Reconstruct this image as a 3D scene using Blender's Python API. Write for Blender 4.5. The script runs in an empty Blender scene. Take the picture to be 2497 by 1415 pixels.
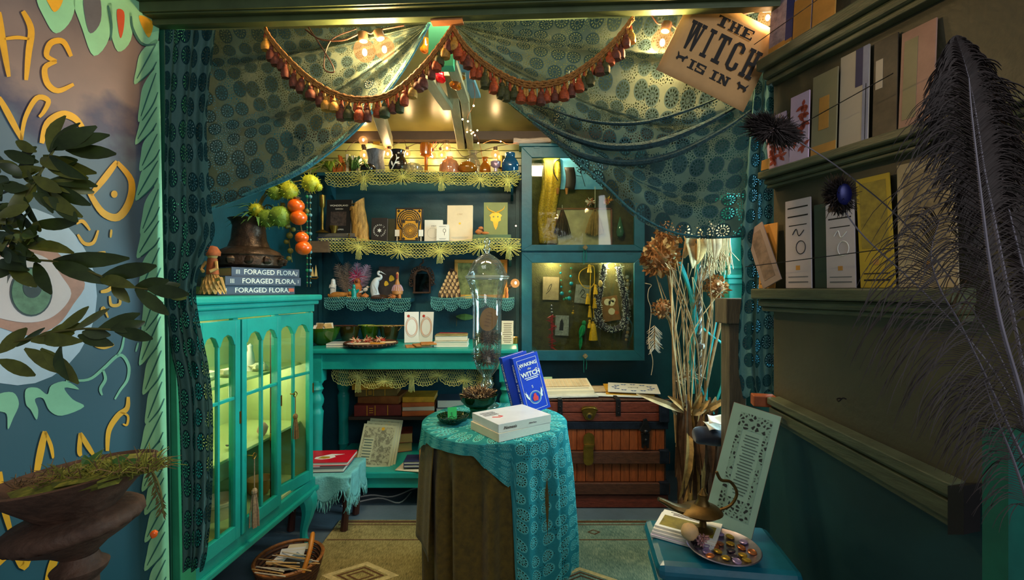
import bpy, bmesh, math, random
from mathutils import Vector, Matrix, Euler, noise
from mathutils.geometry import tessellate_polygon
random.seed(7)
R = math.radians; PI = math.pi
SC = bpy.context.scene
COL = SC.collection
# ------------------------------------------------------------------ camera
W, H, F = 2497.0, 1415.0, 1110.0
CX, CY, EYE = W/2, H/2, 1.25
cam_d = bpy.data.cameras.new('camera'); cam = bpy.data.objects.new('camera', cam_d)
COL.objects.link(cam); SC.camera = cam
cam_d.sensor_width = 36; cam_d.lens = 36*F/W; cam_d.clip_start = 0.02
cam.location = (0, 0, EYE); cam.rotation_euler = (R(90), 0, 0)
# ------------------------------------------------------------------ world, large lights, exposure
wd = bpy.data.worlds.new('world'); SC.world = wd; wd.use_nodes = True
bg = wd.node_tree.nodes['Background']
bg.inputs['Color'].default_value = (0.80, 0.88, 0.92, 1); bg.inputs['Strength'].default_value = 0.17

def area(name, loc, aim, sx, sy, power, col):
    d = bpy.data.lights.new(name, 'AREA'); d.shape = 'RECTANGLE'; d.size = sx; d.size_y = sy
    d.energy = power; d.color = col
    o = bpy.data.objects.new(name, d); COL.objects.link(o); o.location = loc
    o.rotation_euler = (Vector(aim)-Vector(loc)).to_track_quat('-Z', 'Y').to_euler()
    return o
area('added_side_daylight', (1.62, 2.02, 1.45), (0.0, 1.95, 0.9), 0.62, 1.1, 85, (0.72, 0.93, 1.0))  # added daylight outside the unseen side window
area('added_alcove_fill', (-.2, 1.80, 2.395), (-.15, 2.75, .9), 1.0, .22, 46, (1.0, .82, .52))  # added warm fill hidden behind the header to brighten the shelves
area('added_room_daylight', (1.0, -1.3, 2.2), (-1.0, 1.4, 1.1), 1.2, 1.0, 24, (0.95, 0.97, 1.0))  # added light behind the camera, standing for shop daylight
SC.view_settings.view_transform = 'Standard'; SC.view_settings.look = 'None'
SC.view_settings.gamma = 1.0; SC.view_settings.use_curve_mapping = False
SC.view_settings.exposure = 0.0

# ------------------------------------------------------------------ geometry helpers
def P(px, py, Y): return Vector(((px-CX)*Y/F, Y, EYE-(py-CY)*Y/F))
def S(n, Y): return n*Y/F
MATW = {}
def I4(): return Matrix.Identity(4)
def TR(v): return Matrix.Translation(Vector(v))
def RX(a): return Matrix.Rotation(R(a), 4, 'X')
def RY(a): return Matrix.Rotation(R(a), 4, 'Y')
def RZ(a): return Matrix.Rotation(R(a), 4, 'Z')
def SCL(x, y=None, z=None):
    y = x if y is None else y; z = x if z is None else z
    return Matrix.Diagonal((x, y, z, 1))
def catmull(pts, n=6, closed=False):
    pts = [Vector(p) for p in pts]; out = []; L = len(pts)
    rng = range(L if closed else L-1)
    for i in rng:
        if closed: a, b, c, d = pts[i-1], pts[i], pts[(i+1) % L], pts[(i+2) % L]
        else: a, b, c, d = pts[max(i-1, 0)], pts[i], pts[i+1], pts[min(i+2, L-1)]
        for k in range(n):
            t = k/n
            out.append(0.5*((2*b)+(c-a)*t+(2*a-5*b+4*c-d)*t*t+(3*b-a-3*c+d)*t**3))
    if not closed: out.append(pts[-1])
    return out

class MB:
    def __init__(s, M=None): s.v = []; s.f = []; s.m = []; s.u = {}; s.M = M
    def add(s, vs, fs, mi=0, uvs=None):
        o = len(s.v)
        if s.M is not None: s.v += [tuple(s.M @ Vector(v)) for v in vs]
        else: s.v += [tuple(v) for v in vs]
        if uvs:
            for i, q in enumerate(uvs): s.u[o+i] = q
        for f in fs: s.f.append(tuple(i+o for i in f)); s.m.append(mi)
        return s
    def hexa(s, p, mi=0):
        return s.add(p, [(3,2,1,0),(4,5,6,7),(0,1,5,4),(1,2,6,5),(2,3,7,6),(3,0,4,7)], mi)
    def bb(s, x0, x1, y0, y1, z0, z1, mi=0):
        return s.hexa([(x0,y0,z0),(x1,y0,z0),(x1,y1,z0),(x0,y1,z0),(x0,y0,z1),(x1,y0,z1),(x1,y1,z1),(x0,y1,z1)], mi)
    def box(s, c, d, Mx=None, mi=0):
        x, y, z = d[0]/2, d[1]/2, d[2]/2
        p = [(-x,-y,-z),(x,-y,-z),(x,y,-z),(-x,y,-z),(-x,-y,z),(x,-y,z),(x,y,z),(-x,y,z)]
        q = TR(c) @ (Mx or I4())
        return s.hexa([q @ Vector(a) for a in p], mi)
    def tube(s, pts, r, n=6, mi=0, cap=True, closed=False, flat=1.0):
        pts = [Vector(p) for p in pts]; L = len(pts)
        rr = r if isinstance(r, (list, tuple)) else [r]*L
        vs = []; fs = []
        up = Vector((0, 0, 1)); pn = None
        for i, p in enumerate(pts):
            if closed: t = pts[(i+1) % L]-pts[i-1]
            else: t = pts[min(i+1, L-1)]-pts[max(i-1, 0)]
            if t.length < 1e-9: t = Vector((0, 0, 1))
            t.normalize()
            if pn is None:
                a = up if abs(t.z) < .9 else Vector((1, 0, 0))
                pn = (a - t*a.dot(t)).normalized()
            else:
                q = pn - t*pn.dot(t)
                if q.length > 1e-6: pn = q.normalized()
            b = t.cross(pn)
            for k in range(n):
                an = 2*PI*k/n
                vs.append(p + (pn*math.cos(an)*flat + b*math.sin(an))*rr[i])
        m = L if closed else L-1
        for i in range(m):
            j = (i+1) % L
            for k in range(n):
                fs.append((i*n+k, i*n+(k+1) % n, j*n+(k+1) % n, j*n+k))
        if cap and not closed:
            fs.append(tuple(range(n-1, -1, -1))); fs.append(tuple((L-1)*n+k for k in range(n)))
        return s.add(vs, fs, mi)
    def lathe(s, prof, n=24, c=(0, 0, 0), mi=0, Mx=None, fl=None, cap=True):
        c = Vector(c); vs = []; fs = []; L = len(prof)
        for i, (r, z) in enumerate(prof):
            for k in range(n):
                a = 2*PI*k/n; q = r*(1 if fl is None else fl(a, i/(L-1)))
                v = Vector((q*math.cos(a), q*math.sin(a), z))
                vs.append(c+(Mx @ v if Mx else v))
        for i in range(L-1):
            for k in range(n): fs.append((i*n+k, i*n+(k+1) % n, (i+1)*n+(k+1) % n, (i+1)*n+k))
        if cap:
            if prof[0][0] > 1e-5: fs.append(tuple(range(n-1, -1, -1)))
            if prof[-1][0] > 1e-5: fs.append(tuple((L-1)*n+k for k in range(n)))
        return s.add(vs, fs, mi)
    def ball(s, c, r, n=10, Mx=None, mi=0, bump=0, seed=0):
        c = Vector(c); vs = []; fs = []; m = max(4, n//2+1)
        rx, ry, rz = r if isinstance(r, (tuple, list)) else (r, r, r)
        for i in range(1, m):
            th = PI*i/m
            for k in range(n):
                ph = 2*PI*k/n
                d = Vector((math.sin(th)*math.cos(ph), math.sin(th)*math.sin(ph), math.cos(th)))
                q = 1+bump*noise.noise(d*2.3+Vector((seed*3.7, seed, 0)))
                v = Vector((d.x*rx, d.y*ry, d.z*rz))*q
                vs.append(c+(Mx @ v if Mx else v))
        a = len(vs); t = Vector((0, 0, rz)); vs.append(c+(Mx @ t if Mx else t)); vs.append(c-(Mx @ t if Mx else t))
        for i in range(m-2):
            for k in range(n): fs.append((i*n+(k+1) % n, i*n+k, (i+1)*n+k, (i+1)*n+(k+1) % n))
        for k in range(n):
            fs.append((a, k, (k+1) % n)); b = (m-2)*n; fs.append((a+1, b+(k+1) % n, b+k))
        return s.add(vs, fs, mi)
    def grid(s, fn, nu, nv, mi=0, uv=None, closeu=False):
        vs = []; uvs = []
        for j in range(nv+1):
            for i in range(nu+(0 if closeu else 1)):
                vs.append(fn(i/nu, j/nv))
                if uv: uvs.append(uv(i/nu, j/nv))
        w = nu+(0 if closeu else 1); fs = []
        for j in range(nv):
            for i in range(nu): fs.append((j*w+i, j*w+(i+1) % w, (j+1)*w+(i+1) % w, (j+1)*w+i))
        return s.add(vs, fs, mi, uvs if uv else None)
    def prism(s, poly, th, Mx=None, mi=0):
        """polygon in local xy, extruded from z=0 to z=th"""
        Mx = Mx or I4(); n = len(poly)
        tri = tessellate_polygon([[Vector((p[0], p[1], 0)) for p in poly]])
        vs = [Mx @ Vector((p[0], p[1], 0)) for p in poly]+[Mx @ Vector((p[0], p[1], th)) for p in poly]
        ar = sum(poly[i][0]*poly[(i+1) % n][1]-poly[(i+1) % n][0]*poly[i][1] for i in range(n))
        fs = []
        for t in tri:
            a, b, c = (Vector(poly[k]) for k in t)
            ccw = (b.x-a.x)*(c.y-a.y)-(b.y-a.y)*(c.x-a.x) > 0
            f = tuple(t) if ccw else tuple(reversed(t))
            fs.append(tuple(reversed(f))); fs.append(tuple(n+k for k in f))
        for i in range(n):
            j = (i+1) % n
            fs.append((i, j, n+j, n+i) if ar > 0 else (j, i, n+i, n+j))
        return s.add(vs, fs, mi)
    def leaf(s, a, b, w, nrm=(0, -1, 0), bend=0.0, fold=.25, n=4, mi=0):
        """pointed leaf blade from a to b with a folded midrib"""
        a = Vector(a); b = Vector(b); d = b-a; L = d.length; t = d.normalized()
        nn = Vector(nrm); sd = t.cross(nn)
        if sd.length < 1e-4: sd = t.orthogonal()
        sd.normalize(); nn = sd.cross(t)
        vs = []; fs = []
        for i in range(n+1):
            q = i/n; ww = w*math.sin(PI*min(1, q*.94+.03))**.8
            c = a+d*q+nn*(bend*L*math.sin(PI*q))
            vs += [c-sd*ww+nn*ww*fold, c, c+sd*ww+nn*ww*fold]
        for i in range(n):
            o = i*3; fs += [(o, o+1, o+4, o+3), (o+1, o+2, o+5, o+4)]
        return s.add(vs, fs, mi)
    def build(s, name, mat, parent=None, smooth=False, ang=40, bevel=0, sub=0, solid=0, shadow=True):
        me = bpy.data.meshes.new(name)
        M = MATW.get(parent.name, I4()) if parent else None
        if parent is None:
            xs = [v[0] for v in s.v]; ys = [v[1] for v in s.v]; zs = [v[2] for v in s.v]
            M = TR(((min(xs)+max(xs))/2, (min(ys)+max(ys))/2, min(zs)))
        Mi = M.inverted()
        me.from_pydata([tuple(Mi @ Vector(v)) for v in s.v], [], s.f)
        mats = mat if isinstance(mat, (list, tuple)) else [mat]
        for m in mats: me.materials.append(m)
        if len(mats) > 1: me.polygons.foreach_set('material_index', s.m)
        if s.u:
            ul = me.uv_layers.new(name='UVMap')
            for lp in me.loops: ul.data[lp.index].uv = s.u.get(lp.vertex_index, (0, 0))
        if smooth:
            me.polygons.foreach_set('use_smooth', [True]*len(me.polygons))
            me.update(); me.set_sharp_from_angle(angle=R(ang))
        me.update()
        o = bpy.data.objects.new(name, me); COL.objects.link(o)
        if parent is None: o.matrix_world = M
        else: o.parent = parent
        MATW[o.name] = M
        if solid: md = o.modifiers.new('solid', 'SOLIDIFY'); md.thickness = solid; md.offset = 0
        if bevel: md = o.modifiers.new('bevel', 'BEVEL'); md.width = bevel; md.segments = 2; md.limit_method = 'ANGLE'; md.angle_limit = R(50)
        if sub: md = o.modifiers.new('sub', 'SUBSURF'); md.levels = sub; md.render_levels = sub
        return o

def tag(o, label, cat, group=None, kind=None):
    o['label'] = label; o['category'] = cat; o['kind'] = kind or 'thing'
    if group: o['group'] = group

    return o
def T(name, label, cat, loc=(0, 0, 0), group=None, rz=0):
    o = bpy.data.objects.new(name, None); COL.objects.link(o); o.empty_display_size = .05
    M = TR(loc) @ RZ(rz); o.matrix_world = M; MATW[o.name] = M
    tag(o, label, cat, group); return o
def struct(o, label=None):
    o['kind'] = 'structure'
    if label: o['label'] = label
    return o
def text(body, M, size, mat, parent, name='lettering', align='CENTER', sx=1.0, bold=0.0, ext=.0004, shear=0, space=1.0):
    c = bpy.data.curves.new(name, 'FONT'); c.body = body; c.size = size; c.align_x = align; c.align_y = 'CENTER'
    c.extrude = ext; c.offset = bold; c.shear = shear; c.space_character = space; c.resolution_u = 3
    c.materials.append(mat)
    tmp = bpy.data.objects.new('tmp', c); me = bpy.data.meshes.new_from_object(tmp); me.name = name
    bpy.data.objects.remove(tmp); bpy.data.curves.remove(c)
    if not me.materials: me.materials.append(mat)
    PM = MATW.get(parent.name, I4()); me.transform(PM.inverted() @ M @ SCL(sx, 1, 1))
    o = bpy.data.objects.new(name, me); COL.objects.link(o); o.parent = parent; MATW[o.name] = PM
    return o

# ------------------------------------------------------------------ materials
def lin(c):
    return tuple(((x/255)/12.92 if x/255 <= .04045 else ((x/255+.055)/1.055)**2.4) for x in c[:3])
class NT:
    def __init__(s, name):
        s.m = bpy.data.materials.new(name); s.m.use_nodes = True; s.t = s.m.node_tree; s.t.nodes.clear()
        s.out = s.n('ShaderNodeOutputMaterial')
    def n(s, ty, **kw):
        nd = s.t.nodes.new(ty)
        for k, v in kw.items():
            if k.startswith('i_'):
                key = k[2:]
                key = int(key) if key.isdigit() else key.replace('_', ' ')
                nd.inputs[key].default_value = v
            else: setattr(nd, k, v)
        return nd
    def l(s, a, b): s.t.links.new(a, b)
    def math(s, op, a, b=None, c=None):
        nd = s.n('ShaderNodeMath', operation=op)
        for i, x in enumerate((a, b, c)):
            if x is None: continue
            if isinstance(x, (int, float)): nd.inputs[i].default_value = x
            else: s.l(x, nd.inputs[i])
        return nd.outputs[0]
    def mix(s, f, a, b):
        nd = s.n('ShaderNodeMix', data_type='RGBA')
        for i, x in ((0, f), (6, a), (7, b)):
            if isinstance(x, (int, float)): nd.inputs[i].default_value = x
            elif isinstance(x, tuple): nd.inputs[i].default_value = tuple(x)+(1,) if len(x) == 3 else x
            else: s.l(x, nd.inputs[i])
        return nd.outputs[2]
    def ramp(s, f, stops, interp='LINEAR'):
        nd = s.n('ShaderNodeValToRGB'); nd.color_ramp.interpolation = interp
        el = nd.color_ramp.elements
        while len(el) > 1: el.remove(el[-1])
        el[0].position = stops[0][0]; el[0].color = tuple(stops[0][1])+(1,)
        for p, c in stops[1:]:
            e = el.new(p); e.color = tuple(c)+(1,)
        s.l(f, nd.inputs[0]); return nd.outputs[0]
MC = {}
def mat(name, rgb, rough=.6, metal=0.0, var=.18, scale=14, bump=.0, bscale=None, coat=0, sheen=0, spec=.5, stretch=None, two=None, trans=0, emit=0, coord='Object'):
    if name in MC: return MC[name]
    t = NT(name); c = lin(rgb)
    b = t.n('ShaderNodeBsdfPrincipled'); t.l(b.outputs[0], t.out.inputs[0])
    tc = t.n('ShaderNodeTexCoord'); co = tc.outputs[coord]
    if stretch:
        mp = t.n('ShaderNodeMapping'); mp.inputs['Scale'].default_value = stretch; t.l(co, mp.inputs[0]); co = mp.outputs[0]
    nz = t.n('ShaderNodeTexNoise', i_Scale=scale, i_Detail=5.0, i_Roughness=.62); t.l(co, nz.inputs['Vector'])
    lo = tuple(x*(1-var) for x in c); hi = tuple(min(1, x*(1+var)) for x in c)
    if two: hi = lin(two)
    col = t.ramp(nz.outputs[0], [(.3, lo), (.7, hi)])
    t.l(col, b.inputs['Base Color'])
    b.inputs['Roughness'].default_value = rough; b.inputs['Metallic'].default_value = metal
    b.inputs['Specular IOR Level'].default_value = spec
    b.inputs['Coat Weight'].default_value = coat; b.inputs['Coat Roughness'].default_value = .2
    b.inputs['Sheen Weight'].default_value = sheen
    b.inputs['Transmission Weight'].default_value = trans
    if emit:
        t.l(col, b.inputs['Emission Color']); b.inputs['Emission Strength'].default_value = emit
    if bump:
        n2 = t.n('ShaderNodeTexNoise', i_Scale=bscale or scale*4, i_Detail=4.0); t.l(co, n2.inputs['Vector'])
        bp = t.n('ShaderNodeBump', i_Strength=bump, i_Distance=.01); t.l(n2.outputs[0], bp.inputs['Height']); t.l(bp.outputs[0], b.inputs['Normal'])
    MC[name] = t.m; return t.m
def glass(name, tint=(255, 255, 255), refl=.12, body=0.0, bodycol=None, fres=.55):
    """thin glass: tinted transparency with a fresnel reflection"""
    if name in MC: return MC[name]
    t = NT(name)
    tr = t.n('ShaderNodeBsdfTransparent'); tr.inputs[0].default_value = lin(tint)+(1,)
    gl = t.n('ShaderNodeBsdfGlossy'); gl.inputs['Roughness'].default_value = .03
    lw = t.n('ShaderNodeLayerWeight'); lw.inputs[0].default_value = .35
    f = t.math('ADD', t.math('MULTIPLY', lw.outputs['Fresnel'], fres), refl*.2)
    base = tr.outputs[0]
    if body:
        df = t.n('ShaderNodeBsdfDiffuse'); df.inputs[0].default_value = lin(bodycol or tint)+(1,)
        tl = t.n('ShaderNodeBsdfTranslucent'); tl.inputs[0].default_value = lin(bodycol or tint)+(1,)
        m1 = t.n('ShaderNodeMixShader', i_0=.5); t.l(df.outputs[0], m1.inputs[1]); t.l(tl.outputs[0], m1.inputs[2])
        m0 = t.n('ShaderNodeMixShader', i_0=body); t.l(base, m0.inputs[1]); t.l(m1.outputs[0], m0.inputs[2]); base = m0.outputs[0]
    m2 = t.n('ShaderNodeMixShader'); t.l(f, m2.inputs[0]); t.l(base, m2.inputs[1]); t.l(gl.outputs[0], m2.inputs[2])
    t.l(m2.outputs[0], t.out.inputs[0]); MC[name] = t.m; return t.m
def glow(name, rgb, st, alpha=1.0):
    if name in MC: return MC[name]
    t = NT(name); e = t.n('ShaderNodeEmission', i_Strength=st); e.inputs[0].default_value = lin(rgb)+(1,)
    if alpha < 1:
        tr = t.n('ShaderNodeBsdfTransparent'); m = t.n('ShaderNodeMixShader', i_0=alpha)
        t.l(tr.outputs[0], m.inputs[1]); t.l(e.outputs[0], m.inputs[2]); t.l(m.outputs[0], t.out.inputs[0])
    else: t.l(e.outputs[0], t.out.inputs[0])
    MC[name] = t.m; return t.m
def lace(name, rgb, cell=.07, hole=.5, rgb2=None, trl=.5, net=9.0):
    """crocheted lace: rosettes of solid thread joined by an open net, uv in metres"""
    if name in MC: return MC[name]
    t = NT(name); uv = t.n('ShaderNodeUVMap')
    vo = t.n('ShaderNodeTexVoronoi', i_Scale=1/cell, i_Randomness=.32, voronoi_dimensions='2D'); t.l(uv.outputs[0], vo.inputs['Vector'])
    d = vo.outputs['Distance']
    ve = t.n('ShaderNodeTexVoronoi', i_Scale=net/cell, feature='DISTANCE_TO_EDGE', voronoi_dimensions='2D'); t.l(uv.outputs[0], ve.inputs['Vector'])
    thread = t.math('LESS_THAN', ve.outputs['Distance'], .26*(1-hole*.5))
    ros = t.math('LESS_THAN', d, .40)
    dv = t.n('ShaderNodeVectorMath', operation='SUBTRACT'); t.l(uv.outputs[0], dv.inputs[0]); t.l(vo.outputs['Position'], dv.inputs[1])
    sp = t.n('ShaderNodeSeparateXYZ'); t.l(dv.outputs[0], sp.inputs[0]); th = t.math('ARCTAN2', sp.outputs[1], sp.outputs[0])
    pet = t.math('GREATER_THAN', t.math('SINE', t.math('MULTIPLY', th, 12)), .1 if hole > -.5 else .8)
    h1 = t.math('MULTIPLY', pet, t.math('LESS_THAN', t.math('ABSOLUTE', t.math('SUBTRACT', d, .27)), .055))
    h2 = t.math('MULTIPLY', pet, t.math('LESS_THAN', t.math('ABSOLUTE', t.math('SUBTRACT', d, .13)), .03))
    solid = t.math('MULTIPLY', ros, t.math('SUBTRACT', 1.0, t.math('MAXIMUM', h1, h2)))
    nz = t.n('ShaderNodeTexNoise', i_Scale=.9/cell, i_Detail=2.0); t.l(uv.outputs[0], nz.inputs['Vector'])
    dense = t.math('GREATER_THAN', nz.outputs[0], .52+hole*.3)
    a = t.math('MAXIMUM', t.math('MAXIMUM', t.math('MULTIPLY', thread, t.math('SUBTRACT', 1.0, ros)), solid), t.math('MULTIPLY', dense, t.math('SUBTRACT', 1.0, ros)))
    c1 = lin(rgb); c2 = lin(rgb2 or tuple(min(255, x*1.25) for x in rgb))
    col = t.mix(solid, c2, c1)
    nb = t.n('ShaderNodeTexNoise', i_Scale=6/cell, i_Detail=3.0); t.l(uv.outputs[0], nb.inputs['Vector'])
    bp = t.n('ShaderNodeBump', i_Strength=.5, i_Distance=.004); t.l(t.math('ADD', nb.outputs[0], t.math('MULTIPLY', a, .5)), bp.inputs['Height'])
    df = t.n('ShaderNodeBsdfDiffuse'); tl = t.n('ShaderNodeBsdfTranslucent')
    t.l(col, df.inputs[0]); t.l(col, tl.inputs[0]); t.l(bp.outputs[0], df.inputs['Normal'])
    m1 = t.n('ShaderNodeMixShader', i_0=trl); t.l(df.outputs[0], m1.inputs[1]); t.l(tl.outputs[0], m1.inputs[2])
    tr = t.n('ShaderNodeBsdfTransparent'); m2 = t.n('ShaderNodeMixShader')
    t.l(a, m2.inputs[0]); t.l(tr.outputs[0], m2.inputs[1]); t.l(m1.outputs[0], m2.inputs[2]); t.l(m2.outputs[0], t.out.inputs[0])
    MC[name] = t.m; return t.m

TEAL = mat('turquoise_paint', (20, 160, 148), .42, var=.12, scale=9, bump=.12, bscale=40)
TEALG = mat('pale_green_paint', (168, 186, 128), .5, var=.1, scale=6)
DTEAL = mat('dark_teal_paint', (14, 72, 84), .5, var=.2, scale=7, bump=.1, bscale=60)
CASEB = mat('blue_teal_paint', (22, 92, 108), .42, var=.18, scale=10, bump=.12, bscale=50)
OLIVE = mat('olive_board_paint', (122, 128, 78), .34, var=.15, scale=5, bump=.06, bscale=30)
CEIL = mat('olive_gloss_ceiling_paint', (120, 112, 62), .28, var=.2, scale=4, bump=.05, bscale=20)
HEADG = mat('green_trim_paint', (70, 84, 50), .45, var=.25, scale=8, bump=.1)
JAMBG = mat('bright_green_trim_paint', (40, 140, 100), .5, var=.18, scale=8)
PAGE = mat('book_pages', (226, 220, 200), .8, var=.12, scale=60, stretch=(1, 1, 40))
OLDPAGE = mat('old_book_pages', (214, 170, 95), .8, var=.2, scale=50, stretch=(1, 1, 40))
WHITE = mat('white_print', (240, 238, 228), .6, var=.04)
CREAM = mat('cream_card', (232, 218, 186), .7, var=.08, scale=10)
INK = mat('black_ink', (24, 20, 18), .7, var=.1)
BLACK = mat('matte_black', (20, 18, 20), .6, var=.3)
GOLD = mat('gold_print', (222, 170, 40), .35, metal=.3, var=.15)
BRASS = mat('aged_brass', (150, 118, 52), .35, metal=.9, var=.3, scale=25, bump=.08)
IRON = mat('dark_iron', (46, 44, 46), .45, metal=.7, var=.35, scale=30, bump=.2)
RUST = mat('rusty_cast_iron', (84, 58, 44), .7, metal=.25, var=.45, scale=22, bump=.4, bscale=60)
STRAW = mat('dry_straw', (190, 152, 92), .8, var=.3, scale=40)
BROWN = mat('brown_wood', (92, 52, 30), .55, var=.35, scale=12, stretch=(1, 8, 8), bump=.15)
SKIRT = mat('olive_velvet', (86, 68, 10), .9, var=.35, scale=40, sheen=.12, bump=.2, bscale=200)
# ================================================================== STRUCTURE
FLOORM = mat('grey_blue_floor_paint', (92, 108, 118), .55, var=.2, scale=5, bump=.15, bscale=40)
o = MB().bb(-2.2, 2.4, .3, 3.3, -.04, 0).build('floor', FLOORM); struct(o)
o = MB().bb(-1.55, 1.32, 3.15, 3.2, 0, 2.5).build('wall_back', DTEAL); struct(o)
o = MB().bb(-1.56, -1.5, 1.43, 3.15, 0, 2.5).build('wall_inner_left', DTEAL); struct(o)
wr = MB()
for a in ((1.36, 1.70, 0, 2.5), (2.34, 3.15, 0, 2.5), (1.70, 2.34, 0, .85), (1.70, 2.34, 2.02, 2.5)):
    wr.bb(1.2, 1.27, a[0], a[1], a[2], a[3])
struct(wr.build('wall_inner_right', DTEAL))
w1 = T('added_window', 'added unseen teal framed window in the side wall', 'window', (1.23, 2.02, .85)); del w1['category']; struct(w1)  # unseen window, added as a source for the side daylight
fr = MB()
for a in ((1.70, 1.75, .85, 2.02), (2.29, 2.34, .85, 2.02)): fr.bb(1.21, 1.25, a[0], a[1], a[2], a[3])
for z in (.85, 1.42, 1.98): fr.bb(1.21, 1.25, 1.75, 2.29, z, z+.04)
fr.build('window_frame', CASEB, w1)
for z0, z1 in ((.89, 1.42), (1.46, 1.98)):
    MB().bb(1.228, 1.232, 1.75, 2.29, z0, z1).build('pane', glass('window_glass', (235, 248, 250)), w1)
# --- ceiling, rafters
def zc(Y): return 2.31+.10*(3.15-Y)
o = MB().hexa([(-1.56, 1.36, zc(1.36)), (1.27, 1.36, zc(1.36)), (1.27, 3.2, zc(3.2)), (-1.56, 3.2, zc(3.2)),
               (-1.56, 1.36, zc(1.36)+.05), (1.27, 1.36, zc(1.36)+.05), (1.27, 3.2, zc(3.2)+.05), (-1.56, 3.2, zc(3.2)+.05)]).build('ceiling', CEIL)
struct(o)
def beam(mb, a, b, w, h, mi=0):
    a = Vector(a); b = Vector(b); d = (b-a).normalized(); s = d.cross(Vector((0, 0, 1))).normalized(); u = s.cross(d)
    p = []
    for c in (a, b): p += [c-s*w/2-u*h/2, c+s*w/2-u*h/2, c+s*w/2+u*h/2, c-s*w/2+u*h/2]
    mb.add(p, [(0, 1, 2, 3), (7, 6, 5, 4), (0, 4, 5, 1), (1, 5, 6, 2), (2, 6, 7, 3), (3, 7, 4, 0)], mi)
RAFT = mat('weathered_rafter', (138, 132, 98), .45, var=.22, scale=6, stretch=(6, 1, 6), bump=.1)
BLUEB = mat('blue_grey_board', (70, 112, 120), .5, var=.2, scale=6)
for nm, a, b, w, h, m in (('roof_beam', P(1125, 352, 3.12), P(1097, 165, 1.95), .05, .07, RAFT), ('roof_beam', P(1147, 352, 3.12), P(1124, 165, 1.95), .04, .07, RAFT),
                     ('roof_beam', P(948, 352, 3.12), P(905, 215, 2.1), .06, .07, RAFT), ('roof_beam', P(1350, 350, 3.12), P(1400, 190, 2.1), .06, .07, RAFT),
                     ('rafter_brace', P(1092, 262, 2.3), P(1040, 185, 1.9), .05, .03, RAFT), ('rafter_brace', P(1134, 244, 2.2), P(1100, 150, 1.8), .045, .03, RAFT),
                     ('rafter_brace', P(1160, 235, 2.25), P(1112, 115, 1.75), .05, .02, BLUEB)):
    mb = MB(); beam(mb, a, b, w, h); o = mb.build(nm, m, bevel=.003); struct(o)
o = MB().bb(P(1045, 100, 1.75).x, P(1105, 100, 1.75).x, 1.75, 1.80, P(0, 160, 1.75).z, zc(1.75)-.002).build('trim_4', JAMBG); struct(o)
lf = T('added_ceiling_lamp', 'added warm panel lamp hidden under the alcove ceiling behind the garlands', 'lamp', (-.2, 1.80, 2.40))  # lamp body added for the hidden alcove fill light
MB(TR((-.2, 1.80, 2.405)) @ RX(-6)).bb(-.52, .52, -.13, .13, 0, .03).build('housing', OLIVE, lf, bevel=.004)
# --- shiplap boards behind the top shelf
planks = MB().bb(P(740, 0, 3.13).x, P(1275, 0, 3.13).x, 3.135, 3.15, P(0, 424, 3.13).z, P(0, 345, 3.13).z).build('trim_1', BLACK); struct(planks)
zt = P(0, 350, 3.13).z; zb = P(0, 424, 3.13).z; n = 4
for i in range(n):
    z0 = zb+(zt-zb)*i/n
    MB().bb(P(742, 0, 3.12).x, P(1273, 0, 3.12).x, 3.118, 3.136, z0+.002, z0+(zt-zb)/n-.002).build('plank', OLIVE, planks, bevel=.002)
o = MB().bb(P(740, 0, 3.1).x, 1.19, 3.06, 3.15, zt+.004, zt+.075).build('trim_2', mat('dark_brown_beam', (52, 36, 24), .6)); struct(o)
# --- header over the opening: stepped boards, the soffits catch the bulbs
def YH(px): return 1.413+(px-388)/1517*(1.315-1.413)
HL = P(360, 0, YH(388)).xy; HR = P(1960, 0, YH(1905)).xy
hd = (HR-HL); hl = hd.length; hd.normalize(); hn = Vector((hd.y, -hd.x))   # towards the camera
if hn.y > 0: hn = -hn
zH0 = 2.060
def hbox(mb, d0, d1, z0, z1, mi=0):
    pts = []
    for z in (z0, z1):
        for (u, d) in ((0, d1), (hl, d1), (hl, d0), (0, d0)):
            q = HL+hd*u+hn*d; pts.append((q.x, q.y, z))
    mb.hexa(pts, mi)
hdr = MB(); hbox(hdr, 0, .030, 2.055, 2.6); h1 = hdr.build('wall_header', HEADG, bevel=.002); struct(h1)
for d0, d1, z0, z1 in ((.030, .054, 2.072, 2.6), (.054, .062, 2.076, 2.6), (.062, .075, 2.105, 2.6)):
    mb = MB(); hbox(mb, d0, d1, z0, z1); mb.build('header_board', HEADG, h1, bevel=.0015)
mb = MB(); q = HL+hd*(hl*.475)+hn*.004
mb.box((q.x, q.y, 2.0525), (.095, .03, .006), RZ(-3.7)); mb.build('wooden_shim', mat('raw_wood', (176, 116, 66), .7, var=.3), h1)
# --- mural wall on the left (slightly leaning old panel)
MUA, MUK, MUL = -1.088, .389, .0195
def mux(Y, z): return MUA-MUK*(1.40-Y)+MUL*(2.1-z)
MUN = Vector((1, -.389, MUL)).normalized()
def MU(px, py, layer=0):
    a = (px-CX)/F; b = -(py-CY)/F
    t = (MUA-1.40*MUK+MUL*.85)/(a-MUK+MUL*b)
    return Vector((a*t, t, EYE+b*t))+MUN*(.0011*layer)
def muslab(mb, Y0, Y1, z0, z1, th, off=0):
    p = []
    for o_ in (off, off-th):
        for (Y, z) in ((Y0, z0), (Y1, z0), (Y1, z1), (Y0, z1)):
            p.append(Vector((mux(Y, z), Y, z))+MUN*o_)
    mb.hexa(p)
tm = NT('mural_ground'); b = tm.n('ShaderNodeBsdfPrincipled', i_Roughness=.6); tm.l(b.outputs[0], tm.out.inputs[0])
tc = tm.n('ShaderNodeTexCoord'); sx = tm.n('ShaderNodeSeparateXYZ'); tm.l(tc.outputs['Object'], sx.inputs[0])
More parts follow.
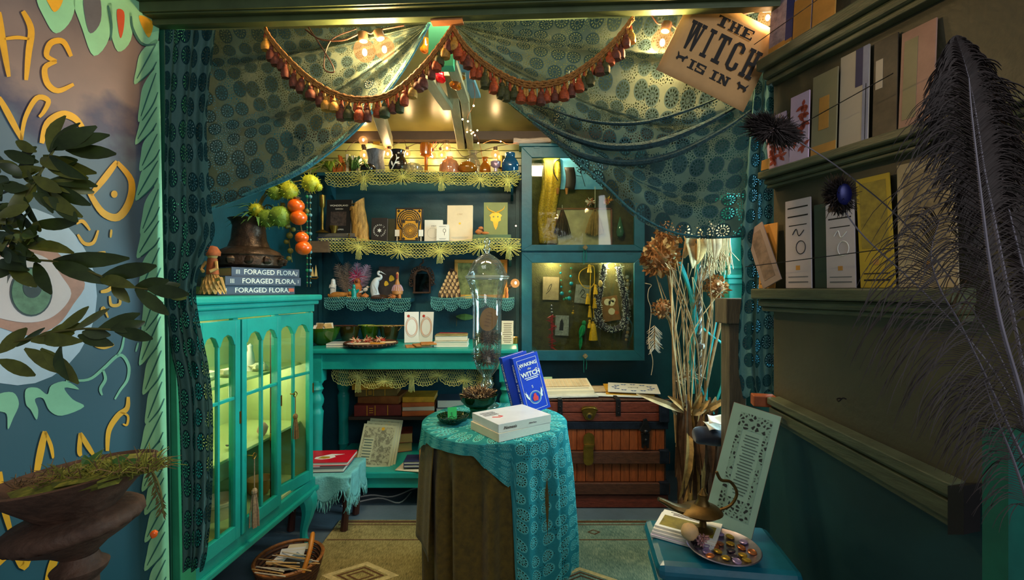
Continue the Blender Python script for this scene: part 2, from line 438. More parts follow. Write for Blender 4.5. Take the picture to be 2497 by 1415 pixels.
nz = tm.n('ShaderNodeTexNoise', i_Scale=7.0, i_Detail=6.0); tm.l(tc.outputs['Object'], nz.inputs['Vector'])
hz = tm.math('ADD', tm.math('MULTIPLY', sx.outputs[2], .45), tm.math('MULTIPLY', tm.math('SUBTRACT', nz.outputs[0], .5), .16))
col = tm.ramp(hz, [(.20, lin((24, 82, 94))), (.45, lin((54, 88, 100))), (.66, lin((92, 112, 120))), (.735, lin((88, 108, 120))), (.765, lin((66, 66, 90))), (.80, lin((140, 118, 110))), (.88, lin((120, 104, 100))), (.95, lin((78, 72, 78)))])
tm.l(col, b.inputs['Base Color'])
mb = MB(); muslab(mb, .62, 1.40, 0, 2.115, .05)
MURAL = mb.build('wall_left', tm.m); struct(MURAL)
mb = MB(); muslab(mb, .62, 1.41, 2.116, 2.6, .05, .012); struct(mb.build('trim_3', mat('dark_green_crown_paint', (26, 58, 46), .5)))  # dark green strip above the mural
# jamb beside the mural
def jamb(name, pt, pb, Y, th, m, par=None):
    a = P(pt[0], 30, Y); a2 = P(pt[1], 30, Y); c = P(pb[0], 1415, Y); c2 = P(pb[1], 1415, Y)
    k = (2.1-0)/(a.z-c.z)
    d0 = a+(c-a)*((a.z-0)/(a.z-c.z)); d1 = a2+(c2-a2)*((a.z-0)/(a.z-c.z))
    a = a+(a-c)*.0; pts = [d0, d1, d1+Vector((0, th, 0)), d0+Vector((0, th, 0)), a, a2, a2+Vector((0, th, 0)), a+Vector((0, th, 0))]
    o = MB().hexa(pts).build(name, m, par, bevel=.002); return o
DKG = mat('deep_green_paint', (18, 84, 62), .5, var=.2)
j = jamb('trim_5', (384, 400), (408, 418), 1.405, .06, DKG); struct(j)
j2 = jamb('trim_6', (396, 412), (418, 440), 1.412, .07, JAMBG); struct(j2)
# --- right wall with display ledges
RWK = .286; RWA = .769
RWN = Vector((-1, -RWK, 0)).normalized(); RWD = Vector((RWK, -1, 0)).normalized()   # RWD: towards the camera
def RW(px, py, off=0):
    a = (px-CX)/F; b = -(py-CY)/F
    t = (RWA+RWK*1.33)/(a+RWK)
    return Vector((a*t, t, EYE+b*t))+RWN*off
RW0 = Vector((RWA, 1.33, 0))
def rw(s, z, off=0): return RW0+RWD*s+Vector((0, 0, z))+RWN*off
def rwbox(mb, s0, s1, z0, z1, o0, o1, mi=0):
    mb.hexa([rw(s0, z0, o0), rw(s1, z0, o0), rw(s1, z0, o1), rw(s0, z0, o1), rw(s0, z1, o0), rw(s1, z1, o0), rw(s1, z1, o1), rw(s0, z1, o1)], mi)
RWM = mat('warm_lit_wall_paint', (78, 74, 54), .5, var=.15, scale=5, bump=.12, bscale=60)
RWM2 = mat('dim_lower_wall_paint', (22, 58, 60), .5, var=.2, scale=5, bump=.1)  # one wall in two colours: warm light put into the olive, shade into teal
mb = MB(); rwbox(mb, -.005, .82, .0, 2.6, -.05, 0); RWALL = mb.build('wall_right', RWM); struct(RWALL)
LEDG = mat('worn_green_ledge', (84, 90, 66), .45, var=.3, scale=12, stretch=(1, 1, 6), bump=.15)
def ledge(z0, z1, dep, name='trim_7', s0=-.01, s1=.62):
    h = z1-z0
    m = MB(); rwbox(m, s0, s1, z0+h*.55, z1, 0, dep); o = m.build(name, LEDG, bevel=.004); struct(o)
    m = MB(); rwbox(m, s0+.004, s1, z0+h*.2, z0+h*.55, 0, dep*.72); m.build('moulding', LEDG, o, bevel=.008)
    m = MB(); rwbox(m, s0+.006, s1, z0, z0+h*.2, 0, dep*.5); m.build('moulding', LEDG, o, bevel=.003)
    return o
LZ1, LZ2, LZ3 = 1.915, 1.592, 1.254
ledge(1.845, LZ1, .06, 'trim_7'); ledge(1.545, LZ2, .055, 'trim_8'); ledge(1.188, LZ3, .07, 'trim_9', -.02, .47)
# sloping dado rail
rl = None
for f0, f1, off in ((0, .28, .045), (.28, .40, .032), (.40, .80, .038), (.80, 1, .026)):
    def rp(px, f): 
        y0 = 970+(px-1909)*.456; y1 = 1030+(px-1909)*.588
        return y0+(y1-y0)*f
    pts = []
    for f in (f0, f1):
        for px, o_ in ((1900, 0), (2356, 0), (2356, off), (1900, off)): pts.append(RW(px, rp(px, f))+RWN*o_)
    pts = [pts[4], pts[5], pts[6], pts[7], pts[0], pts[1], pts[2], pts[3]]
    m = MB().hexa(pts)
    if rl is None: rl = m.build('trim_10', LEDG, bevel=.003); struct(rl)
    else: m.build('moulding', LEDG, rl, bevel=.003)
m = MB(); pts = []
for py in (1295, 1178):
    for px, o_ in ((2354, 0), (2394, 0), (2394, .05), (2354, .05)): pts.append(RW(px, py)+RWN*o_)
m.hexa(pts).build('rail_end_block', BLACK, rl)
# dim lower wall: thin sheet following the rail, shade put into its colour
pl = [RW(1880, 985), RW(2440, 1240), RW(2440, 1500), RW(1880, 1900)]
m = MB(); m.add([p+RWN*.004 for p in pl]+[p+RWN*.001 for p in pl], [(0, 3, 2, 1), (4, 5, 6, 7), (0, 1, 5, 4), (1, 2, 6, 5), (2, 3, 7, 6), (3, 0, 4, 7)]); m.build('dim_wall_sheet', RWM2, RWALL)
m = MB().bb(.785, .84, .72, .76, 0, 1.02); struct(m.build('trim_11', mat('green_teal_post', (10, 96, 84), .5)))
hk = T('cup_hook', 'small black screw hook in the olive wall panel', 'hook', RW(2048, 975))
m = MB(); c = RW(2050, 972, .004)
m.tube(catmull([RW(2050, 972, 0), RW(2050, 972, .012), RW(2060, 978, .02), RW(2070, 970, .02), RW(2076, 973, .016)], 4), .0016, 5); m.build('hook_wire', IRON, hk)
# turquoise pilaster on the inner right wall
pil = T('pilaster', 'turquoise moulded post on the side wall behind the dried flowers', 'post', (1.17, 2.4, 0)); del pil['category']; struct(pil)
MB().bb(1.125, 1.2, 2.36, 2.46, 0, 1.75).build('shaft', TEAL, pil, bevel=.006)
for z0, z1, e in ((1.28, 1.31, .012), (1.31, 1.33, .02), (1.36, 1.375, .012), (1.72, 1.75, .02)):
    MB().bb(1.125-e, 1.2, 2.36-e, 2.46+e, z0, z1).build('moulding', TEAL, pil, bevel=.005)
# ------------------------------------------------------------------ rug
tr_ = NT('woven_rug'); b = tr_.n('ShaderNodeBsdfPrincipled', i_Roughness=.95); tr_.l(b.outputs[0], tr_.out.inputs[0])
tc = tr_.n('ShaderNodeTexCoord'); sx = tr_.n('ShaderNodeSeparateXYZ'); tr_.l(tc.outputs['Object'], sx.inputs[0])
nz = tr_.n('ShaderNodeTexNoise', i_Scale=9.0, i_Detail=8.0, i_Roughness=.8); tr_.l(tc.outputs['Object'], nz.inputs['Vector'])
mp = tr_.n('ShaderNodeMapping'); mp.inputs['Scale'].default_value = (260, 40, 1); tr_.l(tc.outputs['Object'], mp.inputs[0])
n2 = tr_.n('ShaderNodeTexNoise', i_Scale=1.0, i_Detail=2.0); tr_.l(mp.outputs[0], n2.inputs['Vector'])
f = tr_.math('ADD', tr_.math('MULTIPLY', nz.outputs[0], .5), tr_.math('MULTIPLY', n2.outputs[0], .5))
base = tr_.ramp(f, [(.35, lin((92, 82, 44))), (.5, lin((146, 128, 74))), (.66, lin((182, 162, 104)))])
cool_lit = tr_.ramp(f, [(.35, lin((66, 100, 92))), (.5, lin((112, 140, 124))), (.66, lin((160, 176, 150)))])
side = tr_.ramp(tr_.math('ADD', sx.outputs[0], tr_.math('MULTIPLY', nz.outputs[0], .1)), [(.08, (0, 0, 0)), (.22, (1, 1, 1))])  # bluish daylight from the right put into the wool colour
tr_.l(tr_.mix(side, base, cool_lit), b.inputs['Base Color'])
bp = tr_.n('ShaderNodeBump', i_Strength=.5, i_Distance=.004); tr_.l(n2.outputs[0], bp.inputs['Height']); tr_.l(bp.outputs[0], b.inputs['Normal'])
rug = T('rug', 'worn olive woven rug with diamond medallions, daylight painted teal into its right half', 'rug', (0, 1.8, .0))
MB().bb(-.93, .98, 1.36, 2.46, .0005, .007).build('pile', tr_.m, rug)
RUGD = mat('rug_brown_wool', (96, 62, 32), .95, var=.3, scale=60); RUGC = mat('rug_cream_wool', (196, 176, 122), .95, var=.25, scale=60)
for y0, y1, m_ in ((2.43, 2.45, RUGD), (2.405, 2.412, RUGD), (2.26, 2.267, RUGD)):
    MB().bb(-.92, .97, y0, y1, .007, .008).build('border_stripe', m_, rug)
MB().bb(.80, .97, 1.37, 2.40, .007, .0082).build('border_stripe', RUGC, rug)
def diamond(cx, cy, rx, ry, w, m_, z=.0081):
    mb = MB(); o_ = [(cx+rx, cy), (cx, cy+ry), (cx-rx, cy), (cx, cy-ry)]; k = 1-w
    i_ = [(cx+rx*k, cy), (cx, cy+ry*k), (cx-rx*k, cy), (cx, cy-ry*k)]
    vs = [(x, y, z) for x, y in o_]+[(x, y, z) for x, y in i_]
    mb.add(vs, [(a, (a+1) % 4, 4+(a+1) % 4, 4+a) for a in range(4)]); return mb.build('diamond_medallion', m_, rug)
for cx, cy, s in ((-.66, 1.98, 1.0), (.30, 1.95, .9)):
    for q, w, m_ in ((1, .28, RUGC), (.82, .1, RUGD), (.62, .16, RUGD), (.36, .25, RUGD)): diamond(cx, cy, .17*s*q, .10*s*q, w, m_, .0081+.0002*q)
for cx in (-.42, .42): diamond(cx, 2.335, .035, .025, .35, RUGD)
# ================================================================== FURNITURE
PANE = glass('cabinet_glass', (240, 248, 240), refl=.03, fres=.10)
# ------------------------------------------------------------------ glazed cabinet
cab_a = Vector((-.091, -.996, 0)).normalized(); cab_n = Vector((.996, -.091, 0)).normalized(); cab_o = Vector((-.98, 2.24, 0))
CABM = Matrix(((cab_a.x, cab_n.x, 0, cab_o.x), (cab_a.y, cab_n.y, 0, cab_o.y), (0, 0, 1, 0), (0, 0, 0, 1)))   # x: along front to camera, y: out of front, z up (mirrored frame)
cab = T('glazed_cabinet', 'turquoise glazed display cabinet on cabriole legs with one door ajar', 'cabinet', (-1.2, 1.9, 0))
CABW, CABD = .775, .40
def cbox(x0, x1, y0, y1, z0, z1, name, m, par=None, bevel=.003):
    mb = MB(CABM); mb.bb(x0, x1, y0, y1, z0, z1); mb.f = [tuple(reversed(f)) for f in mb.f]
    return mb.build(name, m, par or cab, bevel=bevel)
cbox(0, CABW, -CABD, -CABD+.012, .33, 1.15, 'back_panel', TEALG)
cbox(0, .02, -CABD, 0, .33, 1.15, 'side_panel', TEALG); cbox(CABW-.02, CABW, -CABD, 0, .33, 1.15, 'side_panel', TEALG)
cbox(.02, CABW-.02, -CABD+.012, -.005, .33, .345, 'floor_board', TEALG)
cbox(-.005, CABW+.005, -CABD, .006, 1.145, 1.18, 'frieze', TEAL)
cbox(-.02, CABW+.02, -CABD, .022, 1.18, 1.20, 'cornice', TEAL, bevel=.006); cbox(-.032, CABW+.03, -CABD, .034, 1.20, 1.228, 'cornice', TEAL, bevel=.008)
cbox(-.008, CABW+.008, -CABD, .010, .285, .33, 'base_rail', TEAL, bevel=.004); cbox(-.02, CABW+.02, -CABD, .024, .262, .287, 'base_rail', TEAL, bevel=.006)
for z in (.60, .885): cbox(.022, CABW-.022, -CABD+.014, -.05, z, z+.012, 'shelf', TEALG)
for x in (0.02, .29, .545, CABW-.02):
    cbox(x-.013, x+.013, -.02, .0, .33, 1.145, 'mullion_post', TEAL)
def cabriole(x, y, s=1):
    mb = MB(CABM)
    mb.tube(catmull([(x, y-.02, .29), (x-.005, y+.012, .235), (x-.004, y+.012, .17), (x, y-.006, .09), (x-.002, y-.004, .035), (x-.006, y+.02, .0)], 4),
            [.040]*3+[.048, .046, .042, .038, .034, .030, .027, .024, .021, .019, .018, .018, .019, .020, .022, .024, .026, .026], 8)
    mb.f = [tuple(reversed(f)) for f in mb.f]; mb.build('leg', TEAL, cab, smooth=True)
for x in (.035, CABW-.035):
    for y in (-.02, -CABD+.03): cabriole(x, y)
def cab_door(x0, w, ang=0, z0=.335, z1=1.14, chipped=False, hinge_far=True):
    """glazed door, two arched top lights; hinge on the far side when ajar"""
    Mx = CABM @ TR((x0, .002, 0)) @ RZ(ang)
    def flip(mb): mb.f = [tuple(reversed(f)) for f in mb.f]; return mb
    st = .026; th = .02
    mb = MB(Mx); mb.bb(0, st, 0, th, z0, z1); mb.bb(w-st, w, 0, th, z0, z1); mb.bb(st, w-st, 0, th, z0, z0+.05)
    # top rail with two arches
    pw = (w-2*st)/2; zt = z1-.055; poly = [(st, z1), (st, zt-.035)]
    for k in range(2):
        xa = st+pw*k
        poly += [(xa+pw*.06, zt-.035), (xa+pw*.12, zt-.022), (xa+pw*.25, zt-.004), (xa+pw*.5, zt+.004), (xa+pw*.75, zt-.004), (xa+pw*.88, zt-.022), (xa+pw*.94, zt-.035), (xa+pw, zt-.035)]
    poly += [(w-st, z1)]
    mb.prism(poly, th, Matrix(((1, 0, 0, 0), (0, 0, 1, 0), (0, 1, 0, 0), (0, 0, 0, 1))))
    d = flip(mb).build('door', TEAL, cab, bevel=.002)
    mb = MB(Mx); mb.bb(w/2-.005, w/2+.005, .003, th-.003, z0+.05, zt-.034); mb.bb(st, w-st, .003, th-.003, .848, .860); flip(mb).build('glazing_bar', TEAL, d, bevel=.002)
    mb = MB(Mx); mb.bb(st-.004, w-st+.004, .009, .0105, z0+.045, zt+.006); flip(mb).build('pane', PANE, d)
    mb = MB(Mx)
    mb.tube([(0.002, th, z0+.42), (.002, th, z0+.465)], .004, 6)
    flip(mb).build('hinge', BRASS, d)
    if chipped:
        mb = MB(Mx); mb.bb(w, w+.002, .0, th+.001, z0, z1); flip(mb).build('worn_edge', mat('bare_chipped_wood', (78, 44, 22), .6, var=.6, scale=30), d)
        mb = MB(Mx); mb.bb(w+.001, w+.006, .003, th-.003, .60, .63); flip(mb).build('latch_plate', BRASS, d)
    return d, Mx
d3, M3 = cab_door(.032, .245, -10.5, chipped=True)
d2, M2 = cab_door(.295, .245); d1, M1 = cab_door(.55, .21)
def key_tassel(Mx, x, z, tl, m, par):
    mb = MB(Mx); mb.tube([(x, .02, z), (x, .045, z)], .003, 6); mb.tube(catmull([(x, .045, z-.012), (x-.011, .047, z), (x, .047, z+.012), (x+.011, .047, z)], 4, True), .002, 5, closed=True)
    k = mb.build('key', BRASS, par)
    mb = MB(Mx); mb.tube([(x, .047, z-.01), (x, .047, z-tl*.45)], .002, 5); mb.ball((x, .047, z-tl*.5), (.011, .011, .014), 8)
    for i in range(26):
        a = random.random()*6.28; r = random.random()*.016
        mb.tube([(x+math.cos(a)*r*.4, .047+math.sin(a)*r*.4, z-tl*.52), (x+math.cos(a)*r, .047+math.sin(a)*r, z-tl*.78), (x+math.cos(a)*r*1.1, .047+math.sin(a)*r*1.1, z-tl)], .0022, 4)
    mb.build('tassel', m, k)
TASB = mat('bronze_thread', (126, 92, 40), .6, var=.4, scale=120); TASS = mat('grey_beige_thread', (150, 128, 96), .7, var=.45, scale=120)
key_tassel(M3, .15, .78, .20, TASB, d3); key_tassel(M2, .215, .62, .27, TASS, d2)
# lamp inside the cabinet
lp = T('cabinet_lamp', 'small round lamp glowing under the cabinet top', 'lamp', CABM @ Vector((.42, -.2, 1.135)))
MB(CABM).lathe([(.03, 1.145), (.034, 1.140), (.034, 1.132), (.0, 1.132)], 16, (.42, -.2, 0)).build('housing', BRASS, lp)
MB(CABM).lathe([(.026, 1.1315), (.0, 1.129)], 16, (.42, -.2, 0)).build('lens', glow('lamp_lens', (255, 238, 190), 6), lp)
def plight(name, loc, pw, col=(1, .72, .42), rad=.03, parent=None):
    d = bpy.data.lights.new(name, 'POINT'); d.energy = pw; d.color = col; d.shadow_soft_size = rad
    o = bpy.data.objects.new(name, d); COL.objects.link(o)
    if parent: o.parent = parent; o.matrix_local = MATW[parent.name].inverted() @ TR(loc)
    else: o.location = loc
    return o
plight('cabinet_lamp_light', CABM @ Vector((.42, -.2, 1.11)), 3.6, (1, .86, .6), .03, lp)
for x, z in ((.16, .86), (.60, .86)):
    l2 = T('cabinet_lamp', 'small puck lamp under the cabinet shelf near its %s' % ('far end' if x < .3 else 'near end'), 'lamp', CABM @ Vector((x, -.2, z)))
    MB(CABM).lathe([(.02, z+.024), (.022, z+.016), (.0, z+.014)], 14, (x, -.2, 0)).build('lens', glow('lamp_lens', (255, 238, 190), 6), l2)
    plight('cabinet_lamp_light', CABM @ Vector((x, -.2, z-.01)), 1.9, (1, .86, .6), .03, l2)
# ------------------------------------------------------------------ turned-leg table
tb = T('side_table', 'long turquoise table with turned legs and low shelf at the back wall', 'table', (-.57, 2.85, 0))
TX0, TX1, TY0, TY1, TZ = -1.19, .035, 2.575, 3.10, .915
MB().bb(TX0, TX1, TY0, TY1, TZ-.028, TZ).build('table_top', TEAL, tb, bevel=.008)
ap = MB(); 
ap.bb(TX0+.05, TX1-.03, TY0+.03, TY0+.055, TZ-.12, TZ-.029)
ap.bb(TX0+.05, TX1-.03, TY1-.06, TY1-.04, TZ-.12, TZ-.029); ap.build('apron', TEAL, tb, bevel=.003)
for x in (TX0+.035, TX1-.06): MB().bb(x, x+.02, TY0+.06, TY1-.06, TZ-.12, TZ-.029).build('side_apron', TEAL, tb)
legp = [(.028, .0), (.032, .012), (.026, .035), (.030, .06), (.026, .075), (.028, .16), (.030, .22), (.035, .225), (.032, .245), (.032, .40), (.036, .49), (.038, .53), (.040, .55), (.034, .558), (.030, .575), (.040, .60), (.042, .62), (.036, .64), (.028, .655), (.034, .67), (.040, .68), (.034, .69), (.030, .705), (.040, .72), (.040, .73)]
for x in (TX0+.062, TX1-.065):
    for y in (TY0+.05, TY1-.05):
        mb = MB(); mb.lathe(legp, 18, (x, y, 0)); mb.bb(x-.042, x+.042, y-.030, y+.042, .725, TZ-.029); mb.build('leg', TEAL, tb, smooth=True, ang=50)
MB().bb(TX0+.10, TX1-.04, TY0+.005, TY1-.02, .178, .215).build('low_shelf', TEAL, tb, bevel=.006)
MB().bb(TX0+.11, TX1-.05, TY0+.02, TY0+.04, .12, .178).build('shelf_apron', TEAL, tb, bevel=.003)
# dark ledge with old books under the table
bl = T('low_ledge', 'dark plank ledge behind the table legs carrying old books', 'shelf', (-.5, 2.98, .44))
MB().bb(-1.02, -.10, 2.84, 3.10, .438, .458).build('plank', mat('dark_brown_beam', (52, 36, 24), .6), bl, bevel=.002)
for x in (-.9, -.25): MB().bb(x, x+.03, 2.86, 3.10, .216, .437).build('bracket', BLACK, bl)
# ------------------------------------------------------------------ wall shelves
SHELF1, SHELF2, SHELF3 = 2.009, 1.562, 1.194
def wshelf(label, px0, px1, Y0, z, th=.022, m=DTEAL, brk=()):
    x0 = P(px0, 0, Y0).x; x1 = P(px1, 0, Y0).x
    t = T('wall_shelf', label, 'shelf', ((x0+x1)/2, 3.1, z-th))
    MB().bb(x0, x1, Y0, 3.117, z-th, z).build('board', m, t, bevel=.003)
    for px in brk:
        x = P(px, 0, Y0).x
        mb = MB(); mb.prism([(3.115, z-th), (Y0+.04, z-th), (Y0+.07, z-th-.03), (3.06, z-th-.10), (3.115, z-th-.13)], .018, Matrix(((0, 0, 1, x), (1, 0, 0, 0), (0, 1, 0, 0), (0, 0, 0, 1))))
        mb.build('bracket', m, t)
    return t
wshelf('long dark shelf of glass vases under the string bulbs', 772, 1268, 2.93, SHELF1, brk=(785, 1245))
wshelf('long dark teal shelf holding tarot books', 752, 1268, 2.90, SHELF2, brk=(800, 1240))
wshelf('short shelf of figurines with teal scalloped lace', 792, 1000, 2.95, SHELF3)
wshelf('short shelf with teal net lace behind the glass jar', 1052, 1255, 2.95, SHELF3)
for px, lab in ((779, 'narrow dark upright post at the candlestick end of the shelves'), (1262, 'narrow dark upright post beside the jewellery case')):
    x = P(px, 0, 3.11).x
    o = tag(MB().bb(x-.012, x+.012, 3.122, 3.149, .92, SHELF1-.025).build('shelf_upright', DTEAL), lab, 'post', 'shelf uprights')
b2 = T('wooden_plank', 'rough brown plank end sticking out left of the lace trim', 'plank', P(772, 620, 2.86))
MB().bb(P(748, 0, 2.86).x, P(800, 0, 2.86).x, 2.86, 2.897, SHELF2-.075, SHELF2-.004).build('board', mat('grey_brown_board', (104, 84, 62), .7, var=.3, scale=12, stretch=(1, 1, 8)), b2)
# ------------------------------------------------------------------ steamer trunk
TZp = lambda y: 1.25-(y-707.5)*2.6/1110
RED = mat('red_brown_wood', (112, 48, 30), .5, var=.4, scale=10, stretch=(2, 8, 8), bump=.2, bscale=40)
ORG = mat('orange_brown_board', (146, 70, 30), .5, var=.35, scale=10, stretch=(8, 8, 1.5), bump=.2, bscale=40)
SLAT = mat('dark_slat_wood', (84, 48, 32), .5, var=.4, scale=12, stretch=(2, 8, 8), bump=.25, bscale=40)
BAND = mat('blue_black_iron', (40, 46, 60), .45, metal=.6, var=.4, scale=20, bump=.2)
tk = T('steamer_trunk', 'brown slatted wooden steamer trunk with brass lock and iron corners', 'trunk', (.44, 2.83, 0))
KX0, KX1, KY0, KY1 = .05, .895, 2.61, 3.04
MB().bb(KX0+.01, KX1-.01, KY0+.012, KY1, .02, TZp(1030)).build('body', SLAT, tk)
MB().bb(KX0+.01, KX1-.01, KY0+.012, KY1, TZp(1030)+.002, TZp(983)).build('lid', SLAT, tk, bevel=.004)
n = 16; bw = (KX1-KX0-.04)/n
for za, zb_ in ((1100, 1048), (1177, 1131)):
    for i in range(n):
        x = KX0+.02+bw*i; MB().bb(x+.0015, x+bw-.0015, KY0+.002, KY0+.013, TZp(za), TZp(zb_)).build('board', ORG, tk, bevel=.0015)
for za, zb_, e, m_ in ((1131, 1101, .018, SLAT), (1206, 1178, .018, SLAT), (1240, 1209, .006, RED), (1007, 982, .004, RED), (1029, 1008, .004, RED)):
    MB().bb(KX0-(.006 if e > .01 else 0), KX1+(.006 if e > .01 else 0), KY0-e, KY0+.012, TZp(za)+.001, TZp(zb_)-.001).build('slat', m_, tk, bevel=.003)
MB().bb(KX0, KX1, KY0-.005, KY0+.012, TZp(1048), TZp(1030)).build('iron_band', BAND, tk, bevel=.002)
MB().bb(KX0, KX1, KY0-.004, KY0+.012, .012, TZp(1241)).build('bottom_band', BAND, tk)
for k in range(5):   # lid top: lengthwise slats
    y0 = KY0+.02+k*.085; MB().bb(KX0+.01, KX1-.01, y0, y0+.078, TZp(983), TZp(983)+.008).build('lid_slat', SLAT, tk, bevel=.003)
for k in range(12):
    x = KX0+.03+k*.073; MB().bb(x, x+.07, KY0+.008, KY0+.024, TZp(983)+.008, TZp(983)+.014).build('lid_block', SLAT, tk, bevel=.002)
for x in (KX0-.002, KX1-.055):
    for za, zb_ in ((1030, 982), (1131, 1098), (1206, 1176)):
        MB().bb(x, x+.057, KY0-.021, KY0+.04, TZp(za), TZp(zb_)+.002).build('corner_cap', BAND, tk, bevel=.005)
for px in (1366, 1508):
    x = P(px, 0, 2.6).x; mb = MB(); mb.bb(x-.014, x+.014, KY0-.009, KY0, TZp(1015), TZp(980)+.008); mb.bb(x-.012, x+.012, KY0-.009, KY0+.09, TZp(981)+.006, TZp(981)+.016)
    for z in (TZp(1008), TZp(992)): mb.ball((x, KY0-.01, z), .005, 6)
    mb.build('lid_strap', IRON, tk, bevel=.003)
x = P(1437, 0, 2.6).x
mb = MB(); mb.prism([(-.045, .02), (-.03, .03), (.03, .03), (.045, .02), (.04, -.01), (.03, -.03), (.022, -.045), (0, -.05), (-.022, -.045), (-.03, -.03), (-.04, -.01)], .006, TR((x, KY0-.005, TZp(1004))) @ RX(90))
mb.tube(catmull([(x-.045, KY0-.018, TZp(1000)), (x-.02, KY0-.03, TZp(994)), (x+.02, KY0-.03, TZp(994)), (x+.045, KY0-.018, TZp(1000))], 4), .006, 6)
lk = mb.build('lock_plate', BRASS, tk, bevel=.001)
mb = MB(); mb.lathe([(.020, 0), (.020, .006), (.013, .008)], 16, (x, KY0-.011, TZp(1015)), Mx=RX(90).to_3x3()); mb.build('lock_ring', BRASS, lk)
mb = MB(); mb.lathe([(.011, 0), (.011, .004), (0, .0041)], 12, (x, KY0-.017, TZp(1015)), Mx=RX(90).to_3x3()); mb.build('keyhole', BLACK, lk)
def rrect(w, h, r, n=5):
    p = []
    for cx, cy, a0 in ((w/2-r, h/2-r, 0), (-w/2+r, h/2-r, 90), (-w/2+r, -h/2+r, 180), (w/2-r, -h/2+r, 270)):
        for k in range(n+1): a = R(a0+90*k/n); p.append((cx+r*math.cos(a), cy+r*math.sin(a)))
    return p
mb = MB(); mb.prism(rrect(.062, .088, .031), .008, TR((x-.004, KY0-.018, TZp(1073))) @ RX(90)); mb.prism(rrect(.056, .125, .027), .008, TR((x-.008, KY0-.021, TZp(1106))) @ RX(90))
mb.bb(x-.03, x+.024, KY0-.034, KY0-.02, TZp(1088), TZp(1082)); mb.build('hasp', BRASS, tk, bevel=.002)
for px in (1573, 1300):
    x = P(px, 0, 2.6).x; mb = MB()
    mb.prism([(-.010, .055), (.008, .06), (.022, .02), (.034, -.005), (.02, -.02), (-.02, -.02), (-.034, -.005), (-.018, .02)], .010, TR((x, KY0-.006, TZp(1046))) @ RX(90))
    mb.prism([(-.024, 0), (.024, 0), (.02, -.085), (.008, -.085), (.006, -.07), (-.006, -.07), (-.008, -.085), (-.02, -.085)], .012, TR((x, KY0-.006, TZp(1056))) @ RX(90))
    mb.ball((x, KY0-.02, TZp(1052)), .014, 8); mb.ball((x, KY0-.02, TZp(1072)), .010, 8); mb.build('clasp', IRON, tk, bevel=.002)
# ------------------------------------------------------------------ jewellery case on the wall
jc = T('jewellery_case', 'blue teal wall case with two glass doors over the trunk', 'case', (.47, 3.08, .78))
CY0 = 3.0; q = lambda px: P(px, 0, CY0).x; zq = lambda py: P(0, py, CY0).z
MOSS = mat('moss_velvet', (78, 72, 28), .9, var=.4, scale=18, bump=.3, bscale=120, sheen=.3)
MB().bb(q(1274), q(1570), 3.128, 3.148, zq(877), zq(360)).build('backing', MOSS, jc)
mb = MB(); mb.bb(q(1272), q(1283), CY0+.022, 3.128, zq(880), zq(357)); mb.bb(q(1561), q(1572), CY0+.022, 3.128, zq(880), zq(357))
for a, b_ in ((880, 868), (624, 612), (367, 357)): mb.bb(q(1283), q(1561), CY0+.022, 3.128, zq(a), zq(b_))
mb.build('carcass', CASEB, jc, bevel=.002)
mb = MB(); mb.bb(q(1266), q(1578), CY0-.004, 3.14, zq(357), zq(350)); mb.build('case_top', CASEB, jc, bevel=.002)
for ya, yb, ga, gb in ((358, 612, 384, 597), (616, 880, 641, 855)):
    th = .022; x0, x1, z0, z1 = q(1272), q(1572), zq(yb), zq(ya); gx0, gx1, gz0, gz1 = q(1297), q(1547), zq(gb), zq(ga)
    mb = MB()
    for p in ([(x0, z0), (gx0, gz0), (gx0, gz1), (x0, z1)], [(gx1, gz0), (x1, z0), (x1, z1), (gx1, gz1)], [(x0, z0), (x1, z0), (gx1, gz0), (gx0, gz0)], [(gx0, gz1), (gx1, gz1), (x1, z1), (x0, z1)]):
        mb.prism(p, th, Matrix(((1, 0, 0, 0), (0, 0, -1, CY0+th), (0, 1, 0, 0), (0, 0, 0, 1))))
    d = mb.build('door', CASEB, jc, bevel=.0025)
    MB().bb(gx0-.004, gx1+.004, CY0+.010, CY0+.012, gz0-.004, gz1+.004).build('pane', glass('case_glass', (240, 246, 240), refl=.08, fres=.3), d)
    xm = (gx0+gx1)/2+.01; zk = (z0+gz0)/2
    mb = MB(); mb.lathe([(.006, 0), (.006, .012), (.013, .018), (.016, .026), (.012, .034), (0, .037)], 12, (xm, CY0, zk), Mx=RX(90).to_3x3(), fl=lambda a, t: 1+.12*math.cos(8*a)); mb.build('knob', glass('knob_crystal', (240, 220, 180), refl=.5, body=.5, bodycol=(214, 190, 140)), d, smooth=True)
    mb = MB(); mb.tube([(xm-.004, CY0-.006, zk), (xm-.008, CY0-.008, zk-.06), (xm-.006, CY0-.006, zk-.11)], .005, 5, flat=.3); mb.tube([(xm+.004, CY0-.006, zk), (xm+.012, CY0-.009, zk-.05), (xm+.009, CY0-.006, zk-.09)], .005, 5, flat=.3); mb.build('ribbon', TEAL, d)
    for hx in (x0+.1, x1-.1): MB().bb(hx-.02, hx+.02, CY0-.004, CY0+.004, z1-.010, z1-.001).build('hinge', CASEB, d)
for px, py, pw, nm in ((1345, 640, 3.0, 'lower'), (1489, 641, 3.4, 'lower'), (1350, 384, 4.0, 'upper')):
    c = P(px, py-4, 3.07)
    l2 = T('case_spotlight', 'tiny bright spotlight inside the %s glass case %s' % (nm, 'by its hinge side' if px < 1400 else 'over the woven necklace'), 'spotlight', c)
    MB().lathe([(.012, .006), (.014, 0), (.0, -.002)], 12, c).build('lens', glow('spot_lens', (255, 244, 210), 14), l2)
    plight('case_spotlight_light', c-Vector((0, 0, .012)), pw, (1, .85, .5), .012, l2)
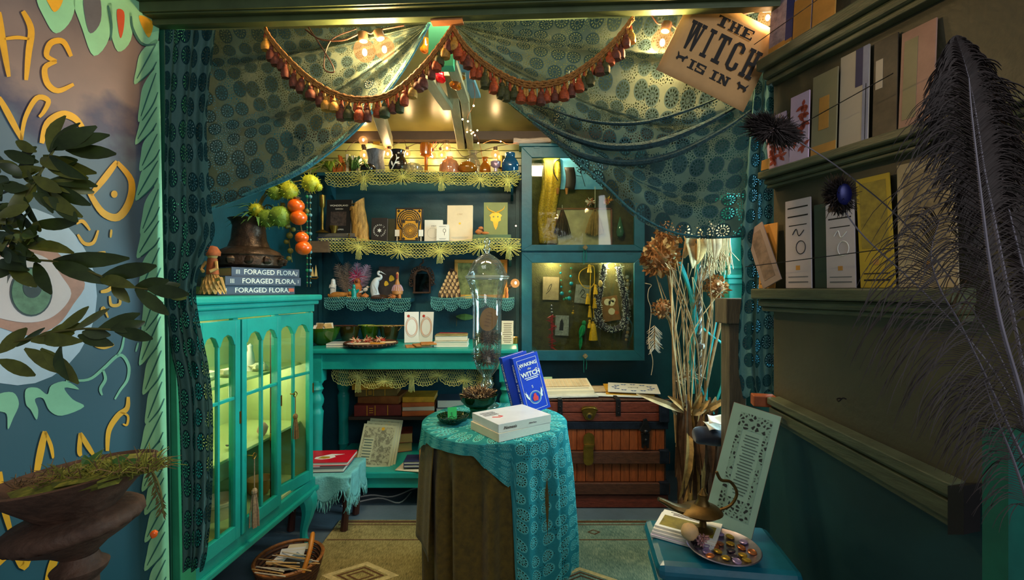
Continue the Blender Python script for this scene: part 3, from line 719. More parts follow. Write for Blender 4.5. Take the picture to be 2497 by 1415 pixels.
# ================================================================== LACE CURTAINS
LACE = lace('teal_lace', (50, 68, 68), cell=.058, hole=.1, rgb2=(86, 98, 84), trl=.4, net=8)  # curtain rosettes darker than the net: blocked backlight put into the colour
LACET = lace('teal_lace_gathered', (34, 66, 70), cell=.058, hole=-.7, rgb2=(84, 118, 114), trl=.25, net=8)
LACE2 = lace('pale_teal_lace', (70, 150, 150), cell=.05, hole=.25, rgb2=(130, 196, 190), trl=.3, net=8)
def interp(pts, t):
    """polyline sampled by fraction of x-index"""
    n = len(pts)-1; f = min(max(t, 0), 1)*n; i = min(int(f), n-1); k = f-i
    return tuple(a+(b-a)*k for a, b in zip(pts[i], pts[i+1]))
def resample(pts, n):
    c = [Vector((p[0], p[1], 0)) for p in pts]; c = catmull(c, 8); L = [0]
    for a, b in zip(c, c[1:]): L.append(L[-1]+(b-a).length)
    out = []; j = 0
    for k in range(n+1):
        d = L[-1]*k/n
        while j < len(L)-2 and L[j+1] < d: j += 1
        q = (d-L[j])/max(1e-9, L[j+1]-L[j]); p = c[j].lerp(c[j+1], q); out.append((p.x, p.y))
    return out
def swag(mb, top, bot, Yf, nu, nv, amp, fr, sag, ph=0, uvs=(1, 1)):
    tp = resample(top, nu); bt = resample(bot, nu)
    def fn(u, v):
        i = int(round(u*nu)); a = tp[i]; b = bt[i]
        vv = v+.045*math.sin(v*PI*fr)*math.sin(PI*u)
        x = a[0]+(b[0]-a[0])*vv; y = a[1]+(b[1]-a[1])*vv
        edge = math.sin(PI*min(1, max(0, u)))**.5
        y += sag*math.sin(PI*u)*math.sin(PI*v)
        Y = Yf(x)+amp*(math.sin(v*PI*fr+u*2.4+ph)+.4*math.sin(v*PI*fr*2.3+u*5+1))*(.35+.65*edge)+.006*math.sin(u*37+v*9)
        return P(x, y, Y)
    mb.grid(fn, nu, nv, uv=lambda u, v: (u*uvs[0], v*uvs[1]))
cl = T('lace_curtain', 'dark teal lace curtain swagged open with long gathered tail beside the mural', 'curtain', P(450, 1390, 1.39))
mb = MB(); swag(mb, [(425, 74), (560, 72), (700, 70), (860, 66), (960, 62), (1045, 58)], [(515, 512), (620, 470), (720, 426), (800, 372), (870, 312), (935, 235), (990, 158), (1046, 60)], lambda x: YH(x)+.115, 72, 46, .026, 5.0, 0, 0, (.95, .62))
mb.build('swag', LACE, cl, smooth=True, ang=180)
hm = MB(); hp = resample([(515, 512), (620, 470), (720, 426), (800, 372), (870, 312), (935, 235), (990, 158), (1046, 60)], 40)
hm.tube([P(x, y-3, YH(x)+.110+.012*math.sin(i*.4)) for i, (x, y) in enumerate(hp)], [.007+.005*math.sin(PI*i/40) for i in range(41)], 7, flat=.8); hm.build('rolled_hem', mat('teal_hem_cloth', (58, 120, 128), .85, var=.4, scale=60, bump=.6, bscale=180), cl, smooth=True)
def tail(mb, left, right, Y, folds, amp, nu, nv, ph=0, uvs=(.3, 1.3)):
    l = resample(left, nv); r = resample(right, nv)
    def fn(u, v):
        j = int(round(v*nv)); a = l[j]; b = r[j]; yy = a[1]+(b[1]-a[1])*u
        s = u*2*PI*folds+ph+.8*math.sin(v*5)
        return P(a[0]+(b[0]-a[0])*u+4*math.sin(s+v*3), yy+6*math.sin(s*1.0)*(v > .97), Y+amp*(math.sin(s)+.35*math.sin(2.3*s+1+v*6))+.008*math.sin(v*9+u*3))
    mb.grid(fn, nu, nv, uv=lambda u, v: (u*uvs[0], v*uvs[1]))
mb = MB(); tail(mb, [(402, 72), (399, 300), (396, 500), (400, 700), (412, 850), (430, 950), (438, 1200), (442, 1392)], [(528, 74), (508, 300), (518, 500), (526, 570), (496, 640), (480, 710), (492, 800), (512, 900), (522, 1010), (520, 1200), (508, 1340), (496, 1390)], 1.378, 2.6, .013, 44, 90)
mb.build('gathered_tail', LACET, cl, smooth=True, ang=180)
cr = T('lace_curtain', 'teal lace curtain swagged across to the shelf wall above dried flowers', 'curtain', P(1850, 960, 1.36))
rb = [(1105, 60), (1150, 150), (1210, 222), (1290, 288), (1345, 330), (1400, 386), (1470, 446), (1550, 520), (1640, 566), (1730, 579), (1814, 576)]
mb = MB(); swag(mb, [(1105, 56), (1300, 50), (1500, 44), (1700, 38), (1890, 31)], rb, lambda x: YH(x)+.105, 80, 54, .026, 6.2, 46, .6, (1.05, .72))
mb.build('swag', LACE, cr, smooth=True, ang=180)
# heavy rolled folds of the swag and its crocheted hem
FOLD = mat('dark_teal_fold_cloth', (40, 72, 76), .85, var=.45, scale=50, bump=.7, bscale=160)  # folds in a dark teal cloth
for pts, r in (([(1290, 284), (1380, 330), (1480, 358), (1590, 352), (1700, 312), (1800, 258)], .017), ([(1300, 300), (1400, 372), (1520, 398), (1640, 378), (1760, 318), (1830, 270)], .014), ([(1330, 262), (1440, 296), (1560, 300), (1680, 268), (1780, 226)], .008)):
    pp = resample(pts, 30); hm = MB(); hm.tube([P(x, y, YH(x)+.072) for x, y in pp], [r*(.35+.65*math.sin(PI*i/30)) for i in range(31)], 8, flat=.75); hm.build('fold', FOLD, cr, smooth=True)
hm = MB(); hp = resample(rb[2:], 44); hm.tube([P(x, y, YH(x)+.10) for x, y in hp], .0035, 6)
hm.build('rolled_hem', mat('teal_hem_cloth', (58, 120, 128), .85), cr, smooth=True)
mb = MB(); tail(mb, [(1846, 120), (1832, 230), (1818, 420), (1806, 580), (1808, 700), (1800, 800), (1800, 900), (1812, 968)], [(1893, 110), (1893, 230), (1895, 400), (1893, 600), (1891, 800), (1890, 960)], 1.375, 2.2, .011, 36, 70, 1.0, (.24, 1.1))
mb.build('gathered_tail', LACET, cr, smooth=True, ang=180)
# ================================================================== TASSEL GARLANDS
TC = [mat('rust_tassel_thread', (176, 74, 26), .7, var=.45, scale=150), mat('olive_tassel_thread', (74, 74, 30), .7, var=.45, scale=150), mat('brown_tassel_thread', (112, 56, 34), .7, var=.45, scale=150), mat('gold_tassel_thread', (196, 140, 52), .65, var=.4, scale=150)]
BRAID = mat('gold_brown_braid', (168, 112, 46), .6, var=.5, scale=160, bump=.5, bscale=300)
def tassel(mb, top, L, r, lean=0):
    top = Vector(top); mb.tube([top, top+Vector((0, 0, -L*.3))], .0016, 4)
    c = top+Vector((0, 0, -L*.38)); mb.ball(c, (r*.55, r*.55, r*.6), 8)
    mb.lathe([(r*.35, -L*.40), (r*.72, -L*.5), (r*1.0, -L*.68), (r*1.04, -L*.85), (r*.9, -L*.99), (r*.5, -L)], 11, top, fl=lambda a, t: 1+.14*math.sin(a*5)*(t))
def garland(name, label, pts, n, seed):
    random.seed(seed); t = T(name, label, 'garland', P(pts[0][0], pts[0][1], YH(pts[0][0])))
    c = resample(pts, 90); W3 = [P(x, y, YH(x)+.012) for x, y in c]; wd = .016
    mb = MB(); mb.grid(lambda u, v: W3[int(round(u*90))]+Vector((0, .0, -wd*v+.002*math.sin(u*300)*v)), 90, 2); mb.build('fringe_band', BRAID, t, solid=.003)
    mb = MB()
    for k, (o_, r_) in enumerate(((0, .0042), (-.0075, .0034), (-.014, .003))):
        mb.tube([w+Vector((0, -.004+.0012*math.sin(i*2.1+k*2), o_+.0012*math.cos(i*2.1+k*2))) for i, w in enumerate(W3)], [r_*(1+.18*math.sin(i*2.6)) for i in range(91)], 6)
    mb.build('braid', BRAID, t, smooth=True)
    for i in range(n):
        f = (i+.5)/n; x, y = c[int(f*90)]; b = P(x, y, YH(x)+.008)
        mb = MB(); tassel(mb, b+Vector((random.uniform(-.004, .004), random.uniform(-.006, .006), -wd*.8)), random.uniform(.046, .064), random.uniform(.012, .017))
        mb.build('tassel', TC[random.choice((0, 0, 1, 2, 2, 3))], t, smooth=True, ang=60)
    for i in range(int(n*2.2)):
        f = (i+.5)/(n*2.2); x, y = c[int(f*90)]; b = P(x, y, YH(x)+.015)
        mb = MB(); mb.lathe([(.002, 0), (.005, -.012), (.007, -.026), (.005, -.032)], 7, b+Vector((0, 0, -wd*.7))); mb.build('fringe_tuft', TC[3] if i % 3 else TC[0], t)
    return t
garland('tassel_garland', 'gold braided tassel garland draped below the two front bulbs', [(648, 66), (662, 92), (705, 142), (765, 196), (835, 232), (905, 238), (965, 218), (1030, 160), (1078, 100), (1104, 62)], 29, 3)
garland('tassel_garland', 'brown braided tassel garland draped beside the paper sign', [(1104, 62), (1140, 115), (1205, 168), (1285, 202), (1370, 192), (1440, 150), (1500, 96), (1545, 38)], 28, 5)
# ================================================================== STRING LIGHTS
CABLE = mat('brown_cable', (62, 36, 20), .6); SOCK = mat('brown_socket', (78, 56, 30), .5)
GLOBE = glow('bulb_globe', (255, 176, 92), 1.15, .40); FIL = glow('bulb_core', (255, 226, 170), 22); 
random.seed(11)
def bulb(label, px, py, Y, rpx, pw, up=True, ang=0, group=None, col=(1, .64, .28), cable=None):
    c = P(px, py, Y); r = S(rpx, Y); t = T('globe_bulb', label, 'light bulb', c, group)
    Mx = RY(ang) if up else RY(180+ang)
    d = (Mx @ Vector((0, 0, 1)))
    MB().ball(c, r, 20).build('globe', GLOBE, t, smooth=True)
    MB().ball(c-d*r*.15, (r*.24, r*.24, r*.34), 10).build('filament', FIL, t, smooth=True)
    mb = MB(); M3_ = Mx.to_3x3(); mb.lathe([(r*.38, r*.88), (r*.46, r*1.05), (r*.46, r*1.65), (r*.30, r*1.75), (.0, r*1.78)], 12, c, Mx=M3_); mb.build('socket', SOCK, t, smooth=True)
    plight('globe_bulb_light', c-d*r*.1, pw, col, r*.6, t)
    return c+d*r*1.75
FB = []
for lab, px, py, r, pw, ang in (('front bulb with globe over the lace, nearer the mural side', 889, 124, 26, 19, -6), ('front bulb touching its neighbour, nearer the garland joint', 936, 117, 26, 19, -20), ('bulb glowing at the corner edge of the paper sign', 1616, 100, 27, 19, 14), ('bulb half hidden behind the top of the card ledge', 1872, 40, 22, 7, 0)):
    FB.append(bulb(lab, px, py, YH(px)+.042, r, pw, True, ang, 'front string bulbs'))
cb = T('light_cable', 'brown light cable looping behind the header above the front bulbs', 'cable', FB[0])
def cable(pts, r=.0028, m=None, par=None, nm='cord'): return MB().tube(catmull(pts, 7), r, 6).build(nm, m or CABLE, par, smooth=True)
Yc = 1.43
cable([P(745, 72, Yc), P(782, 96, Yc), P(838, 98, Yc), FB[0], P(905, 82, Yc), FB[1], P(985, 62, Yc)], par=cb)
cable([P(752, 66, Yc), P(800, 140, Yc), P(815, 175, Yc), P(790, 165, Yc), P(806, 100, Yc), P(870, 70, Yc)], .0022, par=cb)
cb = T('light_cable', 'brown light cable looping to the bulb beside the paper sign', 'cable', FB[2])
cable([P(1585, 30, 1.38), P(1605, 58, 1.38), FB[2], P(1660, 72, 1.385), P(1730, 50, 1.385), P(1850, 26, 1.375), FB[3]], par=cb)
SB = []
for lab, px, py, r, up in (('upper of two stacked bulbs over the leaf end of the vase shelf', 886, 343, 11, 0), ('lower of two stacked bulbs beside the bark vase', 888, 377, 11, 1), ('bulb between the bark vase and the black vase', 946, 374, 11, 1), ('bulb just behind the black vase shoulder', 993, 374, 9, 1), ('bulb beside the amber goblet stem', 1054, 380, 10, 1), ('bulb above the lily carved bowl', 1090, 360, 10, 1), ('lower bulb touching the lily carved bowl', 1077, 377, 10, 1), ('bulb between the amber bottle and blue jar', 1208, 377, 11, 1)):
    SB.append(bulb(lab, px, py, 3.045, r, 2.6, bool(up), random.uniform(-15, 15), 'shelf string bulbs'))
bulb('single bulb at the jewellery case beside the gold picture frame', 1256, 691, 2.94, 11, 1.3, False, 60, 'shelf string bulbs')
cb = T('light_cable', 'thin light cable sagging above the vase shelf', 'cable', SB[0])
cable([P(842, 372, 3.05), P(862, 348, 3.05), SB[0]+Vector((0, 0, .06)), P(915, 352, 3.05), SB[2], P(968, 350, 3.05), P(985, 342, 3.05), SB[3], P(1020, 350, 3.05), SB[4], P(1072, 348, 3.05), SB[5], SB[6], P(1110, 362, 3.05), P(1130, 382, 3.05), P(1165, 372, 3.05), SB[7], P(1240, 352, 3.05)], .0022, par=cb)
WIREC = mat('copper_wire', (170, 96, 52), .4, metal=.8)
fl = T('fairy_lights', 'copper wire of tiny fairy lights trailing down the rafters', 'fairy lights', P(1160, 345, 2.9))
fp = [P(1150, 190, 2.05), P(1158, 228, 2.1), P(1152, 262, 2.3), P(1140, 290, 2.5), P(1152, 322, 2.75), P(1162, 330, 2.85), P(1170, 352, 2.95), P(1178, 395, 2.98)]
cable(fp, .0013, WIREC, fl, 'wire')
cable([P(1178, 350, 2.98), P(1200, 342, 3.0), P(1222, 345, 3.0), P(1240, 352, 3.0), P(1262, 348, 3.0)], .0013, WIREC, fl, 'wire')
BEAD = glow('fairy_bead', (255, 208, 140), 16)
for px, py, Y in ((1155, 258, 2.2), (1128, 291, 2.45), (1141, 296, 2.45), (1139, 322, 2.7), (1148, 318, 2.7), (1154, 323, 2.75), (1158, 330, 2.8), (1150, 326, 2.72), (1166, 349, 2.95), (1221, 345, 2.98), (1258, 551, 2.9), (1164, 318, 2.7)):
    MB().ball(P(px, py, Y), .005, 6).build('bead', BEAD, fl)
rg = T('ribbon_scraps', 'red and yellow ribbon scraps tied along the light cable', 'ribbon', P(925, 350, 3.04))
RIBR = mat('red_ribbon', (190, 40, 40), .7); RIBY = mat('yellow_ribbon', (214, 160, 30), .6)
MB().bb(P(910, 0, 3.03).x, P(926, 0, 3.03).x, 3.03, 3.033, P(0, 352, 3.03).z, P(0, 345, 3.03).z).build('yellow_tag', RIBY, rg)
for px in (940, 946, 1058, 1064):
    MB().tube([P(px, 346, 3.03), P(px-4, 356, 3.025), P(px+2, 366, 3.028)], .004, 5, flat=.3).build('red_strip', RIBR, rg)
# hanging glass votives by the rafters
for nm, lab, px, py, m_, r0 in (('glass_votive', 'red glass votive hanging under the roof rafters', 1069, 198, glass('red_glass', (240, 40, 60), .3, .75, (220, 20, 50)), .031), ('glass_votive', 'amber glass votive hanging beside the red one', 1108, 216, glass('amber_glass', (230, 160, 40), .4, .45, (200, 130, 20)), .030), ('glass_votive', 'small gold capped votive hanging by the garland joint', 1032, 128, glass('amber_glass', (230, 160, 40)), .02)):
    c = P(px, py, 1.97); t = T(nm, lab, 'votive', c); Mx = RY(20).to_3x3()
    MB().lathe([(r0*.55, 0), (r0*.8, .004), (r0*.95, .012), (r0*.75, .022), (r0*.62, .035), (r0*.8, .05), (r0, .058), (r0*.92, .058), (r0*.5, .03), (r0*.4, .01)], 18, c, Mx=Mx).build('cup', m_, t, smooth=True)
    MB().tube([c+Vector((0, 0, .05)), c+Vector((.02, 0, .12)), Vector((c.x+.02, c.y, zc(c.y)))], .0012, 4).build('hanging_wire', IRON, t)
# ================================================================== PAPER SIGN
sg = T('paper_sign', 'tilted tan paper sign with black lettering hanging under the header', 'sign', P(1760, 270, 1.35))
YS = 1.350; bl_ = P(1600, 170, YS); br_ = P(1812, 274, YS); tl_ = P(1692, -26, YS)
ex = (br_-bl_); sw = ex.length; ex.normalize(); ey = (tl_-bl_); sh_ = ey.length; ey = (ey-ex*ey.dot(ex)).normalized(); ez = ex.cross(ey)
SGM = Matrix(((ex.x, ey.x, ez.x, bl_.x), (ex.y, ey.y, ez.y, bl_.y), (ex.z, ey.z, ez.z, bl_.z), (0, 0, 0, 1)))
SIGNP = mat('tan_poster_paper', (206, 160, 104), .8, var=.12, scale=10)
mb = MB(); mb.grid(lambda u, v: SGM @ Vector((u*sw, v*sh_, .004*math.sin(u*3+v*2))), 10, 10); mb.build('sheet', SIGNP, sg, smooth=True, solid=.0012)
Bx = lambda x0, x1, y0, y1: [(x0, y0), (x1, y0), (x1, y1), (x0, y1)]
s_ = .11
GLY = {'I': [Bx(.28, .72, 0, 1), Bx(0, 1, 0, s_), Bx(0, 1, 1-s_, 1)],
 'T': [Bx(.33, .67, 0, 1), Bx(.14, .86, 0, s_), Bx(0, 1, 1-s_, 1), [(0, 1), (0, .76), (.10, .76), (.2, 1-s_)], [(1, 1), (.8, 1-s_), (.9, .76), (1, .76)]],
 'H': [Bx(.12, .38, 0, 1), Bx(.62, .88, 0, 1), Bx(.3, .7, .44, .56), Bx(0, .46, 0, s_), Bx(.54, 1, 0, s_), Bx(0, .46, 1-s_, 1), Bx(.54, 1, 1-s_, 1)],
 'E': [Bx(.14, .45, 0, 1), Bx(0, 1, 0, s_*1.2), Bx(0, 1, 1-s_*1.2, 1), Bx(.3, .72, .43, .57), [(.86, 0), (1, 0), (1, .32), (.9, .32)], [(.9, .68), (1, .68), (1, 1), (.86, 1)]],
 'N': [Bx(.12, .3, 0, 1), Bx(.7, .88, 0, 1), [(.1, 1), (.36, 1), (.9, 0), (.64, 0)], Bx(0, .44, 0, s_), Bx(0, .3, 1-s_, 1), Bx(.56, 1, 1-s_, 1)],
 'C': [[(.3, 0), (.7, 0), (1, .12), (.84, .2), (.62, .1), (.38, .1), (.3, .14), (.0, .14)], Bx(.0, .3, .12, .88), [(0, .86), (.3, .86), (.38, .9), (.62, .9), (.84, .8), (1, .88), (.7, 1), (.3, 1)], Bx(.7, 1, .68, .88), Bx(.7, 1, .12, .32)],
 'W': [[(.06, 1), (.28, 1), (.36, 0), (.22, 0)], [(.40, 1), (.58, 1), (.36, 0), (.24, 0)], [(.42, 1), (.62, 1), (.76, 0), (.62, 0)], [(.78, 1), (.94, 1), (.76, 0), (.64, 0)], Bx(0, .34, 1-s_, 1), Bx(.36, .66, 1-s_, 1), Bx(.70, 1, 1-s_, 1)],
 'S': [Bx(.0, 1, 0, .16), Bx(.0, 1, .84, 1), Bx(.0, .3, .5, .95), Bx(.7, 1, .05, .5), [(0, .6), (.3, .58), (1, .42), (1, .3), (.7, .42), (0, .5)], Bx(.0, .14, .0, .34), Bx(.86, 1, .66, 1)]}
def word2(s, x, y, w, h, gap, widths=None):
    widths = widths or [1]*len(s); tot = sum(widths); u = (w-gap*(len(s)-1))/tot; xx = x
    for ch, wd in zip(s, widths):
        lw = u*wd
        if ch != ' ':
            m = MB()
            for j, pl in enumerate(GLY[ch]): m.prism([(xx+p[0]*lw, y+p[1]*h) for p in pl], .0006, SGM @ TR((0, 0, .0052+.00005*j)))
            m.build('letter', INK, sg)
        xx += lw+gap
word2('THE', sw*.34, sh_*.745, sw*.40, sh_*.115, sw*.012)
word2('WITCH', sw*.115, sh_*.345, sw*.80, sh_*.335, sw*.045, [1.35, .55, 1, 1, 1.1])
word2('IS IN', sw*.27, sh_*.165, sw*.46, sh_*.105, sw*.012, [.7, 1, .45, .7, 1.2])
cat_ = [(0, 0), (.12, .0), (.18, .3), (.5, .34), (.62, 0), (.74, 0), (.74, .4), (.86, .62), (1, .66), (1, .82), (.9, .9), (.88, 1.02), (.78, .92), (.68, .7), (.3, .66), (.12, .62), (.02, .9), (-.14, 1.1), (-.1, .84), (.0, .5), (-.1, .2)]
for cx, fx in ((.135, 1), (.81, -1)):
    pts = [(sw*cx+fx*p[0]*.030+(.030 if fx < 0 else 0), sh_*.2+p[1]*.022) for p in cat_]
    if fx < 0: pts = pts[::-1]
    MB().prism(pts, .0006, SGM @ TR((0, 0, .0052))).build('cat_mark', INK, sg)
for u, v in ((.96, .93), (.97, .62)): MB().ball(SGM @ Vector((sw*u, sh_*v, .004)), .004, 6).build('pin', IRON, sg)
# ================================================================== BOOK BUILDER
def book(label, M, w, h, t, cover, pages=None, name='book', cat='book', group=None, hard=True, spine=None):
    """local: x width (spine at x=0), y height, z thickness (front cover on top)"""
    th = min(.003 if hard else .0012, t*.2); e = .003 if hard else 0
    b = T(name, label, cat, M @ Vector((w/2, h/2, 0)), group)
    mb = MB(M); mb.bb(0, w, 0, h, 0, th); mb.bb(0, w, 0, h, t-th, t); mb.bb(0, th, 0, h, th, t-th)
    c = mb.build('cover', cover, b, bevel=.0008)
    MB(M).bb(th, w-e, e, h-e, th, t-th).build('page_block', pages or PAGE, b)
    return b
def lines(parent, M, x0, x1, y0, y1, n, m, z=0, name='text_line', frac=.35, jit=.25, seed=1):
    rnd = random.Random(seed)
    mb = MB(M)
    for i in range(n):
        y = y1-(y1-y0)*(i+.5)/n; hh = (y1-y0)/n*frac; d = (x1-x0)*jit*rnd.random()/2
        mb.bb(x0+d, x1-d, y-hh/2, y+hh/2, z, z+.0004)
    o = mb.build(name, m, parent); o['kind'] = 'stuff'; return o
def stand(px0, py1, Y, yaw=0, lean=0, roll=0, z=None):
    c = P(px0, py1, Y)
    if z is not None: c.z = z
    return TR(c) @ RZ(yaw) @ RY(roll) @ RX(90-lean)
def disc(M, r, z, th=.0004, n=24, rin=0):
    mb = MB(M)
    if rin: mb.lathe([(rin, z), (r, z), (r, z+th), (rin, z+th), (rin, z)], n, cap=False)
    else: mb.lathe([(r, z), (r, z+th)], n)
    return mb
# ================================================================== DRAPED ROUND TABLE
pd = T('round_table', 'small round table dressed in olive velvet and teal lace', 'table', (-.064, 1.86, 0))
PC = Vector((-.064, 1.86, 0)); PR = .275; PZ = .715
MB().lathe([(PR, PZ-.02), (PR, PZ-.002), (0, PZ-.002)], 40, PC).build('top', BROWN, pd)
MB().lathe([(.09, .0085), (.1, .02), (.04, .06), (.03, .4), (.045, .69)], 16, PC).build('pedestal', BROWN, pd, smooth=True)
def skirt(th, v, r0, r1, z0, z1, k, amp, ph):
    a = th; f = math.sin(a*k+ph)+.5*math.sin(a*k*1.7+1.3+ph)
    r = r0+(r1-r0)*v**.8+amp*f*min(1, v*3.0)
    if v < .06: r = r0*(.985+.25*v)
    return PC+Vector((math.cos(a)*r, math.sin(a)*r, z0+(z1-z0)*v))
mb = MB(); mb.grid(lambda u, v: skirt(u*2*PI, v, PR+.004, PR-.005, PZ, .012, 15, .019, .4), 150, 26, closeu=True); mb.build('velvet_skirt', SKIRT, pd, smooth=True, ang=180)
mb = MB(); mb.grid(lambda u, v: skirt(R(158+u*62), v, PR+.012, PR+.035, PZ, .33-.07*u, 13, .008, 1.4), 34, 20); mb.build('velvet_overlay', SKIRT, pd, smooth=True, ang=180, solid=.003)
LACE3 = lace('table_lace', (100, 200, 198), cell=.055, hole=-.3, rgb2=(54, 148, 154), trl=.25, net=7)
def LL(a):   # drop of the lace by angle (degrees)
    d = (math.degrees(a)+180) % 360-180
    if -74 < d < 70: return .60+.05*math.sin(a*5)
    if d <= -74: 
        q = min(1, max(0, (-74-d)/5.0)); e = min(1, max(0, (-79-d)/40.0))
        return .60*(1-q)**2+q*((.155-.115*min(1, e*1.6)) if d > -150 else .05+.05*math.sin((d+150)*.08)**2)
    return .10
def lacefn(u, v):
    a = R(-180)+u*2*PI
    if v < .18: return PC+Vector((math.cos(a)*PR*1.02*v/.18, math.sin(a)*PR*1.02*v/.18, PZ+.003))
    q = (v-.18)/.82; L = LL(a); s = q*L; f = math.sin(a*15)+.55*math.sin(a*26+1)
    r = PR+.012+.05*min(1, s/.5)*(.6+.4*math.sin(a*2+.4))+.013*f*min(1, s*5)
    if math.degrees(a) < -95 or math.degrees(a) > 90: r += .012
    return PC+Vector((math.cos(a)*r, math.sin(a)*r, PZ+.003-s-.004*math.sin(q*3)))
mb = MB(); mb.grid(lacefn, 240, 44, uv=lambda u, v: (u*1.85, v*.78)); mb.build('lace_cloth', LACE3, pd, smooth=True, ang=180)
TZ0 = PZ+.004
# two pale books
GREYC = mat('pale_grey_cover', (206, 208, 212), .35, var=.08, coat=.2); CREAMC = mat('ivory_cover', (206, 196, 170), .6, var=.1)
Mb = TR((-.047, 1.585, TZ0)) @ RZ(34)
b_ = book('ivory closed book, lower one on the lace table', Mb @ TR((.0, -.002, 0)) @ RZ(2), .235, .19, .030, CREAMC, PAGE, hard=False)
Mb2 = Mb @ TR((.002, .004, .0305))
b_ = book('pale grey book lying uppermost on the lace table', Mb2, .235, .188, .030, GREYC, PAGE, hard=False)
text('Nemesis', Mb2 @ TR((.05, -.0006, .014)) @ RX(90), .016, INK, b_, 'spine_title', shear=.3)
text('Silvia Vera', Mb2 @ TR((.15, -.0006, .014)) @ RX(90), .008, mat('grey_ink', (110, 110, 116), .7), b_, 'spine_title')
mb = MB(Mb2); mb.tube([(.03, .09, .0305), (.055, .075, .0305), (.07, .08, .0305), (.06, .095, .0305)], .002, 4); mb.build('red_mark', mat('red_ink', (196, 40, 30), .6), b_)
lines(b_, Mb2, .012, .075, .11, .16, 5, INK, .0301, seed=4)
# two blue books
BLUE = mat('royal_blue_cloth', (14, 62, 190), .45, var=.1); NAVY = mat('navy_spine', (10, 30, 104), .45, var=.12)
for i, (dx, dy, lab) in enumerate(((0, 0, 'royal blue book facing out, beside the pale grey book'), (-.046, .022, 'royal blue book tucked behind its twin by the glass jar'))):
    Mx = TR((P(1276, 0, 1.93).x+dx, 1.93+dy, TZ0+.002)) @ RY(-14) @ RZ(24) @ RX(90)
    b_ = book(lab, Mx, .118, .245, .034, [BLUE][0], PAGE, group='blue hardback twins')
    zf = .0346
    text('WAKING THE WITCH', Mx @ TR((-.0006, .125, .017)) @ Matrix(((0, 0, -1, 0), (-1, 0, 0, 0), (0, 1, 0, 0), (0, 0, 0, 1))), .019, WHITE, b_, 'spine_title')
    if i == 0:
        text('WAKING', Mx @ TR((.062, .205, zf)), .020, WHITE, b_, 'title', bold=.0006); text('the', Mx @ TR((.062, .186, zf)), .013, WHITE, b_, 'title', shear=.3)
        text('WITCH', Mx @ TR((.064, .163, zf)), .027, WHITE, b_, 'title', bold=.0009)
        lines(b_, Mx, .03, .10, .138, .152, 2, WHITE, zf, 'subtitle', .45)
        fr_ = MB(Mx)
        for a in ((.014, .104, .228, .2292), (.014, .104, .012, .0132)): fr_.bb(*a, zf-.0003, zf+.0001)
        for a in ((.013, .0142, .012, .229), (.104, .1052, .012, .229)): fr_.bb(*a, zf-.0003, zf+.0001)
        fr_.build('border_line', WHITE, b_)
        disc(Mx @ TR((.060, .062, 0)), .028, zf, rin=.0265).build('seal_ring', WHITE, b_); disc(Mx @ TR((.060, .062, 0)), .024, zf, rin=.022).build('seal_ring', mat('teal_foil', (110, 190, 200), .5), b_)
        MB(Mx).prism([(.05, .048), (.07, .046), (.073, .06), (.066, .07), (.066, .078), (.056, .078), (.054, .07), (.047, .06)], .0005, TR((0, 0, zf))).build('red_figure', mat('coral_red_print', (232, 60, 60), .6), b_)
        text('S', Mx @ TR((.058, .108, zf)), .016, WHITE, b_, 'monogram')
        for x, a in ((.024, 20), (.092, -10)):
            hp_ = [(0, -.018), (.006, -.016), (.004, -.004), (.006, .004), (.004, .012), (.006, .022), (.001, .012), (-.003, .022), (-.002, .010), (-.004, .002), (-.003, -.008)]
            MB(Mx).prism(hp_, .0005, TR((x, .075, zf)) @ RZ(a)).build('hare_mark', WHITE, b_)
        MB(Mx).tube(catmull([(.022, .19, zf), (.018, .2, zf), (.026, .205, zf), (.03, .196, zf)], 4), .0012, 4).build('flourish', WHITE, b_)
        MB(Mx).tube(catmull([(.082, .17, zf), (.095, .18, zf), (.098, .172, zf), (.09, .168, zf)], 4), .0012, 4).build('flourish', WHITE, b_)
# apothecary jar
JY = 2.08; jc_ = Vector((P(1188, 0, JY).x, JY, TZ0)); k = JY/F
CLEAR = glass('clear_glass', (252, 254, 252), .5, .035, (230, 236, 226), fres=.6)  # faint white body stands in for window highlights on the jar
jr = T('apothecary_jar', 'tall clear glass apothecary jar with domed lid on the lace table', 'jar', jc_)
J = lambda L: [(r*k, (1000-y)*k) for r, y in L]
MB().lathe(J([(29, 1000), (28, 997), (20, 992), (11, 984), (9, 965), (14, 952), (17, 945), (12, 937), (10, 930), (15, 922), (26, 908), (33, 885), (35, 855), (35, 760), (37, 735), (42, 712), (49, 695), (51, 688)]), 40, jc_).build('body', CLEAR, jr, smooth=True, ang=180)
MB().lathe(J([(53, 687), (53, 684), (46, 674), (41, 660), (32, 645), (18, 634), (8, 629), (5, 625), (9, 619), (9, 614), (5, 609), (7, 603), (9, 598), (7, 592), (0, 587)]), 40, jc_).build('lid', CLEAR, jr, smooth=True, ang=180)
for y_, r_ in ((689, 51), (684, 53)): MB().tube([jc_+Vector((r_*k*math.cos(i*PI/20), r_*k*math.sin(i*PI/20), (1000-y_)*k)) for i in range(40)], .0028, 6, closed=True).build('rim', glass('whitened_rim_glass', (250, 252, 250), .4, .4, (220, 226, 214)), jr, smooth=True)  # rim whitened, its highlight put into the glass colour
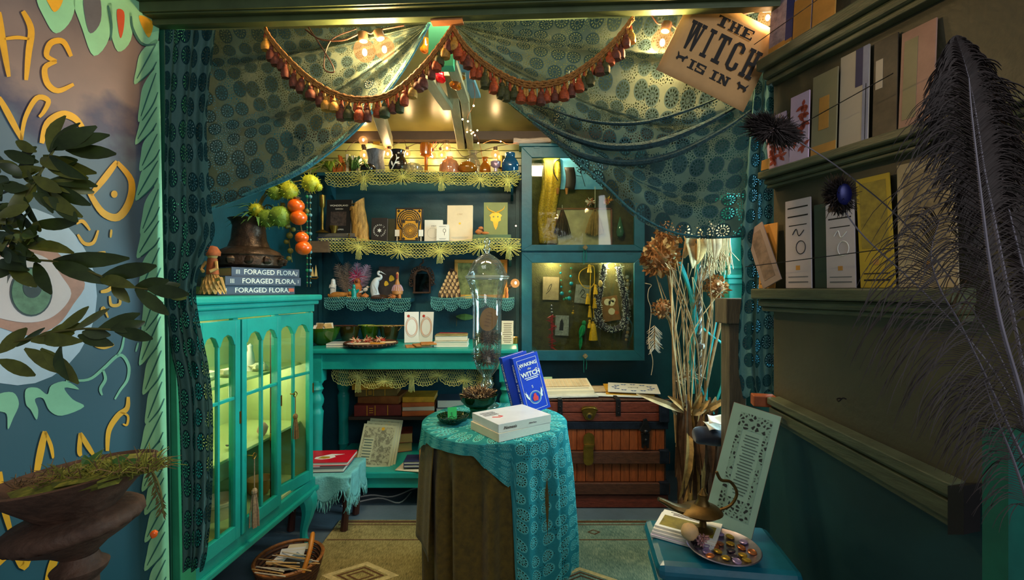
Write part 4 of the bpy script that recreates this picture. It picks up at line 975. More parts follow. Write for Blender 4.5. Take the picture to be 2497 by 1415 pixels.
def fuzz(name, label, cat, c, rad, n, L, mats, seed, sq=1.0, thick=.0011, par=None, kind=None, up=0):
    """fluffy clump of short fibres"""
    rnd = random.Random(seed); mbs = [MB() for _ in mats]; c = Vector(c)
    for i in range(n):
        z = rnd.uniform(-1, 1); a = rnd.uniform(0, 2*PI); s = math.sqrt(1-z*z); d = Vector((s*math.cos(a), s*math.sin(a), z*sq))
        p = c+d*rad*rnd.uniform(.15, .75); e = p+(d+Vector((0, 0, up))+Vector((rnd.gauss(0, .3), rnd.gauss(0, .3), rnd.gauss(0, .3)))).normalized()*L*rnd.uniform(.5, 1.2)
        m_ = (p+e)/2+Vector((rnd.gauss(0, .1), rnd.gauss(0, .1), rnd.gauss(0, .1)))*L
        mbs[i % len(mats)].tube([p, m_, e], [thick, thick, thick*.4], 3, cap=False)
    if par is None:
        t = T(name, label, cat, c); 
        for q_, m_ in zip(mbs, mats): o_ = q_.build('fibres', m_, t); o_['kind'] = 'stuff'
        return t
    for q_, m_ in zip(mbs, mats): o_ = q_.build(name, m_, par); o_['kind'] = 'stuff'
FURB = mat('brown_seed_fluff', (92, 62, 42), .9, var=.4, scale=60); FURL = mat('pale_seed_fluff', (150, 116, 84), .9, var=.3, scale=60); FURD = mat('dark_seed_fluff', (50, 34, 26), .9)
fuzz('seed_puff', 'brown fluffy seed puff at the bottom of the glass jar', 'seed head', jc_+Vector((-.004, 0, (1000-880)*k)), .058, 650, .030, [FURB, FURL, FURD], 1, .8)
fuzz('seed_puff', 'brown fluffy seed puff wedged mid-way in the glass jar', 'seed head', jc_+Vector((0, 0, (1000-834)*k)), .058, 650, .028, [FURB, FURL, FURD], 2, .7)
tg = T('paper_tag', 'round tan paper tag with handwriting inside the glass jar', 'tag', jc_+Vector((0, -.02, (1000-815)*k)))
Mt = TR(jc_+Vector((.008, -.030, (1000-787)*k))) @ RZ(-8) @ RX(82) @ RZ(-14)
MB(Mt).lathe([(.040, 0), (.040, .0012)], 30, fl=lambda a, t: 1+.34*abs(math.sin(a))**2).build('card', mat('kraft_card', (170, 128, 78), .8, var=.1), tg)
for i, (y, w) in enumerate(((.03, .02), (.015, .03), (0, .026), (-.014, .03), (-.03, .022))):
    MB(Mt).tube([(-w/2+w*j/8, y+.002*math.sin(j*2.2+i), .0018) for j in range(9)], .0007, 3).build('handwriting', mat('brown_ink', (96, 62, 32), .7), tg)
# green glass bowl with speckled feather mound
gb = Vector((P(1168, 0, 1.95).x, 1.925, TZ0)); GG = glass('green_glass', (40, 130, 70), .4, .35, (14, 84, 44)); GG2 = glass('pale_green_glass', (110, 190, 150), .3, .3, (70, 150, 110))
bw_ = T('glass_bowl', 'green footed glass bowl piled with speckled feathers', 'bowl', gb)
MB().lathe([(.046, 0), (.044, .004), (.034, .02), (.040, .034)], 26, gb).build('foot', GG2, bw_, smooth=True)
MB().lathe([(.030, .034), (.055, .044), (.074, .064), (.080, .088), (.077, .088), (.070, .066), (.05, .048), (.0, .042)], 30, gb).build('bowl', GG, bw_, smooth=True, ang=60)
SP1 = mat('speckled_tan_down', (196, 164, 118), .9, var=.5, scale=200); SP2 = mat('speckled_dark_down', (60, 42, 28), .9, var=.4, scale=200)
fuzz('feather_pile', 'mound of speckled brown feathers in the green glass bowl', 'feathers', gb+Vector((0, 0, .092)), .082, 900, .028, [SP1, SP2, SP2], 3, .28, .0014, up=.3)
gd = Vector((P(1106, 0, 1.83).x, 1.82, TZ0))
ds = T('glass_dish', 'dark green glass dish at the edge of the lace table', 'dish', gd)
MB().lathe([(.030, 0), (.034, .004), (.055, .012), (.066, .030), (.064, .030), (.052, .015), (.0, .008)], 28, gd, fl=lambda a, t: 1+.03*math.cos(a*14)*t).build('bowl', GG, ds, smooth=True, ang=60)
mb = MB(); rnd = random.Random(5)
for i in range(46):
    a = rnd.random()*6.28; r = .05*rnd.random()**.5; p = gd+Vector((r*math.cos(a), r*math.sin(a), .014+.012*rnd.random())); mb.tube([p, p+Vector((rnd.gauss(0, .02), rnd.gauss(0, .02), .006))], .0012, 4)
o_ = mb.build('dried_herbs', mat('dark_green_herb', (20, 46, 24), .8), ds); o_['kind'] = 'stuff'
gt = T('price_card', 'bright green card standing in the dark glass dish', 'card', gd+Vector((0, 0, .02)))
MB(TR(gd+Vector((-.004, -.012, .018))) @ RZ(14) @ RX(78)).bb(-.016, .02, 0, .046, 0, .001).build('sheet', mat('bright_green_card', (20, 176, 84), .5, trans=.0), gt)
text('$', TR(gd+Vector((-.004, -.016, .04))) @ RZ(14) @ RX(78), .016, mat('green_ink', (10, 96, 50), .6), gt, 'price')
# ================================================================== CORNER PLINTH AND ITS THINGS
PLT = mat('glazed_teal_ceramic', (10, 92, 112), .3, var=.3, scale=6, coat=.4, bump=.08)
pz = .585; Mp = TR((.535, 1.195, 0)) @ RZ(-8)
pp = T('plinth', 'glazed dark turquoise plinth in the corner below the shelf wall', 'plinth', (.535, 1.195, 0))
MB(Mp).bb(-.168, .168, -.115, .115, pz-.045, pz).build('top_slab', PLT, pp, bevel=.018)
MB(Mp).bb(-.150, .150, -.098, .098, pz-.075, pz-.043).build('moulding', PLT, pp, bevel=.014)
MB(Mp).bb(-.160, .160, -.106, .106, pz-.105, pz-.073).build('moulding', PLT, pp, bevel=.016)
MB(Mp).hexa([(-.15, -.1, 0), (.15, -.1, 0), (.15, .1, 0), (-.15, .1, 0), (-.135, -.085, pz-.1), (.135, -.085, pz-.1), (.135, .085, pz-.1), (-.135, .085, pz-.1)]).build('body', PLT, pp, bevel=.01)
# leaning printed board
BL, BR_, TL = Vector((.530, 1.262, pz+.030)), Vector((.634, 1.204, pz+.003)), Vector((.616, 1.318, .934))
ex = (BR_-BL); wB = ex.length; ex.normalize(); ey = TL-BL; hB = ey.length; ey = (ey-ex*ey.dot(ex)).normalized(); ez = ex.cross(ey)
MBD = Matrix(((ex.x, ey.x, ez.x, BL.x), (ex.y, ey.y, ez.y, BL.y), (ex.z, ey.z, ez.z, BL.z), (0, 0, 0, 1)))
PGR = mat('pale_green_print_paper', (140, 176, 156), .6, var=.06); BRD = mat('engraved_border_print', (70, 84, 74), .7, var=.85, scale=75)
pb = T('printed_board', 'pale green printed board with engraved border leaning behind the oil lamp', 'board', BL)
MB(MBD).bb(0, wB, 0, hB, -.014, -.001).build('backing_board', mat('reddish_board', (112, 54, 34), .6), pb)
MB(MBD).bb(.001, wB-.001, .001, hB-.001, -.001, 0).build('paper', PGR, pb)
t_ = NT('engraving'); bs = t_.n('ShaderNodeBsdfPrincipled', i_Roughness=.7); t_.l(bs.outputs[0], t_.out.inputs[0]); tc = t_.n('ShaderNodeTexCoord')
vo = t_.n('ShaderNodeTexVoronoi', i_Scale=95.0, feature='DISTANCE_TO_EDGE'); t_.l(tc.outputs['Object'], vo.inputs['Vector'])
t_.l(t_.ramp(vo.outputs['Distance'], [(.0, lin((128, 164, 144))), (.16, lin((120, 154, 136))), (.22, lin((26, 34, 30)))]), bs.inputs['Base Color'])
mb = MB(MBD); x0, x1, y0, y1, w_ = wB*.2, wB*.86, hB*.10, hB*.94, wB*.11
for a in ((x0, x0+w_, y0, y1), (x1-w_, x1, y0, y1), (x0+w_, x1-w_, y1-.045, y1), (x0+w_, x1-w_, y0, y0+.05)): mb.bb(*a, 0, .0004)
mb.build('engraved_border', t_.m, pb)
lines(pb, MBD, x0+w_+.008, x1-w_-.006, y0+.06, y1-.055, 20, mat('grey_green_ink', (70, 92, 82), .7), .0001, 'verse_line', .3, .35, 9)
# wooden block behind the board
MBk = TR(RW(1886, 975, .03))
o_ = tag(MB(MBk @ RZ(-16)).bb(-.035, .025, -.02, .02, -.016, .016).build('wooden_block', mat('orange_wood_block', (150, 78, 36), .6, var=.3, scale=14), bevel=.003), 'orange brown wooden block on the rail end above the printed board', 'block')
# stack of booklets
rnd = random.Random(4)
bst = ['grey printed booklet at the bottom of the plinth stack', 'lilac edged booklet second from the bottom of the plinth stack', 'white edged booklet just under the olive one on the plinth', 'olive covered booklet on top of the plinth stack']
for i, lab in enumerate(bst):
    Mx = TR((.372+.005*i, 1.225+.004*i, pz+.0015+.0065*i)) @ RZ(-30+4*rnd.uniform(-1, 1))
    b_ = book(lab, Mx, .155, .105, .006, [mat('lilac_white_paper', (190, 184, 206), .6), GREYC, WHITE, WHITE][i], PAGE, 'booklet', 'booklet', 'booklets on the plinth', hard=False)
    if i == 3:
        MB(Mx).bb(.010, .145, .010, .072, .0061, .0064).build('cover_picture', mat('olive_picture', (132, 116, 30), .6, var=.4, scale=40), b_)
        lines(b_, Mx, .02, .12, .08, .098, 3, INK, .0061, 'cover_text', .4)
# oil lamp
lc = Vector((P(1716, 0, 1.2).x, 1.205, pz+.028))
DBR = mat('dark_tarnished_brass', (98, 76, 38), .42, metal=.8, var=.35, scale=25)
ol = T('oil_lamp', 'dark brass genie oil lamp with long spout and looped handle', 'oil lamp', lc)
MB().lathe([(.026, 0), (.026, .004), (.010, .012), (.008, .026), (.016, .034)], 20, lc).build('foot', DBR, ol, smooth=True)
mb = MB(); mb.lathe([(.012, .032), (.034, .040), (.050, .052), (.040, .062), (.018, .070), (.012, .082), (.012, .094), (.0, .096)], 24, lc, fl=lambda a, t: 1+.35*max(0, math.cos(a-PI))**3*(1-abs(t-.4)))
mb.build('body', DBR, ol, smooth=True)
MB().tube(catmull([lc+Vector((-.03, 0, .052)), lc+Vector((-.07, 0, .060)), lc+Vector((-.105, 0, .078)), lc+Vector((-.118, 0, .084))], 4), [.022]*2+[.019, .017, .015, .013, .012, .011, .010, .009, .008, .008, .007], 8, flat=.7).build('spout', DBR, ol, smooth=True)
MB().tube(catmull([lc+Vector((.035, 0, .052)), lc+Vector((.072, 0, .066)), lc+Vector((.090, 0, .098)), lc+Vector((.074, 0, .128)), lc+Vector((.048, 0, .134)), lc+Vector((.036, 0, .156))], 5), .0042, 6).build('handle', DBR, ol, smooth=True)
lid_ = MB().lathe([(.013, .096), (.008, .102), (.004, .110), (.0, .113)], 12, lc); lid_.build('lid', DBR, ol, smooth=True)
o_ = tag(MB().ball(Vector((P(1682, 0, 1.16).x, 1.16, pz+.049)), (.022, .020, .021), 14, bump=.15).build('gourd', mat('cream_gourd', (206, 170, 120), .6, var=.15), smooth=True), 'small round cream gourd on the olive booklet', 'gourd')
fuzz('dried_blossom', 'pinkish dried blossom cluster at the foot of the oil lamp', 'blossom', Vector((P(1712, 0, 1.15).x, 1.145, pz+.036)), .014, 60, .010, [mat('dusty_pink_petal', (150, 110, 112), .8, var=.3)], 8, 1, .0022)
# tray of buttons
tcn = Vector((P(1763, 0, 1.15).x, 1.15, pz+.003)); SILV = mat('tarnished_silver', (170, 160, 170), .28, metal=.9, var=.25, scale=30)
ty = T('silver_tray', 'round tarnished silver tray on the plinth holding buttons', 'tray', tcn)
MB().lathe([(.050, 0), (.058, .003), (.078, .010), (.088, .016), (.086, .018), (.074, .012), (.055, .006), (.0, .004)], 40, tcn).build('dish', SILV, ty, smooth=True)
BT = [mat('violet_button', (150, 130, 170), .3, metal=.4), mat('gold_button', (196, 158, 56), .3, metal=.7), mat('copper_button', (186, 112, 66), .3, metal=.7), mat('dark_button', (52, 40, 56), .3, metal=.3)]
BN = ['violet', 'gold', 'copper', 'dark']; rnd = random.Random(9); pos = []
for i in range(200):
    a = rnd.random()*6.28; r = .066*rnd.random()**.5; p = Vector((r*math.cos(a), r*math.sin(a), 0))
    if all((p-q_).length > .0205 for q_ in pos): pos.append(p)
bm_ = {}
for i, p in enumerate(pos):
    m_ = i % 4; c = tcn+p+Vector((0, 0, .0085+.006*max(0, p.length-.04)/.03))
    b_ = MB(TR(c) @ RX(rnd.uniform(-10, 10)) @ RY(rnd.uniform(-10, 10))).lathe([(.0085, -.002), (.0105, .0), (.0105, .002), (.008, .0035), (.006, .0025), (0, .0025)], 14).build('button', BT[m_], smooth=True)
    tag(b_, 'small shiny %s button lying in the silver tray' % BN[m_], 'button', BN[m_]+' buttons in the tray')
# velvet bolster and papers behind the board
o_ = tag(MB().tube(catmull([P(1692, 1064, 1.85), P(1715, 1062, 1.85), P(1745, 1066, 1.86), P(1775, 1070, 1.87)], 4), [.022, .030, .034, .036, .037, .037, .038, .038, .037, .036, .034, .028, .02], 12).build('velvet_bolster', mat('navy_velvet', (20, 36, 62), .9, sheen=.5, var=.3), smooth=True), 'dark navy velvet bolster between corn husks and printed board', 'bolster')
for i, (px, py, a, lab) in enumerate(((1742, 1040, 12, 'crumpled white paper sheet, lower one on the navy bolster'), (1750, 1026, -14, 'crumpled white paper sheet, upper one above the navy bolster'))):
    o_ = tag(MB(TR(P(px, py, 1.84)) @ RZ(a) @ RX(30)).grid(lambda u, v: Vector((u*.07-.035, v*.05-.02, .006*math.sin(u*6+v*3))), 6, 5).build('paper_sheet', WHITE, smooth=True, solid=.0008), lab, 'paper')
bx_ = T('plant_stand', 'grey weathered wooden stand beside the curtain tail', 'stand', (P(1790, 0, 1.75).x, 1.76, 0))
gx = P(1768, 0, 1.75).x; WTH = mat('weathered_grey_wood', (92, 84, 66), .8, var=.35, scale=9, stretch=(8, 8, 1), bump=.3)
MB().bb(gx, gx+.10, 1.74, 1.84, P(0, 790, 1.75).z, P(0, 728, 1.75).z).build('box_top', WTH, bx_, bevel=.004); MB().bb(gx+.018, gx+.085, 1.755, 1.825, 0, P(0, 790, 1.75).z).build('post', WTH, bx_, bevel=.003)
# ================================================================== LACE TRIMS
YL = mat('yellow_crochet_thread', (214, 210, 112), .8, var=.18, scale=40); GL = mat('sage_crochet_thread', (150, 176, 110), .8, var=.15); TLc = mat('aqua_crochet_thread', (104, 178, 170), .8, var=.18)
def trim(label, px0, px1, ytop, Y, hpx, per, m, seed, r=.0011, flowers=True, dens=6, sag=4):
    rnd = random.Random(seed); t = T('lace_trim', label, 'lace trim', P((px0+px1)/2, ytop+hpx, Y))
    n = max(1, int(round((px1-px0)/per))); per = (px1-px0)/n
    def pt(x, d):   # x px, d depth px
        w = math.sin((x-px0)*.05+seed)*.006+.005*math.sin(d*.12+x*.02)
        return P(x, ytop+d+sag*math.sin((x-px0)/(px1-px0)*PI*n*.5+seed), Y-.004-abs(w)-.003*(d/hpx))
    mb = MB()
    mb.tube([pt(px0+(px1-px0)*i/(n*10), 0) for i in range(n*10+1)], r*1.6, 4)
    for k in range(n):
        xc = px0+per*(k+.5); hh = hpx*rnd.uniform(.82, 1.05); N = dens
        sc = lambda x: hh*(.50+.50*math.sqrt(max(0, 1-((x-xc)/(per*.5))**2)))
        for i in range(-N, N+1):      # two crossing families of strands
            for s in (-1, 1):
                pts = []
                for j in range(7):
                    f = j/6; x = xc+per*.5*(i/N)+s*per*.34*(f-.2)
                    if abs(x-xc) > per*.5: continue
                    pts.append(pt(x, sc(x)*f))
                if len(pts) > 1: mb.tube(pts, r, 3, cap=False)
        for q in (.33, .62, .84, 1.0):
            mb.tube([pt(xc-per*.5+per*j/12, sc(xc-per*.5+per*j/12)*q+(2.5*(j % 2) if q == 1 else 0)) for j in range(13)], r*(1.3 if q == 1 else 1), 3, cap=False)
    mb.build('crochet_net', m, t)
    if flowers:
        for k in range(n):
            mb = MB(); xc = px0+per*(k+1) if k < n-1 else px1-per*.3; yc = hpx*rnd.uniform(.45, .62)
            for i in range(15):
                a = 2*PI*i/15; L = per*.36*rnd.uniform(.85, 1.1)
                ex_, ey_ = xc+L*math.cos(a), yc+L*.62*math.sin(a)
                e2 = (xc+L*.9*math.cos(a+.13), yc+L*.56*math.sin(a+.13))
                mb.tube([pt(xc, yc)-Vector((0, .003, 0)), pt((xc+ex_)/2, (yc+ey_)/2)-Vector((0, .005, 0)), pt(ex_, ey_)-Vector((0, .003, 0)), pt(*e2)-Vector((0, .003, 0)), pt(xc, yc)-Vector((0, .003, 0))], r*1.25, 3, cap=False)
            if k % 2 == 0:
                for i in range(5): mb.tube([pt(xc+(i-2)*2, yc)-Vector((0, .004, 0)), pt(xc+(i-2)*3, yc+hpx*.55)-Vector((0, .004, 0)), pt(xc+(i-2)*3.4, yc+hpx*.8+3*rnd.random())-Vector((0, .003, 0))], r*1.5, 4)
            mb.build('star_flower', m, t)
    return t
trim('yellow crochet lace trim along the vase shelf edge', 792, 1266, 418, 2.928, 34, 92, YL, 2)
trim('yellow crochet lace trim along the tarot book shelf edge', 776, 1270, 588, 2.898, 36, 96, YL, 4, sag=7)
trim('aqua scalloped lace trim under the figurine shelf', 790, 1002, 727, 2.948, 33, 52, TLc, 3, .0010, False, 5, 2)
trim('aqua net lace trim on the shelf behind the glass jar', 1050, 1254, 725, 2.948, 30, 34, TLc, 6, .0010, False, 4, 3)
trim('pale yellow lace trim hanging below the turquoise table apron', 808, 1200, 897, 2.66, 46, 64, mat('pale_yellow_crochet', (188, 188, 104), .8, var=.18), 5, .0011, True, 6, 5)
# ================================================================== helpers for small things
def lat(name, label, cat, px, Y, z, prof, m, n=22, fl=None, group=None, part='body', ang=50, bump=None, Mx=None):
    c = Vector((P(px, 0, Y).x, Y, z)); k = Y/F
    t = T(name, label, cat, c, group)
    MB().lathe([(r*k, h*k) for r, h in prof], n, c, fl=fl, Mx=Mx).build(part, m, t, smooth=True, ang=ang)
    return t, c, k
CRYS = glass('crystal_glass', (240, 240, 232), .4, .12, (230, 226, 210)); AMB = glass('amber_bowl_glass', (226, 160, 60), .35, .5, (196, 140, 36)); BLU = glass('blue_jar_glass', (60, 150, 196), .35, .55, (40, 120, 176))
PEA = glass('peach_glass', (240, 200, 170), .3, .55, (222, 176, 140)); LIL = glass('lilac_glass', (200, 190, 220), .3, .4, (186, 176, 206)); BLKG = mat('black_glaze', (26, 20, 18), .15, coat=.6, var=.3)
z1, Y1 = SHELF1, 3.0
BARK = mat('blue_grey_bark', (104, 110, 122), .75, var=.5, scale=20, stretch=(6, 6, 1), bump=.5)
lat('bark_vase', 'grey blue bark textured vase behind the green leaves', 'vase', 916, 3.03, z1, [(20, 0), (21, 20), (18, 40), (22, 60), (21, 62), (17, 60), (15, 30), (0, 4)], BARK, fl=lambda a, t: 1+.07*math.sin(a*5+t*4))
lat('black_pot', 'small round black pot before the bark vase', 'pot', 898, 2.965, z1, [(12, 0), (18, 6), (19, 14), (12, 22), (10, 23), (0, 20)], BLKG)
t, c, k = lat('black_vase', 'glossy black vase with a white painted vine', 'vase', 971, 2.99, z1, [(14, 0), (20, 10), (23, 22), (20, 34), (15, 44), (15, 52), (18, 58), (15, 57), (12, 46), (0, 40)], BLKG)
MB().tube(catmull([c+Vector((-.03, -.052, .02)), c+Vector((-.008, -.062, .055)), c+Vector((.004, -.056, .09)), c+Vector((-.004, -.042, .12))], 4), .003, 5).build('painted_vine', WHITE, t)
for a, b in (((-.008, -.063, .055), (.022, -.058, .07)), ((.0, -.058, .085), (.02, -.05, .10)), ((-.02, -.06, .04), (-.03, -.055, .075))): MB().leaf(c+Vector(a), c+Vector(b), .006).build('painted_leaf', WHITE, t)
lat('flat_jar', 'low clear glass jar beside the black vase', 'jar', 1006, 2.965, z1, [(20, 0), (25, 5), (26, 14), (18, 22), (10, 24), (8, 23), (0, 4)], CRYS)
t, c, k = lat('goblet', 'tall amber glass goblet on the vase shelf', 'goblet', 1039, 2.98, z1, [(14, 0), (13, 3), (4, 7), (4, 40), (7, 44), (14, 46), (15, 62), (14, 74), (12, 74), (12, 50), (0, 48)], AMB)
t, c, k = lat('carved_bowl', 'peach glass bowl carved with lily leaves', 'bowl', 1096, 2.98, z1, [(22, 0), (25, 8), (24, 20), (17, 32), (8, 37), (8, 42), (7, 42), (6, 36), (0, 6)], PEA)
for i in range(14):
    a = -PI/2+(i-6.5)*.22; MB().leaf(c+Vector((.064*math.cos(a), .064*math.sin(a), .006)), c+Vector((.056*math.cos(a+.14), .056*math.sin(a+.14), .07+.012*math.sin(i*3))), .006, nrm=(math.cos(a), math.sin(a), 0)).build('carved_leaf', mat('amber_relief', (176, 116, 64), .4) if i % 2 else mat('rose_relief', (206, 140, 116), .4), t)
lat('squat_bowl', 'squat amber glass bowl in front of the crystal vase', 'bowl', 1140, 2.958, z1, [(14, 0), (21, 6), (23, 13), (17, 23), (10, 27), (9, 26), (0, 5)], AMB, fl=lambda a, t: 1+.03*math.cos(a*8))
lat('crystal_vase', 'cut crystal vase with flared lip', 'vase', 1153, 3.03, z1, [(14, 0), (16, 10), (18, 30), (12, 44), (8, 50), (13, 60), (12, 60), (6, 50), (10, 40), (12, 8), (0, 6)], CRYS, fl=lambda a, t: 1+.025*math.cos(a*12))
lat('amber_bottle', 'amber glass bottle beside the crystal vase', 'bottle', 1183, 3.02, z1, [(12, 0), (14, 8), (13, 22), (6, 32), (6, 42), (8, 44), (0, 44)], AMB)
lat('small_goblet', 'small lilac glass goblet beside the blue jar', 'goblet', 1209, 2.96, z1, [(13, 0), (12, 2), (4, 5), (4, 12), (12, 18), (13, 28), (11, 28), (0, 18)], LIL)
lat('blue_jar', 'mottled blue glass jar at the case end of the vase shelf', 'jar', 1244, 2.97, z1, [(16, 0), (20, 6), (21, 24), (15, 36), (11, 40), (12, 42), (12, 50), (10, 51), (0, 50)], BLU, fl=lambda a, t: 1+.02*math.sin(a*9+t*20))
lat('wire_lantern', 'small gold wire candle cage beside the blue jar', 'candle holder', 1222, 3.075, z1, [(11, 0), (11, 3), (2, 4), (2, 20), (9, 24), (9, 52), (8, 52), (0, 30)], BRASS, 8)
# fungi and foliage at the left end
ORC = mat('orange_fungus', (206, 112, 36), .6, var=.35, scale=60)
for i, (px, h, lab) in enumerate(((828, 46, 'tall curled orange dried fungus on the vase shelf'), (845, 30, 'short curled orange dried fungus on the vase shelf'), (818, 30, 'curled orange dried fungus nearest the curtain'))):
    t = T('dried_fungus', lab, 'fungus', Vector((P(px, 0, 2.99).x, 2.99, z1))); c = Vector((P(px, 0, 2.99).x, 2.99, z1)); kk = 2.99/F*h
    MB().grid(lambda u, v: c+Vector((.02*math.cos(u*4+v)*(1-.4*v)+.02*v*math.sin(v*3+i), .018*math.sin(u*4+v)*(1-.3*v), v*kk)), 10, 8).build('curl', ORC, t, smooth=True, solid=.004)
for i, (px, w, h, a, lab) in enumerate(((856, 9, 50, 0, 'olive book spine standing beside the orange fungus'), (868, 8, 46, 2, 'dark green book spine standing beside the leaves'), (878, 6, 44, -3, 'cream book spine standing beside the leaves'))):
    book(lab, TR((P(px, 0, 3.06).x+.012, 3.06, z1)) @ RZ(-90) @ RX(90), .07, h*3.06/F, w*3.06/F, [mat('olive_cover', (96, 96, 34), .6), mat('moss_cover', (60, 84, 40), .6), CREAMC][i])
LEAFG = mat('strap_leaf_green', (86, 128, 62), .6, var=.35, scale=20); LEAFY = mat('yellow_green_leaf', (150, 168, 50), .6, var=.35, scale=20)
def spray(name, label, cat, base, n, seed, L, spread, m, w=.006, droop=.6, dirx=0, diry=-.3, nm='leaf'):
    rnd = random.Random(seed); t = T(name, label, cat, base); base = Vector(base)
    for i in range(n):
        d = Vector((dirx+rnd.gauss(0, spread), diry+rnd.gauss(0, spread*.5), rnd.uniform(.2, 1))).normalized(); l = L*rnd.uniform(.6, 1.1)
        mid = base+d*l*.5; e = mid+Vector((d.x, d.y, d.z-droop*2)).normalized()*l*.55
        mb = MB(); pts = catmull([base, mid, e], 4)
        vs = []
        for j, p in enumerate(pts):
            q = j/(len(pts)-1); ww = w*math.sin(PI*min(.97, q*.85+.15)); sd = (Vector((d.y, -d.x, 0))).normalized(); vs += [p-sd*ww+Vector((0, 0, ww*.3)), p, p+sd*ww+Vector((0, 0, ww*.3))]
        f = []
        for j in range(len(pts)-1): o_ = j*3; f += [(o_, o_+1, o_+4, o_+3), (o_+1, o_+2, o_+5, o_+4)]
        mb.add(vs, f); mb.build(nm, m, t, smooth=True)
    return t
spray('spider_plant', 'drooping green strap leaves on the vase shelf', 'plant', Vector((P(862, 0, 2.97).x, 2.97, z1+.02)), 22, 4, .20, .6, LEAFG, .005, .75, .1)
t = spray('spider_plant', 'yellow green strap leaves beside the curtain hem', 'plant', Vector((P(806, 0, 2.96).x, 2.96, z1+.01)), 16, 6, .18, .6, LEAFY, .008, .6, -.5)
# driftwood on the case
o_ = tag(MB().tube(catmull([P(1252, 348, 3.02), P(1280, 350, 3.02), P(1320, 347, 3.02), P(1372, 346, 3.02)], 4), [.020, .022, .021, .020, .022, .020, .02, .019, .02, .018, .016, .018, .014], 9).build('driftwood', mat('pale_driftwood', (176, 160, 146), .8, var=.3, scale=14, stretch=(1, 8, 8), bump=.4), smooth=True), 'pale driftwood log lying on top of the jewellery case', 'driftwood')
o_.location.z += .012
# ================================================================== TAROT SHELF
z2 = SHELF2
NAVYC = mat('navy_book_cloth', (34, 48, 76), .55, var=.15); CHAR = mat('charcoal_cover', (40, 34, 32), .5, var=.2); GREY3 = mat('grey_taupe_cover', (96, 90, 80), .6, var=.2)
fl1 = lambda px, Y, z, a=0: TR((P(px, 0, Y).x, Y, z)) @ RZ(a)
b = book('dark navy book lying at the bottom under the black book', fl1(772, 2.925, z2+.001) @ TR((.255, 0, 0)) @ RZ(90), .16, .255, .028, NAVYC); text('(U-U) TAROT', fl1(772, 2.925, z2+.001) @ TR((.09, -.0008, .014)) @ RX(90), .02, WHITE, b, 'spine_title')
book('taupe book lying between the navy book and black book', fl1(776, 2.93, z2+.0295) @ TR((.235, 0, 0)) @ RZ(90), .15, .235, .024, GREY3)
b = book('black book standing on two flat books beside the candlestick', stand(797, 0, 2.985, -3, 6, z=z2+.054), S(62, 2.98), S(84, 2.98), .022, BLACK)
Mx = stand(797, 0, 2.985, -3, 6, z=z2+.054)
text('WONDERLAND', Mx @ TR((.083, .185, .0224)), .017, WHITE, b, 'title'); text('GARDEN', Mx @ TR((.085, .162, .0224)), .013, WHITE, b, 'title'); text('LEMOS', Mx @ TR((.10, .025, .0224)), .013, WHITE, b, 'author')
MB(Mx).bb(.03, .135, .05, .145, .022, .0223).build('cover_picture', mat('smoky_picture', (70, 58, 54), .6, var=.7, scale=60), b)
t, c, k = lat('candlestick', 'slim brass candlestick at the end of the tarot shelf', 'candlestick', 786, 2.93, z2+.055, [(16, 0), (14, 3), (4, 8), (3, 20), (4, 40), (3, 60), (7, 66), (7, 92), (6, 92), (0, 70)], BRASS)
lat('brass_cup', 'little brass cup before the black book', 'cup', 814, 2.945, z2+.055, [(6, 0), (8, 8), (11, 18), (10, 18), (6, 8), (0, 4)], BRASS)
t = T('gnarled_log', 'golden gnarled driftwood stump leaning beside the black book', 'driftwood', Vector((P(882, 0, 2.97).x, 2.97, z2)))
c = Vector((P(882, 0, 2.965).x, 2.965, z2)); GNA = mat('golden_gnarled_wood', (186, 140, 66), .6, var=.55, scale=16, stretch=(3, 3, 1), bump=.9, bscale=30)
MB().grid(lambda u, v: c+Vector(((.056-.010*v)*math.cos(u*2*PI)*(1+.14*noise.noise(Vector((math.cos(u*2*PI), math.sin(u*2*PI), v*4))))-.03*v, .034*math.sin(u*2*PI), .262*v*(1-.12*(math.cos(u*2*PI) < -.2)*(v > .95))+(.03*math.cos(u*2*PI-.3) if v > .9 else 0))), 24, 16, closeu=True).build('stump', GNA, t, smooth=True)
MB().lathe([(.04, 0), (.02, .006), (0, .012)], 12, c+Vector((-.03, 0, .245))).build('broken_top', GNA, t)
t = T('swan_figurine', 'tiny brass swan figurine before the gnarled stump', 'figurine', Vector((P(858, 0, 2.918).x, 2.918, z2))); c = Vector((P(860, 0, 2.918).x, 2.918, z2+.012))
mb = MB(); mb.ball(c, (.02, .012, .012), 12); mb.tube(catmull([c+Vector((-.014, 0, .004)), c+Vector((-.024, 0, .016)), c+Vector((-.02, 0, .03)), c+Vector((-.028, 0, .036))], 4), .004, 6); mb.build('body', BRASS, t, smooth=True)
MB().lathe([(.003, 0), (0, .012)], 6, c+Vector((-.028, 0, .036)), Mx=RY(-100).to_3x3()).build('beak', WHITE, t)
Mx = stand(907, 0, 2.96, 0, 4, z=z2); b = book('charcoal book with white circular lettering on the tarot shelf', Mx, S(39, 2.96), S(58, 2.96), .02, CHAR)
for i, ch in enumerate("WANDERER'S TAROT ART"):
    a = R(200-i*18); text(ch, Mx @ TR((.053+.036*math.cos(a), .072+.036*math.sin(a), .0204)) @ RZ(math.degrees(a)-90), .013, WHITE, b, 'circle_letter')
MB(Mx @ TR((.053, .072, .0204))).prism([(.016*math.cos(i*PI/6)*(1 if i % 2 else .45), .016*math.sin(i*PI/6)*(1 if i % 2 else .45)) for i in range(12)], .0004).build('star_emblem', WHITE, b)
book('dark olive glossy book half hidden beside the charcoal book', stand(946, 0, 3.0, 8, 4, z=z2), S(18, 3), S(58, 3), .02, mat('olive_gloss', (52, 56, 34), .25))
